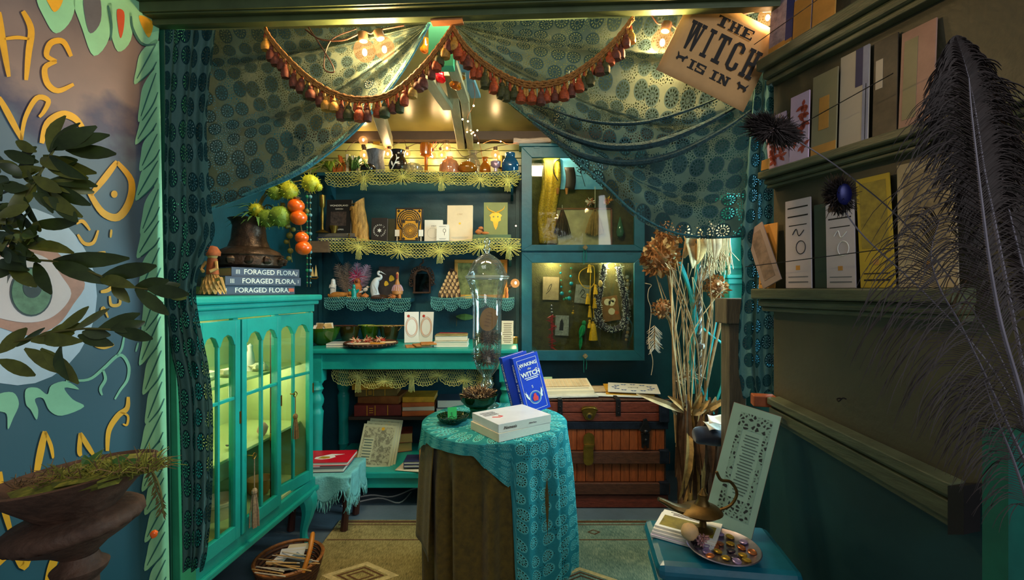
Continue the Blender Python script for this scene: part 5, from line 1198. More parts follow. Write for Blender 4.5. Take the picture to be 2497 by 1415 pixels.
GP = mat('gold_pattern_cover', (206, 150, 30), .4, metal=.2, var=.3, scale=30)
for px, hpx, wpx, Y, lab, gname, zoff in ((965, 84, 66, 2.985, 'large black and gold ringed book on the tarot shelf', None, 0), (981, 52, 41, 2.935, 'small gold ringed card deck before the large gold book', None, 0)):
    Mx = stand(px, 0, Y, 2, 5, z=z2); w = S(wpx, Y); h = S(hpx, Y); b = book(lab, Mx, w, h, .026, BLACK)
    MB(Mx).bb(w*.05, w*.95, h*.05, h*.95, .026, .0264).build('gold_field', GP, b)
    cy = h*(.62 if hpx > 60 else .48)
    for rr, wd in ((.44, .05), (.36, .04), (.29, .035), (.22, .03), (.14, .03)): disc(Mx @ TR((w*.5, cy, 0)), w*rr, .0266, rin=w*(rr-wd)).build('ring', BLACK, b)
    mb = MB(Mx)
    for i in range(22): a = 2*PI*i/22; mb.lathe([(w*.016, .0267), (w*.016, .0270)], 6, (w*.5+w*.40*math.cos(a), cy+w*.40*math.sin(a), 0))
    o_ = mb.build('ring_dots', WHITE, b); o_['kind'] = 'stuff'
    for sx_, sy_ in ((.12, .1), (.88, .1), (.12, .9), (.88, .9)): MB(Mx @ TR((w*sx_, h*sy_, 0))).prism([(-.008, -.008), (.008, -.008), (.008, .008), (-.008, .008)], .0004, TR((0, 0, .0266)) @ RZ(45)).build('corner_diamond', BLACK, b)
for px, lab in ((963, 'blank white price tag before the gold book spine'), (1021, 'blank white price tag at the gold book fore-edge')):
    o_ = tag(MB(stand(px, 0, 2.93, 0, 3, z=z2+.034)).bb(0, S(11, 2.93), 0, S(16, 2.93), 0, .001).build('price_tag', WHITE), lab, 'tag'); o_['group'] = 'blank price tags'
    tag(MB(stand(px+4, 0, 2.934, 0, 3, z=z2+.0005)).bb(0, S(3, 2.93), 0, .036, 0, .001).build('tag_stick', CREAMC), 'thin cream stick holding the price tag %s' % ('before the gold book spine' if px < 1000 else 'at the gold book fore-edge'), 'stick')
Mx = stand(1036, 0, 2.985, 0, 5, z=z2); w, h = S(44, 2.985), S(54, 2.985); b = book('small white book beside the gold ringed book', Mx, w, h, .02, WHITE); text('SPIRIT', Mx @ TR((w*.5, h*.72, .0204)), .012, mat('grey_ink', (110, 110, 116), .7), b, 'title'); disc(Mx @ TR((w*.45, h*.4, 0)), .035, .0204, rin=.0335).build('faint_ring', mat('faint_grey_ink', (190, 188, 180), .7), b)
Mx = stand(1066, 0, 2.935, 0, 4, z=z2); w, h = S(29, 2.935), S(40, 2.935); b = book('tiny white card deck with an oval mirror drawing', Mx, w, h, .03, WHITE)
mb = MB(Mx @ TR((w*.66, h*.62, 0))); mb.tube([(.0085*math.cos(a*PI/8), .012*math.sin(a*PI/8), .0305) for a in range(16)], .0011, 4, closed=True); mb.tube([(0, -.012, .0305), (0, -.03, .0305)], .0011, 4); mb.build('oval_mirror_mark', INK, b)
lines(b, Mx, w*.2, w*.8, h*.84, h*.9, 1, mat('grey_ink', (110, 110, 116), .7), .0302); lines(b, Mx, w*.2, w*.8, h*.08, h*.16, 2, mat('grey_ink', (110, 110, 116), .7), .0302)
Mx = stand(1091, 0, 2.985, -2, 5, z=z2); w, h = S(62, 2.985), S(90, 2.985); b = book('large cream book with a small sun dot on the tarot shelf', Mx, w, h, .022, mat('warm_cream_cover', (240, 220, 184), .6, var=.05)); disc(Mx @ TR((w*.5, h*.5, 0)), .007, .0224).build('sun_dot', GOLD, b)
text('LYRIC', Mx @ TR((w*.5, h*.75, .0224)), .014, mat('tan_ink', (200, 170, 120), .7), b, 'title'); lines(b, Mx, w*.15, w*.85, h*.08, h*.14, 2, mat('faint_grey_ink', (190, 188, 180), .7), .0223)
bx = tag(MB().bb(P(1153, 0, 2.925).x, P(1246, 0, 2.925).x, 2.925, 3.06, z2+.0005, z2+.045).build('wooden_box', mat('sage_box_paint', (84, 110, 76), .5), bevel=.003), 'flat sage green box under the goat skull book', 'box')
Mx = stand(1180, 0, 2.99, 0, 4, z=z2+.0455); w, h = S(58, 2.99), S(80, 2.99); b = book('sage green book with a gold goat skull on the cover', Mx, w, h, .024, mat('sage_cover', (128, 138, 76), .5, var=.08))
Mg = Mx @ TR((w*.5, h*.5, .0244)); MB(Mg).prism([(0, -.075), (.012, -.05), (.018, -.02), (.034, -.012), (.032, .01), (.042, .02), (.026, .034), (.012, .042), (-.012, .042), (-.026, .034), (-.042, .02), (-.032, .01), (-.034, -.012), (-.018, -.02), (-.012, -.05)], .0006).build('skull_emblem', GOLD, b)
for s in (-1, 1): MB(Mg).tube(catmull([(s*.006, .04, .001), (s*.03, .05, .001), (s*.052, .066, .001), (s*.058, .086, .001)], 4), [.006, .0055, .005, .0048, .0045, .004, .0035, .003, .0026, .002, .0015, .001, .0006], 5, flat=.3).build('horn_emblem', GOLD, b)
for s in (-1, 1): disc(Mg @ TR((s*.014, .012, 0)), .006, .0007).build('eye_emblem', mat('sage_cover', (128, 138, 76)), b)
CLAY = mat('orange_clay', (196, 120, 60), .7, var=.3, scale=40)
t = T('clay_figurine', 'small orange clay animal lying on the sage box', 'figurine', Vector((P(1175, 0, 2.94).x, 2.94, z2+.046))); c = Vector((P(1174, 0, 2.945).x, 2.945, z2+.046))
mb = MB(); mb.ball(c+Vector((-.016, 0, .018)), (.024, .016, .018), 12, bump=.2); mb.ball(c+Vector((.024, -.004, .010)), (.026, .012, .010), 12, bump=.2); mb.build('body', CLAY, t, smooth=True)
MB().ball(c+Vector((-.004, -.004, .040)), (.016, .013, .013), 10, bump=.25, seed=3).build('head', CLAY, t, smooth=True); MB().ball(c+Vector((.01, -.012, .03)), .006, 8).build('snout', mat('dark_clay', (92, 50, 26), .7), t, smooth=True)
# ================================================================== FIGURINE SHELF
z3 = SHELF3; Y3 = 3.0
def at3(px, Y=3.0, z=None): return Vector((P(px, 0, Y).x, Y, SHELF3 if z is None else z))
PORC = mat('white_porcelain', (222, 222, 216), .3, var=.06, coat=.3)
c = at3(812, 3.03); t = T('veiled_figurine', 'white veiled porcelain figurine at the end of the figurine shelf', 'figurine', c)
MB().lathe([(.020, 0), (.022, .01), (.018, .05), (.020, .08), (.014, .098), (.007, .104)], 14, c, fl=lambda a, t_: 1+.06*math.cos(6*a)).build('robe', PORC, t, smooth=True); MB().ball(c+Vector((0, -.002, .116)), (.010, .010, .013), 12).build('head', PORC, t, smooth=True)
MB().lathe([(.018, .07), (.016, .1), (.013, .125), (0, .133)], 12, c+Vector((0, .004, 0))).build('veil', PORC, t, smooth=True)
for s in (-1, 1): MB().tube([c+Vector((s*.018, 0, .09)), c+Vector((s*.016, -.014, .07)), c+Vector((0, -.022, .076))], .005, 6).build('arm', PORC, t, smooth=True)
TAW = mat('tawny_ceramic', (186, 122, 52), .45, var=.35, scale=30)
c = at3(828, 2.97); t = T('fox_figurine', 'tawny ceramic fox lying before the veiled figurine', 'figurine', c)
MB().tube(catmull([c+Vector((-.075, 0, .028)), c+Vector((-.06, 0, .016)), c+Vector((-.02, 0, .024)), c+Vector((.03, 0, .026)), c+Vector((.06, 0, .03))], 4), [.004, .006, .008, .011, .014, .018, .020, .021, .021, .020, .018, .017, .015, .013, .012, .012, .010], 10).build('body', TAW, t, smooth=True)
mb = MB(); mb.ball(c+Vector((.072, -.004, .034)), (.018, .014, .014), 12); mb.lathe([(.007, 0), (0, .014)], 6, c+Vector((.066, .004, .044))); mb.lathe([(.007, 0), (0, .014)], 6, c+Vector((.076, -.006, .044))); mb.build('head', TAW, t, smooth=True)
for x in (.05, .066, -.02): MB().tube([c+Vector((x, -.006, .014)), c+Vector((x+.02, -.014, .006))], .006, 6).build('paw', TAW, t, smooth=True)
def plume(name, label, base, dirs, L, m, seed, wid=.02, nb=34, cat='feather', r=.0009, group=None):
    t = T(name, label, cat, base, group); base = Vector(base); rnd = random.Random(seed)
    d = Vector(dirs).normalized(); sd = d.cross(Vector((0, 1, 0))).normalized(); tip = base+d*L
    MB().tube([base, base+d*L*.5, tip], [r*1.8, r*1.4, r*.6], 5).build('shaft', m, t)
    mb = MB()
    for i in range(nb):
        q = .12+.88*i/nb; p = base+d*L*q; w = wid*math.sin(PI*min(.96, q*.8+.12))
        for s in (-1, 1):
            e = p+sd*s*w+d*w*.7+Vector((rnd.gauss(0, .003), rnd.gauss(0, .004), rnd.gauss(0, .003)))
            mb.tube([p, (p+e)/2+d*w*.1, e], [r, r, r*.4], 3, cap=False)
    o_ = mb.build('barbs', m, t); o_['kind'] = 'stuff'; return t
GRF = mat('grey_striped_feather', (126, 112, 100), .8, var=.5, scale=90); PKF = mat('magenta_down', (196, 40, 90), .8, var=.3); LVF = mat('lavender_down', (170, 150, 176), .8, var=.2)
for i, (dx, dz, m_, lab) in enumerate(((-.35, 1, GRF, 'grey barred feather leaning left behind the fox'), (-.12, 1, GRF, 'grey barred feather upright behind the fox'), (.15, 1, LVF, 'lavender feather rising behind the teal bird'), (.42, 1, LVF, 'lavender feather leaning toward the heron'))):
    plume('feather', lab, at3(852+i*4, 3.06), (dx, 0, dz), .24, m_, i, .05, 44, group='feathers on the figurine shelf', r=.0013)
fuzz('down_tuft', 'magenta down tuft among the grey feathers', 'feather', at3(872, 3.04, z3+.15), .03, 150, .05, [PKF, PKF, LVF], 12, 1, .0012)
c = at3(872, 3.03); t = T('wooden_idol', 'orange brown carved figure below the magenta down', 'figurine', c)
MB().lathe([(.02, 0), (.026, .02), (.022, .05), (.028, .08), (.018, .10), (.022, .115), (.012, .135), (0, .14)], 12, c, fl=lambda a, t_: 1+.12*math.sin(3*a+6*t_)).build('body', CLAY, t, smooth=True); MB().ball(c+Vector((0, -.02, .115)), .010, 8).build('face', mat('dark_clay', (92, 50, 26)), t)
TLG = mat('teal_glaze', (16, 150, 140), .2, coat=.5, var=.2)
c = at3(863, 2.965); t = T('bird_figurine', 'glossy teal ceramic bird with raised wings', 'figurine', c)
MB().lathe([(.020, 0), (.018, .006), (.016, .02), (.018, .04), (.015, .06), (.009, .07), (.011, .08), (.009, .09), (0, .095)], 14, c).build('body', TLG, t, smooth=True)
for s in (-1, 1): MB().leaf(c+Vector((s*.012, 0, .035)), c+Vector((s*.034, -.004, .062)), .009).build('wing', TLG, t, solid=.004)
MB().lathe([(.004, 0), (0, .014)], 6, c+Vector((0, -.008, .082)), Mx=RX(90).to_3x3()).build('beak', TLG, t)
c = at3(891, 2.99); t = T('songbird_figurine', 'small white songbird perched on an orange shell', 'figurine', c)
MB().ball(c+Vector((0, 0, .058)), (.018, .012, .014), 12, Mx=RY(-30).to_3x3()).build('body', PORC, t, smooth=True); MB().ball(c+Vector((.014, 0, .075)), .009, 10).build('head', PORC, t, smooth=True); MB().leaf(c+Vector((-.01, 0, .05)), c+Vector((-.042, 0, .04)), .006).build('tail', PORC, t)
MB().lathe([(.0025, 0), (0, .01)], 6, c+Vector((.022, 0, .076)), Mx=RY(90).to_3x3()).build('beak', CLAY, t); MB().tube([c+Vector((0, 0, .046)), c+Vector((0, 0, .03))], .0015, 5).build('leg', CLAY, t)
c = at3(890, 2.97); t = T('ceramic_rose', 'orange ceramic rose under the white songbird', 'ornament', c)
for j in range(11): a = j*2.4; MB().ball(c+Vector((.013*math.cos(a)*(j/8), .010*math.sin(a)*(j/8), .014+.001*(10-j))), (.012, .011, .012), 8, bump=.2, seed=j).build('petal', CLAY, t, smooth=True)
HER = mat('heron_white', (206, 216, 220), .4, var=.1)
c = at3(918, 2.98); t = T('heron_figurine', 'white porcelain heron with curved neck on dark base', 'figurine', c)
MB().tube(catmull([c+Vector((.002, 0, .0)), c+Vector((-.012, 0, .04)), c+Vector((-.014, 0, .08)), c+Vector((.002, 0, .12)), c+Vector((.026, 0, .132)), c+Vector((.030, 0, .148)), c+Vector((.012, 0, .158)), c+Vector((.012, 0, .172)), c+Vector((.024, 0, .176))], 4), [.030, .029, .028, .027, .026, .026, .025, .025, .026, .026, .025, .023, .02, .017, .014, .012, .0105, .0095, .009, .0085, .008, .0078, .0076, .0074, .0072, .007, .0072, .0076, .008, .0085, .008, .007, .005], 12).build('body', HER, t, smooth=True)
MB().lathe([(.0045, 0), (.002, .02), (0, .042)], 8, c+Vector((.028, 0, .175)), Mx=RY(118).to_3x3()).build('beak', HER, t, smooth=True)
for i in range(4): MB().leaf(c+Vector((-.016+.004*i, -.028, .105-.01*i)), c+Vector((-.006+.006*i, -.026, .03)), .007, (0, -1, 0)).build('wing_feather', HER, t)
MB().lathe([(.06, 0), (.058, .01), (.04, .022), (.02, .026), (0, .026)], 18, c+Vector((.02, 0, 0)), fl=lambda a, t_: 1+.08*math.sin(5*a)).build('base', mat('dark_brown_glaze', (66, 44, 30), .3, var=.4, scale=40), t, smooth=True)
c = at3(948, 3.075); t = T('flower_picture', 'dark unframed picture of two yellow roses behind the heron', 'picture', c); Mx = stand(922, 0, 3.08, 0, 6, z=z3)
MB(Mx).bb(0, S(50, 3.08), 0, S(78, 3.08), 0, .006).build('canvas', mat('dark_canvas', (48, 40, 38), .7, var=.4, scale=30), t)
YR = mat('yellow_rose_paint', (226, 178, 40), .6, var=.2)
for x, y, r in ((.09, .135, .022), (.055, .10, .018)):
    for j in range(8): a = j*2.4; MB(Mx @ TR((x+r*.6*math.cos(a)*(j/8), y+r*.6*math.sin(a)*(j/8), .006+.0004*j))).lathe([(r*.55, 0), (r*.55, .0003)], 9).build('painted_petal', YR, t)
c = at3(969, 2.97); t = T('gourd_bird', 'long necked gourd bird painted with lilac stripes', 'figurine', c)
MB().lathe([(.020, .02), (.034, .03), (.037, .05), (.030, .072), (.016, .095), (.009, .12), (.008, .15), (.010, .162), (.006, .172), (0, .174)], 18, c).build('body', mat('gourd_orange', (196, 134, 74), .5, var=.25), t, smooth=True)
for i in range(16): a = 2*PI*i/16; MB().tube([c+Vector((.0375*math.cos(a), .0375*math.sin(a), .05)), c+Vector((.031*math.cos(a), .031*math.sin(a), .073)), c+Vector((.020*math.cos(a), .020*math.sin(a), .09))], .0022, 4).build('lilac_stripe', mat('lilac_paint', (186, 160, 190), .6), t)
for a in (-40, -140, 90): MB().tube([c+Vector((.02*math.cos(R(a)), .02*math.sin(R(a)), .03)), c+Vector((.026*math.cos(R(a)), .026*math.sin(R(a)), 0))], [.012, .009], 8).build('foot', CLAY, t, smooth=True)
MB().tube([c+Vector((0, -.008, .16)), c+Vector((0, -.012, .13))], .006, 6).build('comb', mat('red_brown_paint', (150, 50, 40), .6), t)
fuzz('twig_bundle', 'small bundle of orange twigs at the feet of the gourd bird', 'twigs', at3(957, 2.955, z3+.012), .012, 40, .03, [CLAY], 21, .5, .0014)
# mirror with ornate frame
t = T('ornate_mirror', 'small mirror in a dark curly carved frame between the shelves', 'mirror', Vector((P(1031, 0, 3.12).x, 3.12, P(0, 716, 3.12).z))); c = Vector((P(1030, 0, 3.12).x, 3.12, P(0, 692, 3.12).z)); kf = 3.12/F
CARV = mat('dark_carved_wood', (66, 44, 30), .5, var=.4, scale=40)
MB().bb(c.x-17*kf, c.x+17*kf, 3.108, 3.112, c.z-20*kf, c.z+24*kf).build('mirror_glass', mat('dark_mirror', (70, 70, 72), .05, metal=1.0, var=.1), t)
mb = MB(); mb.tube([c+Vector((s*19*kf, -.012, z*kf)) for s, z in ((-1, -22), (-1, 18), (-.7, 30), (0, 34), (.7, 30), (1, 18), (1, -22))], .009, 6, closed=True); mb.build('frame', CARV, t, smooth=True)
for i in range(22):
    a = R(-20+i*10.5); p = c+Vector((27*kf*math.cos(a), -.012, 8*kf+31*kf*math.sin(a))); pts = [p+Vector((.018*math.cos(b*.9+i)*(1-b/8), -.004*(b % 2), .018*math.sin(b*.9+i)*(1-b/8))) for b in range(8)]
    MB().tube(pts, .004, 5).build('scroll', CARV, t, smooth=True)
MB().tube(catmull([c+Vector((-.01, -.012, 36*kf)), c+Vector((-.012, -.012, 46*kf)), c+Vector((.008, -.012, 52*kf)), c+Vector((.004, -.012, 60*kf))], 4), .006, 6).build('crest', CARV, t, smooth=True)
MB().bb(c.x-20*kf, c.x+20*kf, 3.07, 3.112, c.z-24*kf, c.z-20*kf).build('ledge', CARV, t, bevel=.002)
# feather cape and framed landscape on the right shelf
c = at3(1098, 3.02); t = T('feather_bundle', 'bundle of chevron striped pheasant feathers on the shelf', 'feathers', c)
CH1 = mat('tan_chevron_feather', (206, 168, 112), .7, var=.35, scale=80); CH2 = mat('dark_chevron_feather', (70, 48, 30), .7, var=.3)
for row in range(6):
    for j in range(9-row):
        x = (j-(8-row)/2)*.017+.004*row; z = .012+row*.024
        a = c+Vector((x*.8, -.03+.003*row+.002*(j % 2), z+.048)); b = c+Vector((x, -.036+.004*row, z-.008))
        MB().leaf(a, b, .012, (0, -1, 0), .05).build('feather_blade', CH1 if j % 2 else CH2, t); MB().leaf(a-Vector((0, .001, .0)), a.lerp(b, .55)-Vector((0, .002, 0)), .009, (0, -1, 0), .05).build('feather_mark', CH2 if j % 2 else CH1, t)
fuzz('dark_fluff', '', '', c+Vector((.012, 0, .175)), .016, 120, .022, [SP2, SP2], 31, 1, .0012, par=t)
Mx = stand(1108, 0, 3.095, 0, 5, z=z3+.001); w, h = S(129, 3.09), S(94, 3.09); t = T('framed_landscape', 'gold framed green landscape print behind the glass jar', 'picture', Mx @ Vector((w/2, 0, 0)))
FRG = mat('gold_ochre_frame', (190, 138, 56), .5, var=.2, scale=20); fw = .022
for a in ((0, w, 0, fw), (0, w, h-fw, h), (0, fw, fw, h-fw), (w-fw, w, fw, h-fw)): MB(Mx).bb(*a, 0, .016).build('frame_rail', FRG, t, bevel=.002)
MB(Mx).bb(fw, w-fw, fw, h-fw, 0, .006).build('print', mat('green_landscape_print', (74, 92, 40), .6, var=.6, scale=16, two=(150, 164, 96)), t)
o_ = tag(MB().bb(P(1134, 0, 2.97).x, P(1152, 0, 2.97).x, 2.96, 3.0, z3, z3+.024).build('matchbox', mat('yellow_box', (216, 172, 56), .6), bevel=.002), 'tiny yellow box beside the feather bundle', 'box')
c = at3(1236, 2.99); t = T('antler_figurine', 'small orange figure with twig antlers near the lone bulb', 'figurine', c)
MB().lathe([(.010, 0), (.012, .02), (.008, .04), (.010, .055), (.006, .07), (0, .072)], 10, c).build('body', CLAY, t, smooth=True)
for s in (-1, 1): MB().tube([c+Vector((s*.004, 0, .066)), c+Vector((s*.012, 0, .085)), c+Vector((s*.022+.012, 0, .105))], .0018, 5).build('antler', STRAW, t)
# ================================================================== ON THE CABINET
CT = 1.229
sp0, sp1 = Vector((-.972, 2.15, 0)), Vector((-1.166, 1.85, 0)); sd_ = (sp0-sp1).normalized(); L_ = (sp0-sp1).length
dn = Vector((-sd_.y, sd_.x, 0))   # away from the camera
SLATE = mat('slate_blue_cover', (70, 80, 100), .55, var=.12)
for i, (lab, dx, o2) in enumerate((('slate book lying lowest under the bronze pot', -.025, .008), ('slate book lying in the middle under the bronze pot', 0, 0), ('slate book lying topmost under the bronze pot', .03, .012))):
    o_ = sp1+sd_*dx+dn*o2+Vector((0, 0, CT+.0005+i*.039))
    Mx = Matrix(((sd_.x, dn.x, 0, o_.x), (sd_.y, dn.y, 0, o_.y), (0, 0, 1, o_.z), (0, 0, 0, 1)))
    Ls = .33 if i < 2 else .30
    b = T('book', lab, 'book', Mx @ Vector((.16, .12, 0)), 'slate books on the cabinet')
    mb = MB(Mx); mb.bb(0, Ls, 0, .22, 0, .003); mb.bb(0, Ls, 0, .22, .0355, .0385); mb.bb(0, Ls, 0, .003, .003, .0355); mb.build('cover', SLATE, b, bevel=.001)
    MB(Mx).bb(.004, Ls-.004, .003, .215, .003, .0355).build('page_block', OLDPAGE, b)
    text('FORAGED FLORA,', Mx @ TR((Ls*.56, -.0006, .019)) @ RX(90), .0295, WHITE, b, 'spine_title', bold=.0004); lines(b, Mx @ RX(90), Ls*.95, Ls*.97, .012, .026, 3, WHITE, .0003, 'publisher_mark')
    mb = MB(Mx)
    for k_ in range(3): mb.bb(Ls*.06+k_*.006, Ls*.06+k_*.006+.0025, -.0008, 0, .010, .028)
    mb.build('spine_bars', WHITE, b)
    if i == 0: MB(Mx).bb(Ls-.03, Ls-.004, -.001, 0, .012, .028).build('price_sticker', mat('orange_sticker', (232, 90, 30), .5), b)
PZ0 = CT+.1185; pc_ = Vector((-1.19, 2.06, PZ0)); BRZ = mat('dark_bronze', (74, 56, 42), .4, metal=.6, var=.45, scale=26, bump=.5, bscale=40)
pt_ = T('bronze_pot', 'dark embossed bronze pot on top of the slate books', 'pot', pc_)
MB().lathe([(.12, 0), (.138, .012), (.14, .05), (.125, .075), (.085, .095), (.072, .13), (.066, .19), (.072, .21), (.085, .222), (.082, .224), (.062, .20), (.06, .1), (0, .09)], 32, pc_).build('body', BRZ, pt_, smooth=True)
for a in range(0, 360, 30):
    c = pc_+Vector((.139*math.cos(R(a)), .139*math.sin(R(a)), .032)); MB().ball(c, (.02, .02, .018), 8, bump=.4, seed=a).build('embossed_fruit', BRZ, pt_, smooth=True)
MB().tube([pc_+Vector((.1405*math.cos(2*PI*i/24), .1405*math.sin(2*PI*i/24), .056)) for i in range(24)], .004, 5, closed=True).build('rim_band', BRZ, pt_)
# balloon pods and orange fruit on branches in the pot
br = T('fruit_branch', 'arching branch with thin stems rising from the bronze pot', 'branch', pc_+Vector((0, 0, .2)))
top = pc_+Vector((.01, 0, .19)); TWIG = mat('olive_twig', (96, 92, 40), .8)
def Q(px, py, Y=2.06): return P(px, py, Y)
for pts in ([top, Q(640, 480), Q(690, 450), Q(755, 440), Q(775, 452)], [top, Q(655, 470), Q(700, 470), Q(722, 500), Q(735, 560), Q(742, 600)], [top, Q(615, 500), Q(625, 510)], [top, Q(650, 500), Q(680, 525)], [top, Q(700, 540), Q(705, 590), Q(712, 640)], [top, Q(660, 450), Q(720, 430), Q(790, 400)]):
    MB().tube(catmull(pts, 5), .003, 5).build('stem', TWIG, br, smooth=True)
PODM = mat('yellow_green_pod', (176, 178, 36), .55, var=.3, scale=25); PODG = mat('green_pod', (120, 148, 44), .55, var=.3, scale=25)
for i, (px, py, r, m_, lab) in enumerate(((705, 466, 21, PODM, 'yellow green balloon pod nearest the orange fruit'), (757, 447, 21, PODM, 'bright yellow balloon pod at the branch tip'), (625, 514, 18, PODM, 'yellow balloon pod over the bronze pot'), (684, 528, 26, PODG, 'large green veined balloon pod'), (652, 533, 22, PODG, 'green balloon pod behind the large one'), (672, 470, 18, PODG, 'green balloon pod under the curtain hem'), (776, 456, 9, PODM, 'tiny yellow pod beyond the branch tip'), (690, 445, 16, PODM, 'yellow pod half under the curtain'))):
    c = Q(px, py, 2.03); t = T('balloon_pod', lab, 'seed pod', c, 'balloon pods in the bronze pot'); rr = S(r, 2.03)
    MB().lathe([(0, -rr), (rr*.5, -rr*.85), (rr*.9, -rr*.4), (rr, .1*rr), (rr*.8, rr*.6), (rr*.35, rr*.95), (0, rr*1.05)], 18, c, fl=lambda a, t_: 1+.05*math.cos(a*6), Mx=RX(-20).to_3x3()).build('husk', m_, t, smooth=True)
    mb = MB()
    for j in range(60): z = -1+2*(j+.5)/60; a = j*2.4; d = Vector((math.sqrt(1-z*z)*math.cos(a), math.sqrt(1-z*z)*math.sin(a), z)); mb.tube([c+d*rr*.97, c+d*rr*1.25], [.0014, .0006], 3)
    o_ = mb.build('bristles', m_, t); o_['kind'] = 'stuff'
    MB().tube([c+Vector((0, 0, rr)), c+Vector((0, .003, rr+.02))], .0018, 4).build('stalk', TWIG, t)
PERS = mat('glossy_orange_fruit', (232, 96, 16), .25, var=.1, coat=.3)
for px, py, r, lab in ((722, 503, 20, 'uppermost orange fruit of the hanging branch'), (728, 531, 20, 'second orange fruit from the top of the branch'), (736, 580, 16, 'third orange fruit with dry calyx'), (740, 605, 19, 'lowest orange fruit of the hanging branch')):
    c = Q(px, py, 2.04); rr = S(r, 2.04); t = T('orange_fruit', lab, 'fruit', c, 'orange fruits on the branch'); MB().ball(c, (rr, rr, rr*.92), 18, bump=.04).build('flesh', PERS, t, smooth=True)
    for a in range(5): MB().leaf(c+Vector((0, 0, rr*.9)), c+Vector((rr*.7*math.cos(a*1.26), rr*.7*math.sin(a*1.26), rr*1.02)), rr*.22, (0, 0, 1)).build('calyx', STRAW, t)
BERR = mat('olive_berry', (110, 104, 32), .5)
for i, (px, py, r) in enumerate(((700, 552, 7), (706, 575, 8), (698, 590, 6), (708, 612, 7), (715, 560, 6), (704, 630, 6), (748, 515, 6), (690, 500, 6))):
    o_ = tag(MB().ball(Q(px, py, 2.05), S(r, 2.05), 10).build('berry', BERR, smooth=True), 'tiny olive berry hanging below the balloon pods', 'berry', 'olive berries')
spray('leaf_spray', 'long green leaves drooping among the balloon pods', 'leaves', Q(690, 470, 2.08), 14, 9, .13, .8, LEAFG, .008, .8, .2)
spray('leaf_spray', 'dark green sprig rising from the bronze pot mouth', 'leaves', Q(625, 545, 2.05), 26, 19, .16, .7, LEAFG, .007, .5, .3)
# corn husk doll
dc = Vector((P(518, 0, 1.72).x, 1.72, CT)); HSK = mat('corn_husk', (196, 152, 86), .8, var=.35, scale=40); RAF = mat('rust_raffia', (166, 84, 38), .8, var=.3, scale=60)
dl = T('husk_doll', 'corn husk doll with rust hair sitting on the cabinet edge', 'doll', dc)
mb = MB(); 
for i in range(16): a = 2*PI*i/16; mb.leaf(dc+Vector((0, 0, .10)), dc+Vector((.045*math.cos(a), .045*math.sin(a), .005)), .018, (math.cos(a), math.sin(a), .3))
mb.build('skirt', HSK, dl); MB().tube([dc+Vector((0, 0, .08)), dc+Vector((0, 0, .14))], [.022, .016], 10).build('torso', RAF, dl, smooth=True)
MB().ball(dc+Vector((0, 0, .158)), (.020, .020, .024), 12).build('head', HSK, dl, smooth=True); MB().lathe([(.026, .15), (.028, .165), (.015, .185), (0, .189)], 12, dc).build('hair', RAF, dl, smooth=True)
for s in (-1, 1): MB().tube([dc+Vector((s*.018, -.006, .128)), dc+Vector((s*.03, -.02, .10)), dc+Vector((s*.012, -.034, .09))], .006, 6).build('arm', HSK, dl)
MB().tube([dc+Vector((.03, -.02, .06)), dc+Vector((.05, -.03, .065)), dc+Vector((.075, -.04, .012))], [.008, .007, .004], 6).build('leg', HSK, dl)
# bead strands by the cabinet corner
for i, (px, c_, lab) in enumerate(((749, (26, 130, 90), 'green bead strand hanging at the cabinet corner'), (757, (90, 150, 160), 'pale blue bead strand hanging at the cabinet corner'))):
    t = T('bead_strand', lab, 'beads', P(px, 700, 2.42)); m_ = mat('bead_%d' % i, c_, .2, coat=.5)
    MB().tube([P(px, 470, 2.42), P(px, 700, 2.42)], .0012, 4).build('thread', TWIG, t)
    for j in range(15): MB().ball(P(px, 480+j*15, 2.42), .006+.004*((j*7) % 3 == 0), 8).build('bead', m_, t, smooth=True)
t = T('ship_ornament', 'tiny gold sailing ship ornament hanging beside the beads', 'ornament', P(766, 680, 2.42)); c = P(766, 676, 2.42)
MB().tube([c+Vector((-.02, 0, 0)), c+Vector((-.012, 0, -.008)), c+Vector((.012, 0, -.008)), c+Vector((.02, 0, 0))], .004, 6).build('hull', BRASS, t)
for dx, h in ((-.008, .05), (.01, .06)): MB().prism([(-.008, 0), (.008, 0), (0, h)], .002, TR(c+Vector((dx, 0, .004))) @ RX(90)).build('sail', mat('gold_sail', (216, 186, 120), .4), t)
# things inside the cabinet
def cabp(s, d, z): return CABM @ Vector((s, d, z))
def clat(name, label, cat, s, d, z, prof, m_): tag(MB().lathe(prof, 20, cabp(s, d, z)).build(name, m_, smooth=True), label, cat)
SHELLM = mat('pale_shell', (226, 214, 180), .5, var=.1)
clat('ceramic_crock', 'pale ceramic crock on the cabinet floor behind the tassel', 'crock', .43, -.16, .345, [(.06, 0), (.066, .02), (.068, .05), (.074, .055), (.074, .066), (.066, .068), (.06, .03), (0, .01)], mat('oat_ceramic', (206, 186, 150), .5))
clat('wooden_bowl', 'tan wooden bowl on the cabinet floor behind the ajar door', 'bowl', .235, -.12, .345, [(.03, 0), (.045, .02), (.05, .05), (.055, .07), (.05, .07), (.04, .03), (0, .02)], mat('tan_wood', (196, 140, 70), .5))
clat('spotted_bottle', 'white bottle with blue bands on the cabinet upper shelf', 'bottle', .265, -.14, .897, [(.016, 0), (.018, .05), (.014, .08), (.010, .09), (.012, .11), (0, .12)], PORC)
for s, d, lab in ((.40, -.14, 'pale spiky shell nearest the arched glass on the upper shelf'), (.47, -.18, 'pale shell deeper on the cabinet upper shelf'), (.26, -.10, 'pale shell beside the spotted bottle')):
    tag(MB().ball(cabp(s, d, .915), (.035, .03, .018), 12, bump=.5, seed=s).build('seashell', SHELLM, smooth=True), lab, 'shell')
t = T('hair_clip', 'gold and black winged clip on the cabinet lower shelf', 'clip', cabp(.40, -.12, .612))
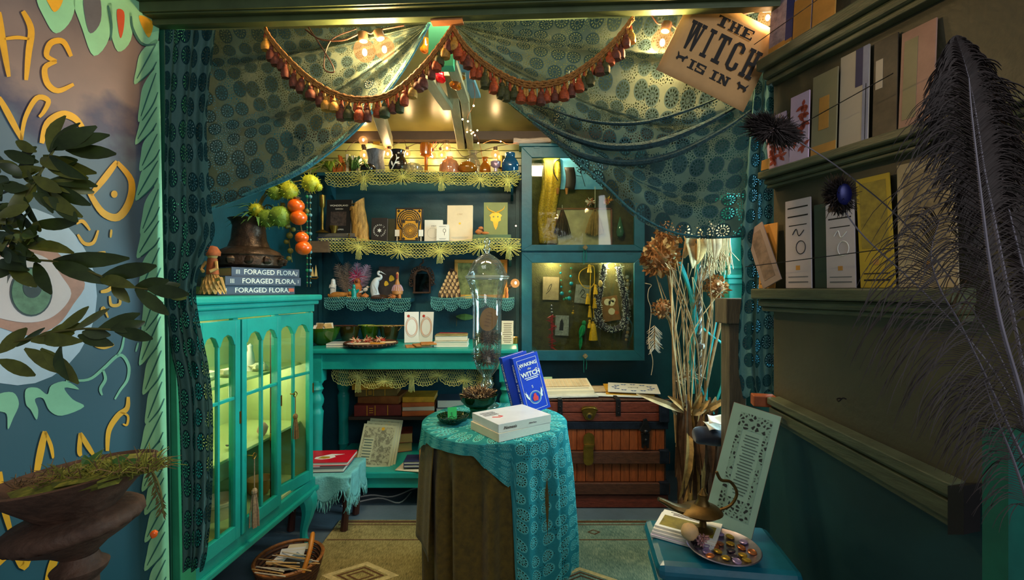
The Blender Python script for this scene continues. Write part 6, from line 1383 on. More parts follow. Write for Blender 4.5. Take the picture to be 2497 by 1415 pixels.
for s in (-1, 1): MB(CABM).leaf((.40, -.12, .617), (.40+s*.045, -.11, .63), .016, (0, 0, 1)).build('wing', GOLD if s < 0 else BLACK, t, solid=.003)
tag(MB().ball(cabp(.255, -.09, .64), (.02, .024, .03), 12, bump=.2).build('pink_shell', mat('pink_shell', (222, 160, 150), .4), smooth=True), 'pink shell on the cabinet lower shelf beside the latch', 'shell')
# ================================================================== ON THE TABLE
tz = TZ+.001
def at(px, Y, z=tz): return Vector((P(px, 0, Y).x, Y, z))
LGN = glass('leaf_green_glass', (120, 170, 60), .35, .6, (84, 136, 30)); OGN = glass('olive_brown_glass', (130, 120, 50), .4, .5, (92, 84, 30))
c = at(788, 2.78); t = T('leaf_bowl', 'green ribbed glass bowl full of folded notes', 'bowl', c)
MB().lathe([(.035, 0), (.04, .006), (.07, .03), (.09, .07), (.098, .105), (.094, .105), (.066, .04), (0, .012)], 30, c, fl=lambda a, t_: 1+.05*math.cos(a*12)*t_).build('body', LGN, t, smooth=True)
rnd = random.Random(2)
for i in range(7):
    a = rnd.uniform(0, 6.28); q_ = c+Vector((.04*math.cos(a), .03*math.sin(a), .085)); tag(MB(TR(q_) @ RZ(rnd.uniform(-60, 60)) @ RX(rnd.uniform(30, 80))).bb(-.025, .025, -.01, .05, 0, .002).build('folded_note', [WHITE, CREAMC, STRAW][i % 3]), 'folded paper note sticking out of the green ribbed bowl', 'note', 'notes in the green bowl')
for i, (px, Y, r, m_, lab) in enumerate(((852, 2.94, .060, OGN, 'brown scalloped glass dish with twigs'), (902, 2.98, .056, LGN, 'green scalloped glass dish behind the platter'), (950, 2.94, .060, OGN, 'olive scalloped glass dish beside the open card'))):
    c = at(px, Y); t = T('glass_dish', lab, 'dish', c, 'scalloped glass dishes')
    MB().lathe([(r*.6, 0), (r*.8, .02), (r*.95, .06), (r*1.1, .10), (r*1.06, .10), (r*.88, .06), (r*.7, .025), (0, .012)], 30, c, fl=lambda a, t_: 1+.09*math.cos(a*7)*t_**2).build('body', m_, t, smooth=True)
    mb = MB()
    for j in range(14): a = rnd.uniform(0, 6.28); p = c+Vector((r*.6*math.cos(a), r*.5*math.sin(a), .05)); mb.tube(catmull([p, p+Vector((rnd.gauss(0, .03), -.01, .05)), p+Vector((rnd.gauss(0, .06), -.02, .055))], 3), .002, 4)
    o_ = mb.build('twigs', [mat('dark_clay', (92, 50, 26)), LEAFY, STRAW][i], t); o_['kind'] = 'stuff'
c = at(905, 2.68, tz+.0); t = T('wooden_platter', 'dark carved wooden platter at the table front', 'platter', c)
MB().lathe([(.10, 0), (.13, .008), (.155, .026), (.152, .030), (.125, .014), (0, .010)], 34, c, fl=lambda a, t_: 1).build('dish', mat('dark_platter_wood', (84, 52, 36), .5, var=.3, scale=20), t, smooth=True)
for j in range(36): a = 2*PI*j/36; MB().ball(c+Vector((.15*math.cos(a), .15*math.sin(a), .02)), .0055, 6).build('rim_bead', mat('dark_platter_wood', (84, 52, 36)), t)
TW = [mat('red_twine', (196, 60, 40), .7, var=.3), mat('cream_twine', (236, 206, 160), .7), mat('orange_packet', (232, 160, 60), .6)]
for i, (dx, dy, m_, lab) in enumerate(((-.09, 0, 0, 'red and white twine bundle at one end of the platter'), (-.03, .03, 0, 'red twine bundle in the middle of the platter'), (.05, .02, 0, 'orange red twine bundle near the platter centre'))):
    fuzz('twine_bundle', lab, 'twine', c+Vector((dx, dy, .034)), .024, 80, .024, [TW[m_], TW[1]], 40+i, .6, .002)
for i, (dx, dy, a, m_, lab) in enumerate(((-.03, -.07, 10, 1, 'cream paper packet lying before the red twine'), (.05, -.06, -8, 2, 'orange paper packet lying on the platter'), (.10, .0, 14, 1, 'cream paper packet at the far end of the platter'))):
    tag(MB(TR(c+Vector((dx, dy, .024))) @ RZ(a)).bb(-.045, .045, -.02, .02, 0, .006).build('paper_packet', TW[m_], bevel=.001), lab, 'packet')
for i, lab in enumerate(('white flat booklet, lower one left of the platter', 'white flat booklet, upper one left of the platter')):
    book(lab, TR(at(795, 2.64, tz+.012*i)) @ RZ(3+4*i), .17, .12, .010, GREYC, PAGE, 'booklet', 'booklet', hard=False)
# open double card
Mx = TR(at(986, 2.88)) @ RZ(12) @ RX(82); wC, hC = S(35, 2.86), S(76, 2.86); t = T('open_card', 'open white double card with red and gold rings', 'card', at(1020, 2.88))
for k_, Mm in enumerate((Mx, TR((Mx @ Vector((wC, 0, 0)))) @ RZ(-10) @ RX(82))):
    p_ = MB(Mm).bb(0, wC, 0, hC, 0, .004).build('leaf_panel', WHITE, t, bevel=.0006)
    for rr, m_ in ((.038, TW[2]), (.034, TW[0]), (.042, mat('dusty_pink_petal', (150, 110, 112)))):
        mb = MB(Mm); mb.tube([(wC*.5+rr*1.0*math.cos(a*PI/14)*.92, hC*.5+rr*1.55*math.sin(a*PI/14), .0045) for a in range(28)], .0009, 4, closed=True); mb.build('printed_ring', m_, p_)
    disc(Mm @ TR((wC*.28, hC*.86, 0)), .009, .0043).build('red_blossom', TW[0], p_)
for i, (px, a, lab) in enumerate(((1008, 20, 'tan leather scrap nearest the open card'), (1028, 34, 'tan leather scrap in the middle of three'), (1045, 15, 'tan leather scrap beside the white books'))):
    tag(MB(TR(at(px, 2.66, tz+.002+.008*i)) @ RZ(a) @ RX(6)).bb(-.045, .045, -.03, .035, 0, .007).build('leather_scrap', mat('tan_leather', (190, 124, 60), .7, var=.3, scale=30), bevel=.002), lab, 'leather')
b = book('thick white book, lower of two beside the leather scraps', TR(at(1058, 2.66)) @ RZ(2), S(82, 2.66), .16, .033, WHITE, PAGE); book('thick white book with green cover picture, upper of two', TR(at(1060, 2.665, tz+.034)) @ RZ(4), S(80, 2.66), .15, .032, mat('green_picture_cover', (120, 126, 66), .5, var=.4, scale=20, two=(200, 180, 120)), PAGE)
book('white book with a red cover lying behind the thick books', TR(at(1062, 2.88)) @ RZ(-6), .18, .12, .055, mat('red_book_cover', (196, 40, 52), .5), PAGE)
t = T('leaf_ornament', 'green leaf ornament hanging on the wall behind the books', 'ornament', P(1135, 772, 3.12)); MB().leaf(P(1112, 772, 3.12), P(1158, 774, 3.12), .022, (0, -1, 0), .1).build('leaf', LEAFG, t, solid=.004); MB().tube([P(1114, 772, 3.12), P(1113, 796, 3.12)], .0012, 4).build('chain', BRASS, t)
Mx = TR(at(1222, 2.80)) @ RZ(-6) @ RX(78); w, h = S(29, 2.8), S(58, 2.8); t = T('handwritten_card', 'handwritten cream card standing on the table beside the jar', 'card', at(1236, 2.8)); MB(Mx).bb(0, w, 0, h, -.004, 0).build('sheet', CREAM, t); lines(t, Mx, w*.12, w*.9, h*.06, h*.92, 11, mat('brown_ink', (96, 62, 32)), 0, 'handwriting', .3, .3, 3)
t = T('tealight', 'small glowing tealight holder at the table corner', 'candle', at(1254, 2.85)); MB().lathe([(.024, 0), (.026, .04), (.024, .04), (.022, .01), (0, .01)], 14, at(1254, 2.85)).build('cup', BRASS, t, smooth=True); MB().lathe([(.003, 0), (.006, .01), (0, .022)], 8, at(1254, 2.85, tz+.02)).build('flame', glow('bulb_core', (255, 226, 170), 22), t); plight('tealight_light', at(1254, 2.83, tz+.06), .35, (1, .7, .35), .01, t)
# ================================================================== UNDER THE TABLE
MAR = mat('maroon_leather', (112, 34, 26), .45, var=.3, scale=20); OLV = mat('olive_leather', (110, 92, 34), .5, var=.3); TANL = mat('brown_leather', (140, 84, 34), .5, var=.35); YEL = mat('yellowed_paper', (214, 160, 40), .7, var=.25, scale=20); ORL = mat('orange_leather', (190, 92, 30), .5, var=.25)
z = .459
for i, (lab, px, Y, w, d, th, m_, a) in enumerate((('thick maroon leather book at the bottom of the old stack', 866, 2.87, .29, .2, .068, MAR, 4), ('worn brown leather book second in the old stack', 868, 2.88, .27, .19, .050, TANL, -6), ('olive leather book third in the old stack', 868, 2.89, .26, .18, .046, OLV, 5), ('yellowed torn book topmost in the old stack', 862, 2.88, .25, .18, .036, YEL, 8))):
    Mx = TR((P(px, 0, Y).x+w, Y, z)) @ RZ(90+a); b = book(lab, Mx, d, w, th, m_, OLDPAGE); z += th+.0005
    if i in (0, 2):
        for q_ in (.28, .55, .72): MB(Mx).bb(-.0008, 0, w*q_, w*q_+.004, .003, th-.003).build('gilt_band', GOLD, b)
        for q_ in (.3, .5, .7): MB(Mx).bb(-.0008, 0, w*.60, w*.68, th*q_-.002, th*q_+.002).build('gilt_title', GOLD, b)
z = .459
for i, (lab, th, m_) in enumerate((('orange cloth book lowest of the yellow stack', .030, ORL), ('cream paged book second of the yellow stack', .026, CREAMC), ('orange edged book third of the yellow stack', .026, ORL), ('yellowed paper book on top of the yellow stack', .034, YEL))):
    book(lab, TR((P(982, 0, 2.87).x+.2, 2.87, z)) @ RZ(96-4*(i % 2)), .18, .20, th, m_, OLDPAGE); z += th+.0005
book('grey blue book, lower one under the table near the dish', TR((P(1064, 0, 2.87).x, 2.87, .459)), .17, .18, .045, mat('grey_blue_cover', (130, 136, 140), .5), PAGE); book('dark blue grey book, upper one near the dish', TR((P(1066, 0, 2.87).x, 2.87, .505)) @ RZ(3), .165, .17, .05, mat('steel_blue_cover', (60, 74, 90), .5), PAGE)
lz = .216
t_ = NT('engraving_cover'); bs = t_.n('ShaderNodeBsdfPrincipled', i_Roughness=.6); t_.l(bs.outputs[0], t_.out.inputs[0]); tc = t_.n('ShaderNodeTexCoord')
wv = t_.n('ShaderNodeTexNoise', i_Scale=38.0, i_Detail=6.0, i_Distortion=1.5); t_.l(tc.outputs['Object'], wv.inputs['Vector']); t_.l(t_.ramp(wv.outputs[0], [(.42, lin((112, 112, 86))), (.54, lin((164, 164, 128)))]), bs.inputs['Base Color']); ENG = t_.m
SAGEP = mat('sage_paper', (176, 178, 140), .6, var=.06)
for i, lab in enumerate(('engraved magazine at the back of the leaning three', 'engraved magazine in the middle of the leaning three', 'engraved magazine at the front of the leaning three')):
    Mx = TR((P(884-3*i, 0, 2.72).x-.004*i, 2.70-.016*i, lz)) @ RZ(4) @ RX(60) @ RZ(-5) ; b = book(lab, Mx, .20, .27-.012*i, .012, SAGEP, PAGE, 'magazine', 'magazine', 'leaning magazines', hard=False)
    MB(Mx).bb(.012, .188, .012, .255-.012*i, .0121, .0124).build('cover_engraving', ENG, b); lines(b, Mx, .018, .075, .03, .16, 8, mat('grey_green_ink', (70, 92, 82)), .0125)
    if i == 2: MB(Mx).bb(.018, .08, .03, .165, .0121, .0126).build('text_panel', SAGEP, b)
    disc(Mx @ TR((.12, .245-.012*i, 0)), .010, .0125).build('gilt_moon', GOLD, b)
book('tan magazine with an engraved bird lying flat beside the table leg', TR((P(800, 0, 2.66).x, 2.64, lz)) @ RZ(-4), .21, .26, .010, mat('tan_magazine', (206, 176, 116), .6, var=.25, scale=14), PAGE, 'magazine', 'magazine', hard=False)
book('red brown leather book, lower one behind the magazines', TR((P(935, 0, 2.9).x, 2.86, lz)) @ RZ(20), .19, .15, .06, mat('red_leather', (150, 70, 46), .5), OLDPAGE); book('red brown leather book, upper one behind the magazines', TR((P(938, 0, 2.9).x, 2.87, lz+.0605)) @ RZ(12), .18, .15, .06, mat('red_leather', (150, 70, 46), .5), OLDPAGE)
tag(MB(TR((P(965, 0, 2.62).x, 2.60, lz)) @ RZ(-10)).grid(lambda u, v: Vector((u*.18, v*.16, .004+.012*math.sin(u*3)*v)), 8, 6).build('pamphlet', CREAM, smooth=True, solid=.003), 'curled cream pamphlet lying under the navy books', 'pamphlet')
for i, lab in enumerate(('navy booklet, lower of two on the low shelf edge', 'navy booklet, upper of two on the low shelf edge')): book(lab, TR((P(984, 0, 2.6).x, 2.598, lz+.018+.0185*i)) @ RZ(2), .135, .11, .018, mat('navy_booklet', (44, 50, 92), .5), PAGE)
book('orange spined book at the low shelf end behind the velvet skirt', TR((P(1042, 0, 2.7).x, 2.74, lz)) @ RZ(-90) @ RX(90), .13, .17, .03, ORL, OLDPAGE)
t = T('tangled_cable', 'loose white cable lying under the table', 'cable', (-.85, 2.8, .004))
for pts in ([(-1.0, 2.68, .006), (-.86, 2.76, .006), (-.72, 2.74, .006), (-.6, 2.86, .006), (-.5, 2.84, .006)], [(-.98, 2.62, .006), (-.8, 2.72, .006), (-.66, 2.66, .006), (-.62, 2.8, .006)]): MB().tube(catmull(pts, 5), .004, 5).build('cord', WHITE, t, smooth=True)
# ================================================================== STOOL WITH CLOTH
stl = T('footstool', 'low dark legged footstool draped in fringed aqua cloth', 'stool', (-1.0, 2.42, 0)); SX0, SX1, SY0, SY1, SZ = -1.17, -.835, 2.325, 2.56, .30
MB().bb(SX0, SX1, SY0, SY1, SZ-.04, SZ).build('seat', BROWN, stl, bevel=.008)
for x in (SX0+.03, SX1-.03):
    for y in (SY0+.03, SY1-.03): MB().tube([(x, y, SZ-.04), (x+.006, y, .12), (x-.004, y, .008)], [.02, .017, .02], 8).build('leg', mat('dark_mahogany', (58, 26, 18), .4), stl, smooth=True)
AQC = lace('aqua_cloth', (96, 176, 176), .04, 0.0, (130, 200, 196), .2, 6)
AQ2 = mat('aqua_linen', (112, 186, 182), .85, var=.15, scale=30, bump=.3, bscale=120)
def cl_(u, v):
    x = SX0-.01+(SX1-SX0+.02)*min(1, u/.72); y = SY0-.012+(SY1-SY0+.02)*(1-min(1, v/.6)) if v < .6 else SY0-.014
    z = SZ+.004; dr = 0
    if u > .72: dr = (u-.72)/.28*.11*(1+.3*math.sin(v*20)); x += .006*math.sin(v*24)
    if v > .6: dr = max(dr, (v-.6)/.4*.10*(1+.35*math.sin(u*17))); y -= .008*math.sin(u*22)+.004
    return Vector((x, y, z-dr))
MB().grid(cl_, 40, 40).build('cloth', AQ2, stl, smooth=True, ang=180, solid=.002)
mb = MB(); rnd = random.Random(8)
for i in range(70):
    u = i/69; a = cl_(u, 1); mb.tube([a, a+Vector((rnd.gauss(0, .004), -.003, -.02)), a+Vector((rnd.gauss(0, .008), -.004+rnd.gauss(0, .004), -.05))], [.0026, .0022, .001], 4)
    a = cl_(1, u); mb.tube([a, a+Vector((.004, rnd.gauss(0, .004), -.02)), a+Vector((.006, rnd.gauss(0, .008), -.05))], [.0026, .0022, .001], 4)
o_ = mb.build('fringe', AQ2, stl); o_['kind'] = 'stuff'
b = book('dark grey book on the footstool under the red one', TR((-1.13, 2.34, SZ+.007)) @ RZ(3), .26, .18, .022, mat('dark_grey_cover', (74, 80, 84), .5), PAGE); MB(TR((-1.13, 2.34, SZ+.007)) @ RZ(3)).bb(.02, .13, .02, .07, .022, .0225).build('cover_panel', GREYC, b)
Mx = TR((-1.11, 2.37, SZ+.030)) @ RZ(3); b = book('bright red book with a white and yellow bird on the footstool', Mx, .25, .18, .020, mat('bright_red_cover', (206, 20, 40), .4), PAGE)
MB(Mx).prism([(.06, .05), (.10, .04), (.14, .05), (.165, .075), (.15, .095), (.20, .115), (.13, .118), (.10, .10), (.08, .085), (.06, .075)], .0005, TR((0, 0, .0203))).build('bird_print', WHITE, b); MB(Mx).prism([(.075, .055), (.11, .048), (.14, .06), (.13, .08), (.09, .085)], .0005, TR((0, 0, .0206))).build('wing_print', GOLD, b)
# ================================================================== BASKET
bc = Vector((-.945, 1.93, .0085)); bk = T('wicker_basket', 'round wicker basket of paper scraps under the cabinet front', 'basket', bc); WIC = mat('wicker', (150, 92, 42), .6, var=.4, scale=60); WICD = mat('dark_wicker', (84, 50, 28), .7, var=.4, scale=60)
for j in range(7): zz = .012+j*.016; r_ = .105+.028*j/6; MB().tube([bc+Vector((r_*math.cos(i*PI/20), r_*math.sin(i*PI/20), zz+.004*math.sin(i*PI))) for i in range(40)], .0075, 5, closed=True).build('woven_ring', WICD if j < 6 else WIC, bk, smooth=True)
for i in range(20): a = i*PI/10; MB().tube([bc+Vector((.105*math.cos(a), .105*math.sin(a), .006)), bc+Vector((.136*math.cos(a), .136*math.sin(a), .112))], .0045, 5).build('stake', WICD, bk)
MB().tube(catmull([bc+Vector((.10, -.09, .10)), bc+Vector((.115, -.06, .17)), bc+Vector((.10, 0, .205)), bc+Vector((.07, .06, .16)), bc+Vector((.04, .11, .11))], 6), .009, 7).build('handle', mat('orange_cane', (206, 128, 40), .5, var=.25), bk, smooth=True)
MB().lathe([(.1, .004), (.0, .005)], 20, bc).build('base', WICD, bk)
for i in range(26):
    a = rnd.uniform(0, 6.28); r_ = rnd.uniform(0, .09); q_ = bc+Vector((r_*math.cos(a), r_*math.sin(a), .10+.02*rnd.random()))
    if i < 9: tag(MB(TR(q_+Vector((.03, .0, 0))) @ RZ(rnd.uniform(-40, 40)) @ RX(rnd.uniform(-25, 25))).bb(-.05, .05, -.025, .025, 0, .002).build('paper_scrap', [mat('grey_blue_card', (120, 140, 156), .6), GREYC, BLACK, CREAMC][i % 4]), '%s card scrap lying in the wicker basket' % ['grey blue', 'pale grey', 'black', 'cream'][i % 4], 'card', 'card scraps in the basket')
    else: tag(MB().tube([q_+Vector((-.06, -.03, 0)), q_+Vector((.07+.04*rnd.random(), -.05-.04*rnd.random(), .012))], .0026, 5).build('wooden_stick', STRAW if i % 2 else CREAMC), 'thin pale stick bundled in the wicker basket', 'stick', 'sticks in the basket')
# ================================================================== IN THE JEWELLERY CASE
YJ = 3.112
def J3(px, py, Y=3.1): return P(px, py, Y)
def pcard(label, q4, m, Y=YJ, motif=None):
    t = T('picture_card', label, 'card', P(q4[0][0], q4[0][1], Y)); ps = [P(x, y, Y) for x, y in q4]
    ex = (ps[1]-ps[0]); w = ex.length; ex.normalize(); ey = (ps[3]-ps[0]); h = ey.length; ey = (ey-ex*ey.dot(ex)).normalized(); ez = ex.cross(ey)
    Mx = Matrix(((ex.x, ey.x, ez.x, ps[0].x), (ex.y, ey.y, ez.y, ps[0].y), (ex.z, ey.z, ez.z, ps[0].z), (0, 0, 0, 1)))
    MB(Mx).bb(0, w, 0, h, 0, .002).build('sheet', m, t)
    return t, Mx, w, h
SEP = mat('sepia_card', (176, 150, 112), .7, var=.2, scale=30); GRC = mat('grey_engraved_card', (150, 150, 144), .7, var=.35, scale=60); FLC = mat('brown_floral_card', (140, 96, 50), .7, var=.25, scale=12)
t, Mx, w, h = pcard('sepia card with a thin bird drawing at the case corner', [(1323, 731), (1362, 732), (1362, 676), (1323, 675)], SEP)
MB(Mx).tube(catmull([(w*.2, h*.25, .0025), (w*.45, h*.45, .0025), (w*.55, h*.68, .0025), (w*.4, h*.6, .0025), (w*.3, h*.4, .0025)], 4), .0015, 4).build('bird_drawing', INK, t)
t, Mx, w, h = pcard('grey engraved bird card behind the yellow tassels', [(1400, 738), (1438, 742), (1438, 694), (1402, 693)], GRC)
MB(Mx).tube(catmull([(w*.3, h*.5, .0025), (w*.45, h*.75, .0025), (w*.6, h*.6, .0025), (w*.4, h*.35, .0025), (w*.7, h*.3, .0025)], 4), .002, 4).build('bird_drawing', INK, t)
t, Mx, w, h = pcard('small grey figure card beside the red coral', [(1353, 818), (1386, 819), (1383, 771), (1355, 769)], GRC)
MB(Mx).prism([(w*.3, h*.25), (w*.6, h*.25), (w*.62, h*.6), (w*.5, h*.85), (w*.36, h*.7)], .0006, TR((0, 0, .002))).build('figure_print', INK, t)
t, Mx, w, h = pcard('brown card of pale roses inside the woven necklace', [(1472, 786), (1514, 779), (1511, 722), (1468, 726)], FLC)
for x, y, r, m_ in ((.4, .78, .026, CREAM), (.62, .72, .024, CREAM), (.75, .82, .018, CREAM), (.55, .38, .026, CREAM), (.82, .3, .016, ORL)): disc(Mx @ TR((w*x, h*y, 0)), r*.9, .0022, n=12).build('rose_print', m_, t)
# turquoise necklace
TQ = mat('turquoise_bead', (24, 150, 176), .3, var=.25); TQ2 = mat('jade_bead', (60, 150, 120), .35)
def necklace(label, pts, sizes, mats, Y=3.095, name='bead_necklace', thread=True):
    t = T(name, label, 'necklace', P(pts[0][0], pts[0][1], Y))
    if thread: MB().tube(catmull([P(x, y, Y) for x, y in pts], 4), .001, 4).build('thread', BRASS, t)
    for i, (x, y) in enumerate(pts): MB().ball(P(x, y, Y-.003), S(sizes[i % len(sizes)], Y), 8).build('bead', mats[i % len(mats)], t, smooth=True)
    return t
necklace('turquoise bead necklace hanging between the two bird cards', [(1367, 648), (1367, 666), (1368, 684), (1369, 700), (1370, 716), (1375, 730), (1381, 728), (1388, 728), (1390, 712), (1393, 692), (1392, 674), (1393, 654)], [2, 3, 2.4, 3, 5, 3, 4, 5.5, 4, 5, 3.4, 3], [TQ2, TQ, TQ2, TQ, TQ, TQ2])
necklace('fine gold chain with a small pendant below the turquoise beads', [(1397, 735), (1398, 748), (1398, 758), (1397, 764)], [1, 1, 2, 3.5], [GOLD])
# woven black and white necklace
WV1 = mat('black_white_weave', (40, 40, 58), .7, var=.3); WV2 = mat('white_thread', (226, 224, 220), .7)
t = T('woven_necklace', 'thick black and white woven rope necklace around a card', 'necklace', P(1495, 806, 3.08))
wp = catmull([P(x, y, 3.085) for x, y in ((1475, 644), (1467, 690), (1458, 740), (1462, 785), (1485, 803), (1510, 800), (1526, 775), (1524, 730), (1514, 690), (1508, 650))], 8)
MB().tube(wp, [.016+.008*math.sin(PI*i/(len(wp)-1)) for i in range(len(wp))], 9).build('rope', WV1, t, smooth=True)
mb = MB(); rnd = random.Random(6)
for i, p in enumerate(wp):
    for j in range(9):
        a = rnd.uniform(PI*.9, PI*2.1); r_ = .019+.007*math.sin(PI*i/len(wp)); q_ = p+Vector((r_*math.cos(a), -abs(r_*math.sin(a)), rnd.uniform(-.014, .014))); mb.tube([q_, q_+Vector((rnd.gauss(0, .006), -.002, rnd.gauss(0, .006)))], .0016, 3)
o_ = mb.build('white_stitches', WV2, t); o_['kind'] = 'stuff'
tag(MB().ball(P(1464, 692, 3.05), (.014, .008, .024), 12).build('shell_pendant', mat('shell_cream', (216, 180, 110), .4), smooth=True), 'oval cream shell pendant hanging on the woven necklace', 'pendant')
necklace('grey shell bead strand at the case side', [(1529+2*math.sin(i), 676+i*9) for i in range(18)], [5, 4, 5.5, 4.5], [mat('grey_pearl', (150, 142, 128), .35), mat('ochre_pearl', (176, 140, 80), .35)])
# yellow tassel cord
YT = mat('yellow_silk', (226, 172, 16), .5, var=.2, scale=120)
t = T('tassel_necklace', 'yellow silk necklace with hanging tassels looped in the lower case', 'necklace', P(1440, 828, 3.07))
for pts in ([(1441, 648), (1439, 700), (1439, 760), (1443, 780)], [(1441, 648), (1449, 655), (1449, 700), (1447, 740), (1448, 775)], [(1437, 650), (1416, 662), (1412, 682), (1424, 700), (1440, 702), (1449, 690)]): MB().tube(catmull([P(x, y, 3.075) for x, y in pts], 5), .003, 5).build('cord', YT, t, smooth=True)
for x, y, L, r_ in ((1452, 694, 24, 6), (1433, 716, 26, 6), (1450, 728, 24, 6), (1438, 746, 28, 5), (1438, 780, 20, 6), (1446, 784, 46, 11), (1437, 645, 20, 6)):
    c = P(x, y, 3.07); k_ = 3.07/F; mb = MB(); mb.ball(c-Vector((0, 0, 3*k_)), 3.4*k_, 8); mb.lathe([(r_*.4*k_, -5*k_), (r_*.55*k_, -8*k_), (r_*.8*k_, -.6*L*k_), (r_*k_, -L*k_), (r_*.7*k_, -L*k_)], 12, c, fl=lambda a, t_: 1+.06*math.cos(9*a)); mb.build('tassel', YT, t, smooth=True)
# red coral drop, green parrot
COR = mat('red_coral', (170, 40, 34), .35, var=.3)
t = T('coral_drop', 'spiky red coral drop hanging from a silver clasp', 'necklace', P(1346, 850, 3.09)); MB().tube([P(1345, 742, 3.09), P(1345, 770, 3.09), P(1346, 850, 3.09)], .002, 5).build('cord', BLACK, t)
mb = MB()
for y in (746, 754, 762): mb.ball(P(1345, y, 3.085), .009, 8)
mb.build('silver_beads', SILV, t, smooth=True)
for i in range(34): y = 770+i*2.4; a = rnd.uniform(-.5, 3.6); d = Vector((math.cos(a), -.5, .35*math.sin(a*3))); p = P(1346, y, 3.088); MB().tube([p-d*.008, p+d*rnd.uniform(.02, .045)], [.0045, .0015], 5).build('coral_twig', COR, t)
PAR = mat('emerald_feather_paint', (10, 150, 90), .5, var=.3, scale=40)
t = T('parrot_ornament', 'emerald green paper parrot hanging head down in the case', 'ornament', P(1418, 850, 3.09)); c = P(1420, 806, 3.09)
MB().ball(c, (.022, .010, .045), 12, Mx=RY(16).to_3x3()).build('body', PAR, t, smooth=True); MB().leaf(c+Vector((-.006, 0, -.03)), c+Vector((-.016, 0, -.13)), .012, (0, -1, 0)).build('tail', PAR, t, solid=.003); MB().ball(c+Vector((.012, 0, .05)), (.016, .010, .018), 10).build('head', PAR, t, smooth=True); MB().leaf(c+Vector((0, -.009, .03)), c+Vector((-.02, -.011, -.05)), .012, (0, -1, 0)).build('wing', PAR, t, solid=.002); MB().lathe([(.005, 0), (0, .014)], 6, c+Vector((.022, 0, .054)), Mx=RY(110).to_3x3()).build('beak', INK, t)
# ---- upper case: brooms, framed print, gold cloth, blue dress
t = T('gold_cloth', 'strip of gold embossed cloth hanging in the upper case', 'cloth', P(1343, 596, 3.12)); MB().grid(lambda u, v: P(1320+u*46-8*v+4*math.sin(v*7), 386+v*208, 3.112-.012*math.sin(u*PI*3)-.004), 14, 20).build('cloth', mat('gold_brocade', (190, 150, 26), .5, metal=.2, var=.55, scale=90, bump=.4), t, smooth=True, ang=180, solid=.002)
t = T('sky_print', 'bright blue sky print with black dried umbel in the upper case', 'picture', P(1420, 470, 3.12)); MB().bb(P(1364, 0, 3.122).x, P(1470, 0, 3.122).x, 3.12, 3.126, P(0, 462, 3.122).z, P(0, 372, 3.122).z).build('sheet', mat('sky_blue_print', (56, 160, 222), .35, var=.25, scale=5, two=(150, 214, 240)), t)
for pts in ([(1427, 455), (1418, 425), (1414, 405)], [(1418, 430), (1405, 428)], [(1416, 420), (1424, 408)], [(1417, 424), (1407, 416)]): MB().tube([P(x, y, 3.114) for x, y in pts], .0018, 4).build('umbel_stem', INK, t)
for i in range(14): MB().ball(P(1412+rnd.gauss(0, 7), 414+rnd.gauss(0, 6), 3.113), .004, 6).build('umbel_seed', INK, t)
t = T('dark_bodice', 'dark laced leather bodice with orange cones in the upper case', 'ornament', P(1375, 470, 3.09)); MB().grid(lambda u, v: P(1376+u*24+4*math.sin(v*3), 408+v*55, 3.095-.012*math.sin(u*PI)), 6, 6).build('leather', mat('dark_brown_leather', (50, 34, 28), .6), t, smooth=True, solid=.003)
for x in (1360, 1382): MB().lathe([(.011, .04), (.006, 0), (0, 0)], 8, P(x, 474, 3.085)).build('cone', CLAY, t)
MB().tube(catmull([P(x, y, 3.09) for x, y in ((1360, 440), (1350, 420), (1352, 396), (1364, 388))], 4), .004, 5).build('strap', BLACK, t)
fp_ = T('framed_print', 'pale print in a thin brown frame leaning in the upper case', 'picture', P(1423, 596, 3.11)); x0, x1, zA, zB = P(1354, 0, 3.118).x, P(1492, 0, 3.118).x, P(0, 600, 3.118).z, P(0, 508, 3.118).z
MB().bb(x0+.008, x1-.008, 3.116, 3.122, zA, zB-.008).build('print', mat('faded_print', (196, 180, 136), .6, var=.35, scale=7), fp_)
for a in ((x0, x0+.01, zA, zB), (x1-.01, x1, zA, zB), (x0, x1, zB-.01, zB)): MB().bb(a[0], a[1], 3.106, 3.116, a[2], a[3]).build('frame_rail', mat('red_brown_frame', (130, 74, 34), .5), fp_)
def broom(label, x, y0, y1, y2, wpx, m_, seed, Y=3.085):
    t = T('mini_broom', label, 'broom', P(x, y2, Y)); MB().tube([P(x, y0, Y), P(x, y1, Y)], .0022, 5).build('hanging_cord', CREAMC, t); r2 = random.Random(seed); mb = MB()
    for i in range(90): a = r2.uniform(-1, 1); mb.tube([P(x+a*3, y1, Y+r2.uniform(-.008, .008)), P(x+a*wpx*.3, y1+(y2-y1)*.4, Y+r2.uniform(-.012, .012)), P(x+a*wpx*.5, y2-abs(a)*6+r2.uniform(-3, 3), Y+r2.uniform(-.016, .016))], .0018, 3, cap=False)
    o_ = mb.build('bristles', m_, t); o_['kind'] = 'stuff'; MB().tube([P(x, y1-3, Y), P(x, y1+6, Y)], .009, 7).build('binding', BROWN, t)
broom('small black horsehair broom hanging before the pale print', 1371, 500, 512, 576, 42, FURD, 1); broom('small straw broom hanging on a white cord', 1451, 455, 510, 574, 48, STRAW, 2)
t = T('glass_pendant', 'pale green glass teardrop hanging in the upper case', 'pendant', P(1512, 580, 3.09)); MB().lathe([(0, 0), (.020, .012), (.026, .04), (.018, .08), (.008, .12), (.004, .14)], 14, P(1512, 580, 3.09)).build('drop', glass('sea_glass', (150, 210, 170), .3, .6, (120, 180, 140)), t, smooth=True)
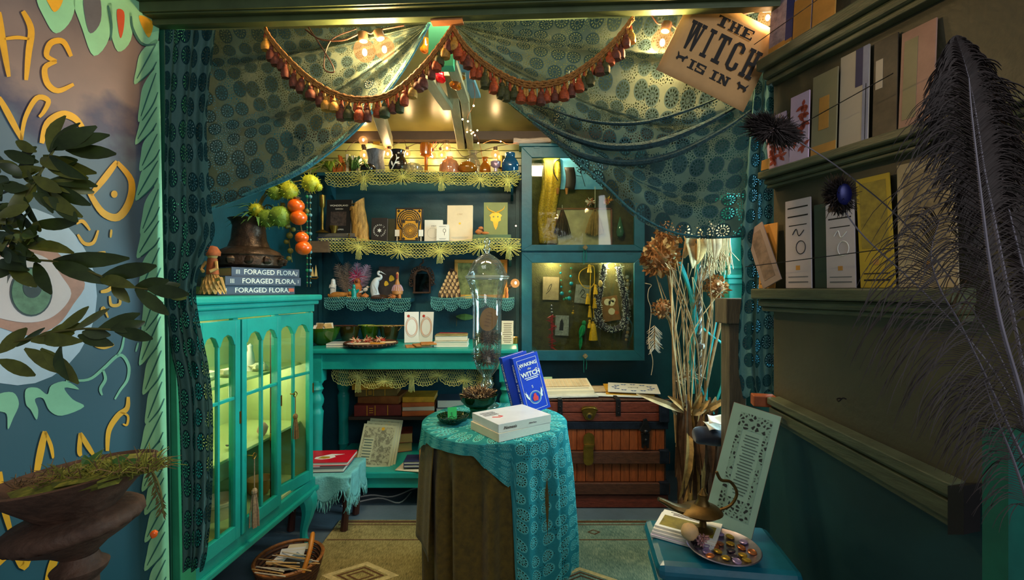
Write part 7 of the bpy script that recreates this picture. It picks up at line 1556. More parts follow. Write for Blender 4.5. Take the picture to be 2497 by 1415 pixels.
fuzz('paper_blossom', 'white and orange blossom cluster glittering in the upper case', 'blossom', P(1440, 492, 3.09), .03, 70, .022, [WHITE, CREAM, ORL], 51, .8, .003); fuzz('amber_blossom', 'amber blossom cluster near the curtain edge in the upper case', 'blossom', P(1482, 490, 3.09), .026, 60, .02, [GOLD, ORL], 52, .9, .003)
t = T('gold_chain', 'long gold chain hanging before the gold cloth', 'chain', P(1332, 530, 3.08)); 
for x in (1328, 1333): MB().tube([P(x, 395, 3.075), P(x+1, 470, 3.075), P(x+2, 545, 3.075)], .0018, 4).build('strand', GOLD, t)
# ================================================================== ON THE TRUNK
tt = TZp(983)+.0155
def lie(name, label, cat, px, Y, z, w, d, th, a, m_, **k): 
    Mx = TR((P(px, 0, Y).x, Y, z)) @ RZ(a); return tag(MB(Mx).bb(0, w, 0, d, 0, th).build(name, m_), label, cat), Mx
t = T('music_book', 'open cream book of narrow music strips on the trunk', 'book', (P(1380, 0, 2.75).x, 2.75, tt)); Mx = TR((P(1310, 0, 2.68).x, 2.665, tt)) @ RZ(6)
MB(Mx).bb(0, .36, -.03, .21, 0, .012).build('white_cloth_cover', mat('off_white_linen', (214, 208, 190), .8, bump=.3), t, bevel=.003)
Mx2 = Mx @ TR((.0, .02, .012)) @ RX(14); MB(Mx2).bb(0, .345, 0, .17, 0, .02).build('page_block', CREAM, t)
for i in range(13): x = .012+i*.025; MB(Mx2).bb(x, x+.021, .05, .165, .020, .0216).build('paper_strip', mat('peach_paper', (226, 196, 150), .7), t)
lines(t, Mx2 @ TR((0, 0, .0215)), .012, .335, .05, .06, 1, INK); MB(Mx2).bb(.02, .32, .03, .0325, .020, .0206).build('printed_rule', INK, t)
tag(MB(TR((P(1308, 0, 2.95).x, 2.93, tt+.001)) @ RZ(8) @ RX(60)).bb(0, .11, 0, .07, 0, .001).build('green_note', mat('pale_green_note', (176, 204, 150), .7)), 'pale green handwritten note propped behind the music book', 'note')
z = tt
for i, (lab, px, Y, a, w, d, m_) in enumerate((('white print sheet lowest in the trunk pile', 1452, 2.70, -8, .30, .21, WHITE), ('amber print sheet second in the trunk pile', 1478, 2.72, -9, .28, .2, YEL), ('beige wrapped sheet third in the trunk pile', 1440, 2.76, 4, .20, .15, mat('beige_wrap', (206, 176, 136), .7)), ('yellow print sheet fourth in the trunk pile', 1478, 2.76, -6, .22, .2, YEL))):
    lie('print_sheet', lab, 'print', px, Y, z, w, d, .005, a, m_); z += .0055
Mx = TR((P(1482, 0, 2.72).x, 2.715, z)) @ RZ(-12) @ RX(3); t = T('moth_print', 'white print with a ring of blue moths on top of the pile', 'print', Mx @ Vector((.15, .1, 0))); MB(Mx).bb(0, .30, 0, .21, 0, .004).build('sheet', mat('white_card', (232, 226, 216), .6, var=.03), t)
for i in range(12):
    a = 2*PI*i/12; c = Vector((.15+.112*math.cos(a), .105+.07*math.sin(a), .0042)); mb = MB(Mx)
    for s in (-1, 1): mb.leaf(c, c+Vector((s*.018, .006, .0004)), .007, (0, 0, 1), 0, 0); mb.leaf(c, c+Vector((s*.012, -.010, .0004)), .005, (0, 0, 1), 0, 0)
    mb.build('moth', mat('moth_blue', (40, 84, 140), .6, var=.3), t)
text('MOTHS', Mx @ TR((.15, .105, .0045)), .018, INK, t, 'caption')
# ================================================================== DRIED FLOWER STAND
random.seed(21); rnd = random.Random(21)
DY = 2.15; DRY = mat('tan_dry_stalk', (150, 116, 74), .8, var=.35, scale=30); PALE = mat('pale_dry_petal', (196, 170, 122), .8, var=.3, scale=30); BLO = mat('brown_hydrangea', (150, 100, 54), .8, var=.45, scale=60); AQS = mat('aqua_painted_stalk', (40, 170, 172), .5, var=.2)
st = T('twisted_stand', 'twisted silver iron stand among the dried flowers', 'stand', (P(1706, 0, DY).x, DY, 0)); sx0 = P(1706, 0, DY).x
z0_, z1_ = .02, P(0, 600, DY).z
for k_ in range(3): MB().tube([Vector((sx0+.006*math.cos(i*.9+k_*2.1), DY+.006*math.sin(i*.9+k_*2.1), z0_+(z1_-z0_)*i/140)) for i in range(141)], .0048, 5).build('twisted_bar', mat('pewter', (130, 130, 122), .45, metal=.5, var=.4), st, smooth=True)
MB().lathe([(.02, 0), (.024, .012), (.02, .024)], 12, (sx0, DY, P(0, 850, DY).z)).build('collar', mat('pewter', (150, 150, 146)), st, smooth=True); MB().lathe([(.12, 0), (.11, .02), (.03, .035)], 20, (sx0, DY, .0085)).build('base', IRON, st)
base = Vector((P(1690, 0, DY).x, DY, .32))
def stalk(label, pts, r, m_, head=None, name='dried_stalk', group='dried stalks'):
    t = T(name, label, 'dried flower', P(*pts[0]), group); MB().tube(catmull([P(*p) for p in pts], 5), r, 6).build('stem', m_, t, smooth=True); return t
def hydr(label, px, py, rpx, pts, Y=DY, m_=BLO, n=120):
    t = T('dried_hydrangea', label, 'dried flower', P(px, py, Y), 'dried hydrangea heads'); c = P(px, py, Y); r = S(rpx, Y); MB().tube(catmull([P(x, y, Y) for x, y in pts], 5), .0075, 6).build('stem', DRY, t, smooth=True)
    for i in range(n):
        z = 1-2*(i+.5)/n; a = i*2.4; d = Vector((math.sqrt(1-z*z)*math.cos(a), math.sqrt(1-z*z)*math.sin(a), z)); p = c+d*r*.84; e = p+(d+Vector((rnd.gauss(0, .5), rnd.gauss(0, .5), rnd.gauss(0, .5))))*r*.26
        MB().leaf(p, e, r*.15, d.orthogonal(), 0, .3, 2).build('petal', m_ if i % 3 else PALE, t)
    MB().ball(c, r*.75, 10).build('core', m_, t, smooth=True)
hydr('large round brown hydrangea head beside the jewellery case', 1610, 628, 42, [(1625, 640), (1640, 760), (1644, 960), (1650, 1080)], n=260)
hydr('brown hydrangea head half under the curtain hem', 1630, 572, 30, [(1632, 580), (1640, 640), (1644, 700)], n=170)
hydr('small brown hydrangea cluster low on its stalk', 1614, 752, 22, [(1620, 760), (1640, 800), (1645, 900)], n=110); hydr('golden hydrangea head near the turquoise post', 1745, 700, 26, [(1740, 715), (1725, 800), (1705, 960)], n=140)
hydr('pinkish hydrangea trail beside the wooden stand', 1766, 760, 16, [(1762, 770), (1740, 860), (1715, 980)], m_=mat('pinkish_hydrangea', (150, 104, 92), .8, var=.4), n=60)
for i, (lab, pts, r) in enumerate((('aqua painted forked stalk rising behind the stand', [(1690, 960, DY), (1685, 850, DY), (1700, 790, DY), (1690, 720, DY), (1705, 640, DY), (1712, 600, DY)], .008), ('aqua painted stalk leaning toward the hydrangea', [(1690, 900, DY), (1692, 760, DY), (1672, 680, DY), (1640, 615, DY)], .009), ('short aqua painted stalk beside its twin', [(1692, 800, DY), (1680, 700, DY), (1655, 630, DY)], .007), ('aqua painted stalk bent toward the curtain tail', [(1690, 780, DY), (1730, 815, DY), (1770, 850, DY), (1772, 900, DY), (1740, 1000, DY)], .006), ('aqua painted stalk crossing low', [(1680, 880, DY), (1715, 960, DY), (1740, 1010, DY)], .006), ('aqua stalk beside the husks', [(1722, 1000, DY), (1726, 900, DY), (1740, 820, DY), (1768, 660, DY)], .005))): stalk(lab, pts, r, AQS, group='aqua painted stalks')
for i in range(30):
    x = rnd.uniform(1640, 1740); x2 = x+rnd.gauss(0, 40); stalk('thin straw stalk standing in the dried bouquet', [(1680+rnd.gauss(0, 14), 1090, DY+rnd.gauss(0, .05)), (x, 840, DY+rnd.gauss(0, .05)), (x2, rnd.uniform(580, 720), DY+rnd.gauss(0, .05))], rnd.uniform(.0014, .003), DRY if i % 2 else PALE, group='thin straw stalks')
for i, (px, py, lab) in enumerate(((1680, 560, 'pale curled husk leaf under the curtain hem'), (1700, 575, 'tan curled husk leaf under the curtain hem'), (1730, 565, 'brown husk leaf near the curtain corner'), (1665, 585, 'cream husk leaf beside the hydrangea'))):
    t = T('husk_leaf', lab, 'dried leaf', P(px, py, DY)); MB().leaf(P(px, py-25, DY-.02), P(px+12*(i-1), py+70, DY-.03), .028, (0.3, -1, 0), .12, .4, 6).build('blade', [PALE, HSK, DRY, PALE][i], t, smooth=True, solid=.0015)
t = T('dried_grass', 'pale shredded grass plume hanging below the curtain corner', 'dried grass', P(1750, 600, DY)); mb = MB()
for i in range(110): x = rnd.uniform(1725, 1782); mb.tube([P(x, rnd.uniform(545, 570), DY), P(x+rnd.gauss(0, 4), 610, DY-.01), P(x+rnd.gauss(0, 8), rnd.uniform(625, 672), DY-.015)], .0018, 3, cap=False)
o_ = mb.build('strands', PALE, t); o_['kind'] = 'stuff'
for j, (px, py, lab) in enumerate(((1722, 660, 'white bristly barley ear beside the twisted stand'), (1668, 920, 'pale feathery seed ear beside the trunk'), (1596, 820, 'dry fennel umbel hanging by the case'), (1690, 760, 'bristly teasel head in the bouquet'))):
    t = T('bristly_ear', lab, 'dried flower', P(px, py, DY)); mb = MB(); d = Vector(((.3, 0, 1), (1, 0, .35), (0, 0, -1), (.2, 0, 1))[j]).normalized(); c = P(px, py, DY)-d*.05
    for i in range(60): q_ = i/60; p = c+d*.11*q_; s = d.orthogonal() if j == 3 else d.cross(Vector((0, 1, 0))); s = s*(1 if i % 2 else -1)+Vector((0, rnd.gauss(0, .5), 0)); mb.tube([p, p+(s*.6+d*.6).normalized()*rnd.uniform(.03, .055)], [.0014, .0005], 3)
    o_ = mb.build('bristles', mat('bone_white_bristle', (206, 196, 170), .7) if j != 3 else PALE, t); o_['kind'] = 'stuff'; MB().tube([c, c+d*.11], .003, 5).build('spine', DRY, t)
t = T('white_wire', 'loose pale wire dangling beside the jewellery case', 'wire', P(1590, 900, 2.9)); MB().tube(catmull([P(x, y, 3.005) for x, y in ((1566, 690), (1588, 695), (1582, 706), (1580, 728), (1588, 760), (1582, 830), (1592, 880), (1588, 915))], 5), .0025, 5).build('strand', CREAM, t)
# corn husk sheaf around the base
t = T('corn_sheaf', 'shaggy dark corn husk sheaf standing below the dried flowers', 'husks', (P(1690, 0, DY).x, DY, 0)); HD = mat('dark_corn_husk', (96, 68, 44), .85, var=.5, scale=20)
for i in range(70):
    x = rnd.uniform(1655, 1740); y = rnd.uniform(960, 1060); Y = DY+rnd.uniform(-.10, .06); a = P(x+rnd.gauss(0, 8), y, Y); b = P(x+rnd.gauss(0, 12), rnd.uniform(1150, 1290), Y-.03)
    b.z = max(.01, b.z); MB().leaf(a, b, rnd.uniform(.012, .026), (rnd.gauss(0, .4), -1, 0), rnd.gauss(0, .06), .4, 5).build('husk_blade', HD if i % 4 else HSK, t, smooth=True)
for i in range(14): a = P(1680+rnd.uniform(-30, 50), 1010, DY-.06); MB().leaf(a, a+Vector((rnd.gauss(0, .08), -.03, rnd.uniform(.02, .12))), .016, (0, -1, .3), .1, .4, 4).build('husk_tip', HSK if i % 2 else PALE, t, smooth=True)
# ================================================================== MURAL PAINT (flat paint on the panel)
MG = mat('mural_leaf_green', (142, 208, 158), .6, var=.1, scale=12); MY = mat('mural_yellow', (228, 166, 26), .55, var=.14, scale=14); MV = mat('mural_vein_green', (40, 104, 92), .6); MW = mat('mural_pale_blue', (176, 194, 206), .6, var=.08); MSK = mat('mural_skin', (176, 132, 112), .6, var=.2, scale=18); MEY = mat('mural_eye_white', (206, 196, 194), .6, var=.05); MIR = mat('mural_iris', (96, 132, 102), .6, var=.35, scale=40); MPU = mat('mural_pupil', (60, 74, 74), .6); MRD = mat('mural_red', (196, 74, 30), .6); MSL = mat('mural_slate', (92, 92, 98), .6); MVN = mat('mural_vine', (130, 188, 150), .6, var=.1)
def paint(pts, m, layer, name='painted_shape', smooth=True):
    pts = [(p.x, p.y) for p in catmull([Vector((x, y, 0)) for x, y in pts], 4, True)] if smooth else pts
    tri = tessellate_polygon([[Vector((x, y, 0)) for x, y in pts]]); mb = MB(); fs = []
    for t in tri:
        a, b, c = (pts[k] for k in t); ccw = (b[0]-a[0])*(c[1]-a[1])-(b[1]-a[1])*(c[0]-a[0]) < 0
        fs.append(tuple(t) if ccw else tuple(reversed(t)))
    mb.add([MU(x, y, layer) for x, y in pts], fs); return mb.build(name, m, MURAL)
def stroke(pts, w, m, layer, name='painted_stroke', taper=.35):
    c = [(p.x, p.y) for p in catmull([Vector((x, y, 0)) for x, y in pts], 5)]; n = len(c); vs = []
    for i, p in enumerate(c):
        q = Vector(c[min(i+1, n-1)])-Vector(c[max(i-1, 0)]); q.normalize(); s = Vector((-q.y, q.x))*w/2*(taper+(1-taper)*math.sin(PI*min(1, max(0, .12+.8*i/(n-1))))); vs += [MU(p[0]-s.x, p[1]-s.y, layer), MU(p[0]+s.x, p[1]+s.y, layer)]
    return MB().add(vs, [(2*i, 2*i+1, 2*i+3, 2*i+2) for i in range(n-1)]).build(name, m, MURAL)
rnd = random.Random(13); EX = lambda y: 386+27*(y-30)/1385
# leafy border
paint([(EX(100)-12, 100), (EX(100), 100), (EX(700), 700), (EX(1420), 1420), (EX(1420)-20, 1420), (EX(1100)-16, 1100), (EX(700)-22, 700), (EX(400)-18, 400)], MG, 1, 'painted_border', False)
y = 96; k_ = 0
while y < 1400:
    L = rnd.uniform(100, 140); w = rnd.uniform(19, 25); bx, by = EX(y)-6, y; tx, ty = EX(y)-rnd.uniform(48, 66), y+L
    mid = Vector(((bx+tx)/2, (by+ty)/2)); d = Vector((tx-bx, ty-by)).normalized(); s = Vector((-d.y, d.x))
    paint([(bx, by), tuple(mid+s*w*.9-d*L*.15), tuple(mid+s*w*.6+d*L*.2), (tx, ty), tuple(mid-s*w*.8+d*L*.18), tuple(mid-s*w-d*L*.12)], MG, 2+(k_ % 2)*.5, 'painted_leaf')
    stroke([(bx-4, by+14), tuple(mid), (tx+5, ty-14)], 3.5, MV, 3.6, 'leaf_vein'); stroke([tuple(mid-s*w-d*L*.1), tuple(mid-s*w*.9+d*L*.15), (tx+8, ty-4)], 3.5, MV, 3.6, 'leaf_vein'); y += L*.62; k_ += 1
for pts, inner, m_ in (([(92, -8), (176, -8), (173, 48), (136, 82), (108, 46)], [(112, -8), (150, -8), (146, 16), (131, 30), (118, 12)], MY), ([(180, -8), (264, -8), (266, 90), (228, 137), (200, 72)], [(204, -8), (240, -8), (244, 52), (219, 82), (205, 38)], MSL), ([(262, 8), (318, 30), (318, 98), (286, 126), (266, 66)], [(284, 24), (301, 30), (300, 70), (292, 94), (285, 58)], MRD), ([(316, 30), (380, 36), (382, 106), (350, 106), (326, 78)], [(338, 38), (371, 54), (362, 92), (345, 66)], MY)):
    paint(pts, MG, 2, 'painted_leaf'); paint(inner, m_, 3, 'leaf_heart')
paint([(150, -12), (300, -12), (384, 28), (384, 60), (330, 40), (262, 14)], MG, 1.5, 'painted_border')
for a in (((262, 14), (270, 60), (268, 100)), ((318, 40), (322, 70), (345, 108), (378, 108))): stroke(a, 6, MV, 3, 'leaf_vein')
# eye
el = lambda cx, cy, rx, ry, n=28: [(cx+rx*math.cos(2*PI*i/n), cy+ry*math.sin(2*PI*i/n)) for i in range(n)]
paint(el(42, 722, 194, 218), MW, 1, 'painted_eye_ground', False)
paint([(-90, 700), (-40, 622), (40, 592), (110, 596), (165, 642), (206, 692), (178, 742), (140, 792), (80, 818), (20, 806), (-60, 770)], MSK, 2, 'painted_eyelid'); paint([(-80, 700), (-30, 640), (50, 616), (112, 630), (150, 676), (172, 716), (148, 756), (105, 782), (40, 785), (-40, 760)], MEY, 3, 'painted_eye_white')
paint(el(74, 712, 52, 60), MPU, 4, 'painted_iris_edge', False); paint(el(74, 712, 48, 56), MIR, 4.5, 'painted_iris', False); paint(el(76, 702, 23, 25), MPU, 5, 'painted_pupil', False); paint(el(72, 696, 6, 5, 10), MEY, 5.5, 'painted_glint', False)
# lettering
for pts, w in (([(-4, 30), (4, 95), (20, 188)], 17), ([(54, 28), (74, 72), (68, 130), (62, 196)], 17), ([(8, 96), (40, 92), (70, 96)], 9), ([(172, 138), (152, 102), (122, 106), (112, 136), (136, 150)], 15), ([(136, 150), (108, 166), (114, 204), (140, 222), (178, 206)], 15), ([(-4, 238), (22, 285), (52, 342)], 16), ([(50, 344), (60, 288), (88, 240), (116, 246), (106, 272), (94, 286)], 13), ([(100, 350), (114, 302), (150, 280), (182, 290), (204, 318)], 19), ([(284, 394), (254, 434), (220, 476)], 16), ([(216, 470), (248, 518), (286, 530), (314, 492), (318, 440), (284, 396)], 19), ([(184, 546), (200, 540), (218, 562)], 9), ([(188, 572), (204, 594), (226, 592), (238, 562)], 9), ([(214, 626), (234, 622), (256, 616)], 13), ([(244, 712), (262, 708), (278, 694)], 10), ([(266, 722), (270, 744), (290, 742), (290, 722)], 8), ([(244, 770), (250, 750), (262, 775)], 7), ([(230, 842), (252, 846), (276, 840)], 12), ([(108, 1052), (96, 1108), (84, 1172)], 18), ([(108, 1052), (122, 1086), (128, 1118)], 10), ([(194, 1056), (192, 1100), (196, 1112)], 12), ([(194, 1056), (210, 1084), (228, 1112)], 13), ([(260, 1100), (264, 1050), (286, 1014), (308, 996), (311, 968)], 14), ([(292, 1006), (310, 1014), (308, 1036), (298, 1034)], 6), ([(-6, 1376), (30, 1346), (56, 1382), (76, 1334), (92, 1326)], 18), ([(142, 1338), (126, 1378), (112, 1424)], 20), ([(-2, 1150), (4, 1220), (26, 1304)], 18), ([(160, 1400), (150, 1424)], 16), ([(270, 560), (268, 580)], 6), ([(60, 1210), (78, 1250)], 26)): stroke(pts, w, MY, 3, 'painted_letter')
paint(el(277, 474, 8, 9, 12), MY, 3, 'painted_dot', False)
for pts, w in (([(160, 928), (214, 926), (250, 900), (290, 866), (312, 890), (310, 925), (292, 952), (279, 974)], 8), ([(250, 902), (256, 925), (244, 948), (248, 964)], 8), ([(302, 818), (296, 850), (284, 868)], 6), ([(336, 836), (330, 858)], 5)): stroke(pts, w, MVN, 2, 'painted_vine')
paint([(62, 950), (90, 946), (114, 962), (124, 940), (160, 930), (192, 950), (156, 946), (176, 974), (204, 992), (150, 1014), (120, 1002), (104, 972), (84, 974), (92, 1000), (88, 1024), (74, 1000), (62, 985)], MVN, 2, 'painted_leaf'); paint([(-10, 965), (30, 957), (45, 985), (31, 1020), (18, 1047), (15, 1010), (-6, 1000)], MVN, 2, 'painted_leaf')
# ================================================================== BAY BRANCHES
BAY = mat('dark_bay_leaf', (52, 66, 26), .42, var=.4, scale=25); BAY2 = mat('olive_bay_leaf', (92, 96, 34), .42, var=.35, scale=25)
bj = T('tall_jar', 'tall dark stoneware floor jar holding the bay branches beside the mural', 'jar', (-1.13, .88, 0)); JT = Vector((-1.13, .88, .80))
MB().lathe([(.05, 0), (.07, .05), (.08, .4), (.065, .68), (.04, .76), (.048, .80), (.042, .80), (.034, .74), (0, .7)], 24, (-1.13, .88, 0)).build('body', RUST, bj, smooth=True)
def branch(label, stem, leaves, Y, wpx=16, seed=1):
    r2 = random.Random(seed); t = T('bay_branch', label, 'branch', P(stem[0][0], stem[0][1], Y), 'bay branches before the mural'); MB().tube(catmull([JT-Vector((0, 0, .08)), JT+Vector((0, 0, .06))]+[P(x, y, Y) for x, y in stem], 5), .0024, 5).build('stem', TWIG, t, smooth=True)
    for (a, b, c, d) in leaves:
        y0 = Y+r2.uniform(-.03, .03); l_ = math.hypot(c-a, d-b); MB().leaf(P(a, b, Y+r2.uniform(-.01, .01)), P(c, d, y0), S(min(wpx*1.25, wpx*.55+l_*.075), Y), (r2.gauss(0, .35), -1, r2.gauss(.2, .3)), r2.uniform(-.08, .12), .22, 6).build('leaf', BAY if r2.random() < .6 else BAY2, t, smooth=True)
    return t
branch('bay branch with a fan of dark leaves over the painted letter arch', [(-20, 600), (50, 500), (105, 410), (140, 350)], [(120, 370, 160, 282), (120, 372, 196, 300), (130, 365, 236, 308), (150, 360, 268, 330), (160, 365, 284, 376), (120, 380, 212, 436), (105, 380, 236, 422), (100, 385, 146, 416), (90, 370, 38, 345), (110, 400, 216, 436), (120, 440, 238, 455), (120, 445, 230, 470), (110, 450, 222, 500), (100, 460, 202, 530), (80, 470, 166, 515), (60, 430, -4, 400), (50, 450, -14, 480), (90, 440, 18, 520), (70, 500, -6, 530), (120, 480, 190, 542), (100, 420, 60, 480), (105, 410, 30, 430), (90, 450, 130, 520), (60, 480, 100, 560), (40, 510, 90, 590), (80, 430, 150, 470), (120, 400, 190, 390), (95, 395, 10, 370), (60, 460, 0, 450)]+[(a_, b_, a_+rnd.uniform(-60, 60), b_+rnd.uniform(-55, 60)) for a_, b_ in ((rnd.uniform(0, 95), rnd.uniform(390, 620)) for _ in range(46))], .93, seed=2)
branch('bay branch with long leaves crossing the painted eye', [(-20, 620), (60, 632), (160, 642), (250, 675), (330, 702), (400, 708)], [(80, 545, 187, 545), (60, 590, 117, 590), (60, 602, 180, 618), (20, 560, 92, 602), (-10, 560, 62, 545), (-6, 500, 52, 520), (130, 636, 316, 630), (130, 640, 257, 692), (85, 640, 126, 718), (60, 630, 18, 692), (-10, 640, 72, 660), (250, 674, 382, 648), (245, 680, 330, 702), (275, 690, 316, 738), (330, 700, 412, 684), (330, 705, 412, 768), (360, 705, 462, 718), (370, 704, 440, 694), (20, 620, 80, 560), (0, 590, 60, 640), (20, 650, 90, 700), (-10, 680, 40, 640), (30, 600, 100, 640), (400, 708, 455, 728)], .96, seed=4)
branch('bay branch with leaves spread below the painted eye', [(-20, 880), (90, 822), (200, 802), (290, 806)], [(140, 806, 217, 748), (180, 804, 267, 754), (240, 802, 342, 765), (270, 804, 354, 785), (280, 808, 373, 826), (75, 832, 182, 812), (90, 824, 202, 832), (190, 818, 277, 842), (-6, 862, 66, 800), (-4, 878, 87, 916), (60, 850, 172, 912), (100, 850, 192, 936), (150, 840, 168, 928), (120, 815, 200, 790), (200, 810, 270, 818), (40, 846, 110, 800)], .94, seed=6)
# ================================================================== RUSTY URN
uc = Vector((P(205, 0, .95).x, .95, 0)); uz = lambda y: P(0, y, .95).z; k_ = .95/F
ur = T('iron_urn', 'rusty cast iron urn with gadrooned lip before the mural', 'urn', uc); TLT = RY(-7).to_3x3(); cu = Vector((uc.x, uc.y, uz(1290))); cu2 = cu-Vector((.015, 0, 0))
MB().lathe([(126*k_, 0), (134*k_, 10*k_), (132*k_, 26*k_), (118*k_, 38*k_), (90*k_, 44*k_), (60*k_, 50*k_)], 48, cu2, Mx=TLT, fl=lambda a, t: 1+.028*math.cos(26*a)*(t < .6)).build('gadrooned_lip', RUST, ur, smooth=True, ang=70)
MB().lathe([(34*k_, -62*k_), (60*k_, -40*k_), (100*k_, -18*k_), (126*k_, 0)], 40, cu2, Mx=TLT).build('bowl_underside', RUST, ur, smooth=True)
MB().lathe([(70*k_, 40*k_), (96*k_, 70*k_), (128*k_, 104*k_), (150*k_, 128*k_), (158*k_, 138*k_), (150*k_, 140*k_), (110*k_, 112*k_), (0, 104*k_)], 40, cu2+Vector((.01, 0, 0)), Mx=TLT, fl=lambda a, t: 1+.07*math.sin(2*a+1)*t).build('broken_bowl', RUST, ur, smooth=True)
MB().lathe([(.16, 0), (.16, .04), (.10, .07), (.05, .12), (.035, .3), (36*k_, uz(1410)), (52*k_, uz(1392)), (56*k_, uz(1380)), (40*k_, uz(1366)), (34*k_, uz(1350))], 24, uc-Vector((.008, 0, 0))).build('stem', RUST, ur, smooth=True)
MOSSG = mat('yellow_green_moss', (112, 112, 34), .9, var=.5, scale=40); HAY = mat('brown_hay', (104, 80, 48), .9, var=.4)
t = T('moss_nest', 'mossy grass nest spilling from the rusty urn', 'moss', P(230, 1150, .95)); r2 = random.Random(3)
cm = P(232, 1158, .95)
MB().ball(cm, (.115, .085, .020), 20, bump=.5, seed=2, Mx=TLT).build('moss_cushion', MOSSG, t, smooth=True)
for nm, m_, n_, x0, x1, up in (('moss_blades', MOSSG, 520, 130, 385, .02), ('hay_strands', HAY, 260, 30, 385, .014)):
    mb = MB()
    for i in range(n_):
        x = r2.uniform(x0, x1); p = P(x, 1168-(x-205)*.14+r2.uniform(-10, 8), .95+r2.uniform(-.07, .07)); d = Vector((r2.gauss(0, 1), r2.gauss(0, .6), r2.uniform(-.1, .8))).normalized()*r2.uniform(.02, .055); mb.tube([p, p+d*.6+Vector((0, 0, up*.4)), p+d], [.0012, .001, .0004], 3, cap=False)
    o_ = mb.build(nm, m_, t); o_['kind'] = 'stuff'
for a, b in (((195, 1160), (250, 1098)), ((255, 1150), (315, 1108)), ((225, 1150), (205, 1110)), ((290, 1140), (345, 1120))): MB().leaf(P(*a, .93), P(*b, .93), .009, (.2, -1, .2), .05).build('grass_blade', LEAFG, t)
t = T('hanging_sprig', 'dry green sprig hanging over the rim of the urn', 'sprig', P(385, 1240, .93)); MB().tube(catmull([P(360, 1142, .93), P(378, 1160, .93), P(392, 1200, .93), P(398, 1252, .93)], 4), .002, 5).build('stem', TWIG, t)
for i in range(34): y = 1150+i*3; x = 368+i*.9; s = 1 if i % 2 else -1; MB().leaf(P(x, y, .93), P(x+s*r2.uniform(6, 18), y+r2.uniform(10, 26), .93), .0022, (0, -1, 0), 0, .2, 2).build('needle', TWIG if i % 3 else HAY, t)
tag(MB().ball(P(375, 1303, .93), (.007, .006, .008), 8, bump=.4).build('orange_berry', PERS, smooth=True), 'tiny orange berry stuck on the leafy border below the sprig', 'berry')
# ================================================================== CARDS ON THE WALL LEDGES
def s_of(px): v = RW(px, 700); return (v-Vector((RWA, 1.33, v.z))).dot(RWD)
def rcard(label, p0, p1, z, h, m, skew=0, band=None, th=.004, off=.030, rot=0, name='greeting_card', group=None, deco=None):
    s0, s1 = s_of(p0), s_of(p1); t = T(name, label, 'card', rw((s0+s1)/2, z, off), group)
    ex = RWD; up = (Vector((0, 0, 1))-RWN*.10+RWD*skew).normalized(); o_ = rw(s0, z, off); ez = ex.cross(up)
    Mx = Matrix(((ex.x, up.x, ez.x, o_.x), (ex.y, up.y, ez.y, o_.y), (ex.z, up.z, ez.z, o_.z), (0, 0, 0, 1)))
    if ez.dot(RWN) < 0: fz = -1
    else: fz = 1
    if rot: Mx = Mx @ TR(((s1-s0)*.5, 0, 0)) @ RZ(rot) @ TR((-(s1-s0)*.5, 0, 0))
    w = s1-s0; mb = MB(Mx); mb.bb(0, w, 0, h, 0, th); mb.build('sheet', m, t, bevel=.0006); zf = th if fz > 0 else -.0006
    for (x0, x1, y0, y1, mm, nm) in (deco or []): MB(Mx).bb(w*x0, w*x1, h*y0, h*y1, zf, zf+.0006).build(nm, mm, t)
    return t, Mx, w, zf
LILC = mat('lilac_card', (206, 178, 206), .6, var=.1); REDF = mat('rust_floral_print', (170, 66, 46), .6, var=.3); OLC = mat('olive_grey_card', (140, 132, 98), .6, var=.12); PGC = mat('pale_grey_card', (190, 178, 160), .6, var=.06); NVY = mat('navy_print', (40, 44, 92), .6); LBL = mat('slate_lilac_card', (140, 144, 170), .6); PHO = mat('dark_photo', (64, 56, 44), .5, var=.6, scale=22); PNK = mat('dusty_pink_card', (166, 128, 112), .6, var=.2, scale=12); OGC = mat('ochre_card', (196, 140, 60), .6, var=.15); LVC = mat('lavender_white_card', (196, 186, 190), .6, var=.06); YLC = mat('mustard_card', (190, 160, 36), .6, var=.12); CRC = mat('parchment_card', (176, 158, 122), .6, var=.2, scale=16); MRB = mat('marbled_card', (170, 150, 160), .6, var=.5, scale=40); BLE = mat('blue_gold_card', (50, 60, 120), .5, var=.3)
def floral(t, Mx, w, h, zf, seed):
    r2 = random.Random(seed)
    for i in range(6):
        c = Vector((w*r2.uniform(.25, .75), h*(.2+.12*i), zf+.0007)); mb = MB(Mx)
        for j in range(5): a = r2.uniform(0, 6.28); mb.leaf(c, c+Vector((math.cos(a), math.sin(a), 0))*r2.uniform(.012, .024), .005, (0, 0, 1), 0, 0, 3)
        mb.build('printed_flower', REDF, t)
for i, (lab, p0, p1, h, sk) in enumerate((('lilac card with rust flowers at the curtain end of the middle ledge', 1898, 1922, .13, -.2), ('lilac card with rust flowers, second on the middle ledge', 1922, 1952, .16, -.16), ('tall lilac card with rust flowers, third on the middle ledge', 1955, 2002, .185, -.06))):
    t, Mx, w, zf = rcard(lab, p0, p1, LZ2+.0005, h, LILC, sk, off=.03+.005*i); floral(t, Mx, w, h, zf, i)
OCH = [(.0, 1, 0, .12, OGC, 'ochre_band')]
rcard('olive grey card with an ochre foot on the middle ledge', 2004, 2066, LZ2+.0005, .215, OLC, -.05, off=.034, deco=OCH+[(.3, .7, .3, .7, OGC, 'faint_figure')])
rcard('pale grey card with navy corner print on the middle ledge', 2068, 2140, LZ2+.0005, .235, PGC, -.05, off=.028, deco=[(.55, .8, .6, 1, NVY, 'navy_print'), (.8, 1, 0, 1, LBL, 'slate_edge'), (.9, .93, 0, .6, INK, 'ink_rule')])
rcard('dark photograph card on the middle ledge', 2150, 2210, LZ2+.0005, .23, PHO, -.05, off=.026, deco=[(.1, .4, .5, .8, PGC, 'pale_face_print')])
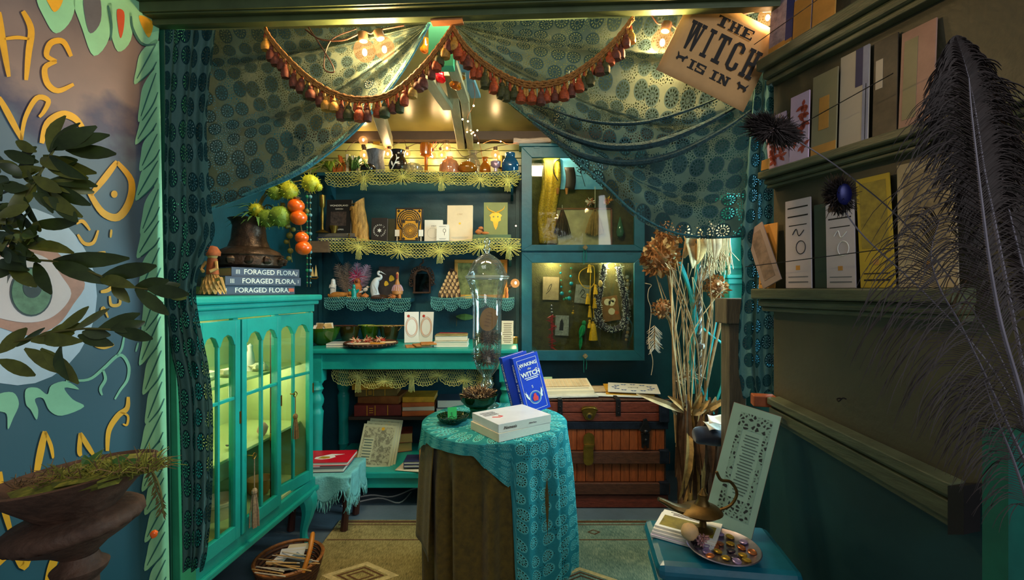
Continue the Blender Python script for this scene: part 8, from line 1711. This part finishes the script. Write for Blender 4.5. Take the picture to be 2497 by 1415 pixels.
rcard('dusty pink card behind the dark feather on the middle ledge', 2214, 2300, LZ2+.0005, .22, PNK, -.03, off=.026, deco=[(.1, .5, .1, .9, OLC, 'print_panel')])
rcard('ochre card stub at the curtain end of the middle ledge', 1893, 1912, LZ2+.0005, .03, OGC, 0, off=.052)
for lab, p0, p1, h, m_, d in (('marbled card at the curtain end of the top ledge', 1896, 1936, .24, MRB, OCH), ('blue and gold card on the top ledge', 1936, 1954, .2, BLE, OCH), ('marbled blue card on the top ledge beside the header', 1956, 2000, .24, MRB, [(.0, 1, 0, .5, OGC, 'ochre_panel')]), ('ochre card on the top ledge', 2004, 2060, .18, OGC, [])): rcard(lab, p0, p1, LZ1+.0005, h, m_, -.03, deco=d)
TXT = lambda c: [(.1, .9, .90, .915, INK, 'ink_rule'), (.1, .9, .80, .815, INK, 'ink_rule'), (.15, .85, .70, .71, INK, 'ink_rule'), (.12, .88, .06, .075, c, 'ink_rule'), (.12, .88, .12, .13, c, 'ink_rule'), (.42, .58, .2, .25, OGC, 'flame_mark')]
GRI = mat('grey_ink', (110, 110, 116))
rcard('ochre card behind the tilted envelope on the lowest ledge', 1872, 1912, LZ3+.0005, .19, OGC, -.04, off=.030, deco=TXT(INK)[3:])
rcard('pale envelope tilted on its corner on the lowest ledge', 1896, 1944, LZ3+.012, .19, mat('mauve_grey_paper', (150, 132, 124), .6, var=.08), 0, off=.050, rot=26, deco=[(.2, .8, .1, .9, mat('mauve_print', (126, 106, 92), .6, var=.4, scale=40), 'engraved_print')], name='envelope')
for lab, p0, p1, h in (('lavender white card with ink drawing beside the tilted envelope', 1944, 2008, .245), ('lavender white card with pale lettering beside the mustard card', 2046, 2118, .215)):
    t, Mx, w, zf = rcard(lab, p0, p1, LZ3+.0005, h, LVC, -.10, off=.036, deco=TXT(GRI))
    mb = MB(Mx); mb.tube([(w*.62+.014*math.cos(a*PI/8), h*.45+.018*math.sin(a*PI/8), zf+.001) for a in range(16)], .001, 4, closed=True); mb.tube(catmull([(w*.3, h*.6, zf+.001), (w*.45, h*.66, zf+.001), (w*.55, h*.58, zf+.001), (w*.75, h*.64, zf+.001)], 4), .0012, 4); mb.build('ink_drawing', INK if p0 < 2000 else WHITE, t)
rcard('dark green card between the two lavender cards', 2012, 2044, LZ3+.0005, .22, mat('dark_green_card', (30, 62, 50), .6), -.1, off=.03)
rcard('mustard yellow card on the lowest ledge', 2130, 2216, LZ3+.0005, .262, YLC, -.12, off=.036, deco=[(.1, .9, .35, .95, mat('mustard_print', (150, 130, 40), .6, var=.35, scale=40), 'print_panel')]+TXT(INK)[3:])
rcard('large parchment card at the near end of the lowest ledge', 2222, 2370, LZ3+.0005, .272, CRC, -.08, off=.034, deco=[(.12, .9, .3, .92, mat('parchment_print', (140, 124, 92), .6, var=.45, scale=30), 'print_panel'), (.5, .56, .14, .2, OGC, 'ochre_mark')])
for lab, a, b in (('thin retaining wire before the top ledge cards', (1890, 118), (2080, -8)), ('thin retaining wire before the middle ledge cards', (1930, 352), (2240, 190)), ('thin retaining wire before the lowest ledge cards', (1868, 652), (2300, 600))):
    tag(MB().tube([RW(*a)+RWN*.075, RW(*b)+RWN*.075], .0012, 5).build('retaining_wire', IRON), lab, 'wire')
# ================================================================== DARK FEATHERS IN FRONT
FEA = mat('dark_brown_feather', (40, 28, 26), .7, var=.4, scale=50); QUI = mat('pale_quill', (118, 112, 124), .4, var=.2)
fv = T('feather_vase', 'tall dark floor vase holding the feathers at the frame edge', 'vase', (.775, .63, 0)); VT = Vector((.775, .63, .78))
MB().lathe([(.04, 0), (.055, .04), (.06, .4), (.045, .68), (.03, .74), (.04, .78), (.034, .78), (.024, .72), (0, .68)], 22, (.775, .63, 0)).build('body', BLKG, fv, smooth=True)
def feather(label, stem, Y, n, Lf, m=FEA, seed=1, quill=QUI, qr=.0022, droop=.8, right=.6, th=.0007):
    r2 = random.Random(seed); t = T('ostrich_feather', label, 'feather', P(stem[0][0], stem[0][1], Y), 'dark feathers in front of the card wall'); c = catmull([P(x, y, Y) for x, y in stem], 10); N = len(c)
    MB().tube([VT-Vector((0, 0, .06)), VT+Vector((0, 0, .02))]+c, [qr, qr]+[qr*(1-.75*i/(N-1)) for i in range(N)], 6).build('quill', quill, t, smooth=True); mb = MB()
    for i in range(n):
        q = i/(n-1); f = q*(N-1); k = min(int(f), N-2); p = c[k].lerp(c[k+1], f-k); d = (c[k+1]-c[k]).normalized(); side = Vector((-d.z, 0, d.x)).normalized()
        if side.x > 0: side = -side
        for s in (1, -1):
            if s < 0 and r2.random() > right: continue
            L = S(Lf(q), Y)*r2.uniform(.7, 1.1)*(1 if s > 0 else .8); yy = r2.gauss(0, .10)
            v = side*s; e1 = p+(v*.8+d*.5+Vector((0, yy, 0)))*L*.45; e2 = e1+(v*.9-d*droop*.2+Vector((0, yy, -.25)))*L*.4; e3 = e2+(v*.5+Vector((0, yy, -droop)))*L*.3
            mb.tube(catmull([p, e1, e2, e3], 3), [th]*6+[th*.8, th*.7, th*.5, th*.3], 3, cap=False)
    o_ = mb.build('barbs', m, t); o_['kind'] = 'stuff'; return t
feather('long dark feather with pale quill rising at the frame edge', [(2505, 1060), (2488, 960), (2440, 790), (2412, 640), (2394, 500), (2380, 380), (2368, 270), (2362, 190)], .60, 150, lambda q: 60+200*math.sin(PI*min(1, q*.9+.08))**.8, seed=1, qr=.0032, right=.95)
feather('drooping dark feather sweeping over the lowest ledge', [(2500, 1130), (2440, 1000), (2385, 880), (2335, 780), (2290, 700), (2270, 620), (2290, 540)], .64, 110, lambda q: 80+170*math.sin(PI*min(1, q*.85+.1)), seed=2, qr=.0022, right=.5)
feather('bushy dark feather head before the pink card', [(2420, 520), (2400, 420), (2385, 320), (2370, 230), (2350, 150), (2330, 90)], .66, 420, lambda q: 150*math.sin(PI*min(1, q*.8+.18)), seed=3, right=1, th=.0012)
feather('second bushy dark feather head against the frame edge', [(2520, 760), (2480, 600), (2450, 470), (2430, 360), (2440, 250)], .70, 300, lambda q: 150*math.sin(PI*min(1, q*.8+.18)), seed=8, right=1, th=.0011)
feather('sparse dark feather low over the sloping rail', [(2510, 1240), (2470, 1120), (2430, 1020), (2400, 930)], .62, 60, lambda q: 110+90*q, seed=5, right=.4, th=.0006)
def peacock(label, px, py, rx, ry, Y, ang, core, stem):
    t = T('peacock_feather', label, 'feather', P(px, py, Y)); c = P(px, py, Y); r2 = random.Random(px); a0 = R(ang); mb = MB()
    for i in range(1000):
        a = r2.uniform(0, 2*PI); q = r2.random()**.5; d = Vector((rx*math.cos(a)*math.cos(a0)-ry*math.sin(a)*math.sin(a0), 0, rx*math.cos(a)*math.sin(a0)+ry*math.sin(a)*math.cos(a0)))*Y/F; p = c+d*q*.6+Vector((0, r2.uniform(-.01, .01), 0)); mb.tube([p, p+d*.45+Vector((0, r2.gauss(0, .006), r2.gauss(0, .004)))], [.001, .0004], 3, cap=False)
    o_ = mb.build('barbs', FEA, t); o_['kind'] = 'stuff'
    if core: MB().ball(c-Vector((0, .012, 0)), (S(rx*.55, Y), .004, S(ry*.6, Y)), 14).build('blue_eye', mat('peacock_blue', (14, 20, 84), .35, metal=.4), t, smooth=True)
    MB().tube(catmull([P(x, y, Y+.004) for x, y in stem]+[VT+Vector((0, 0, .03)), VT-Vector((0, 0, .06))], 6), .0012, 5).build('quill', QUI, t)
peacock('dark feather tip hovering by the curtain beside the lilac cards', 1884, 318, 74, 36, .78, -18, False, [(1940, 340), (2060, 420), (2220, 560), (2400, 800), (2510, 1050)])
peacock('peacock feather eye with deep blue centre before the green card', 2046, 478, 34, 44, .74, 10, True, [(2050, 500), (2110, 580), (2260, 720), (2420, 900), (2510, 1090)])
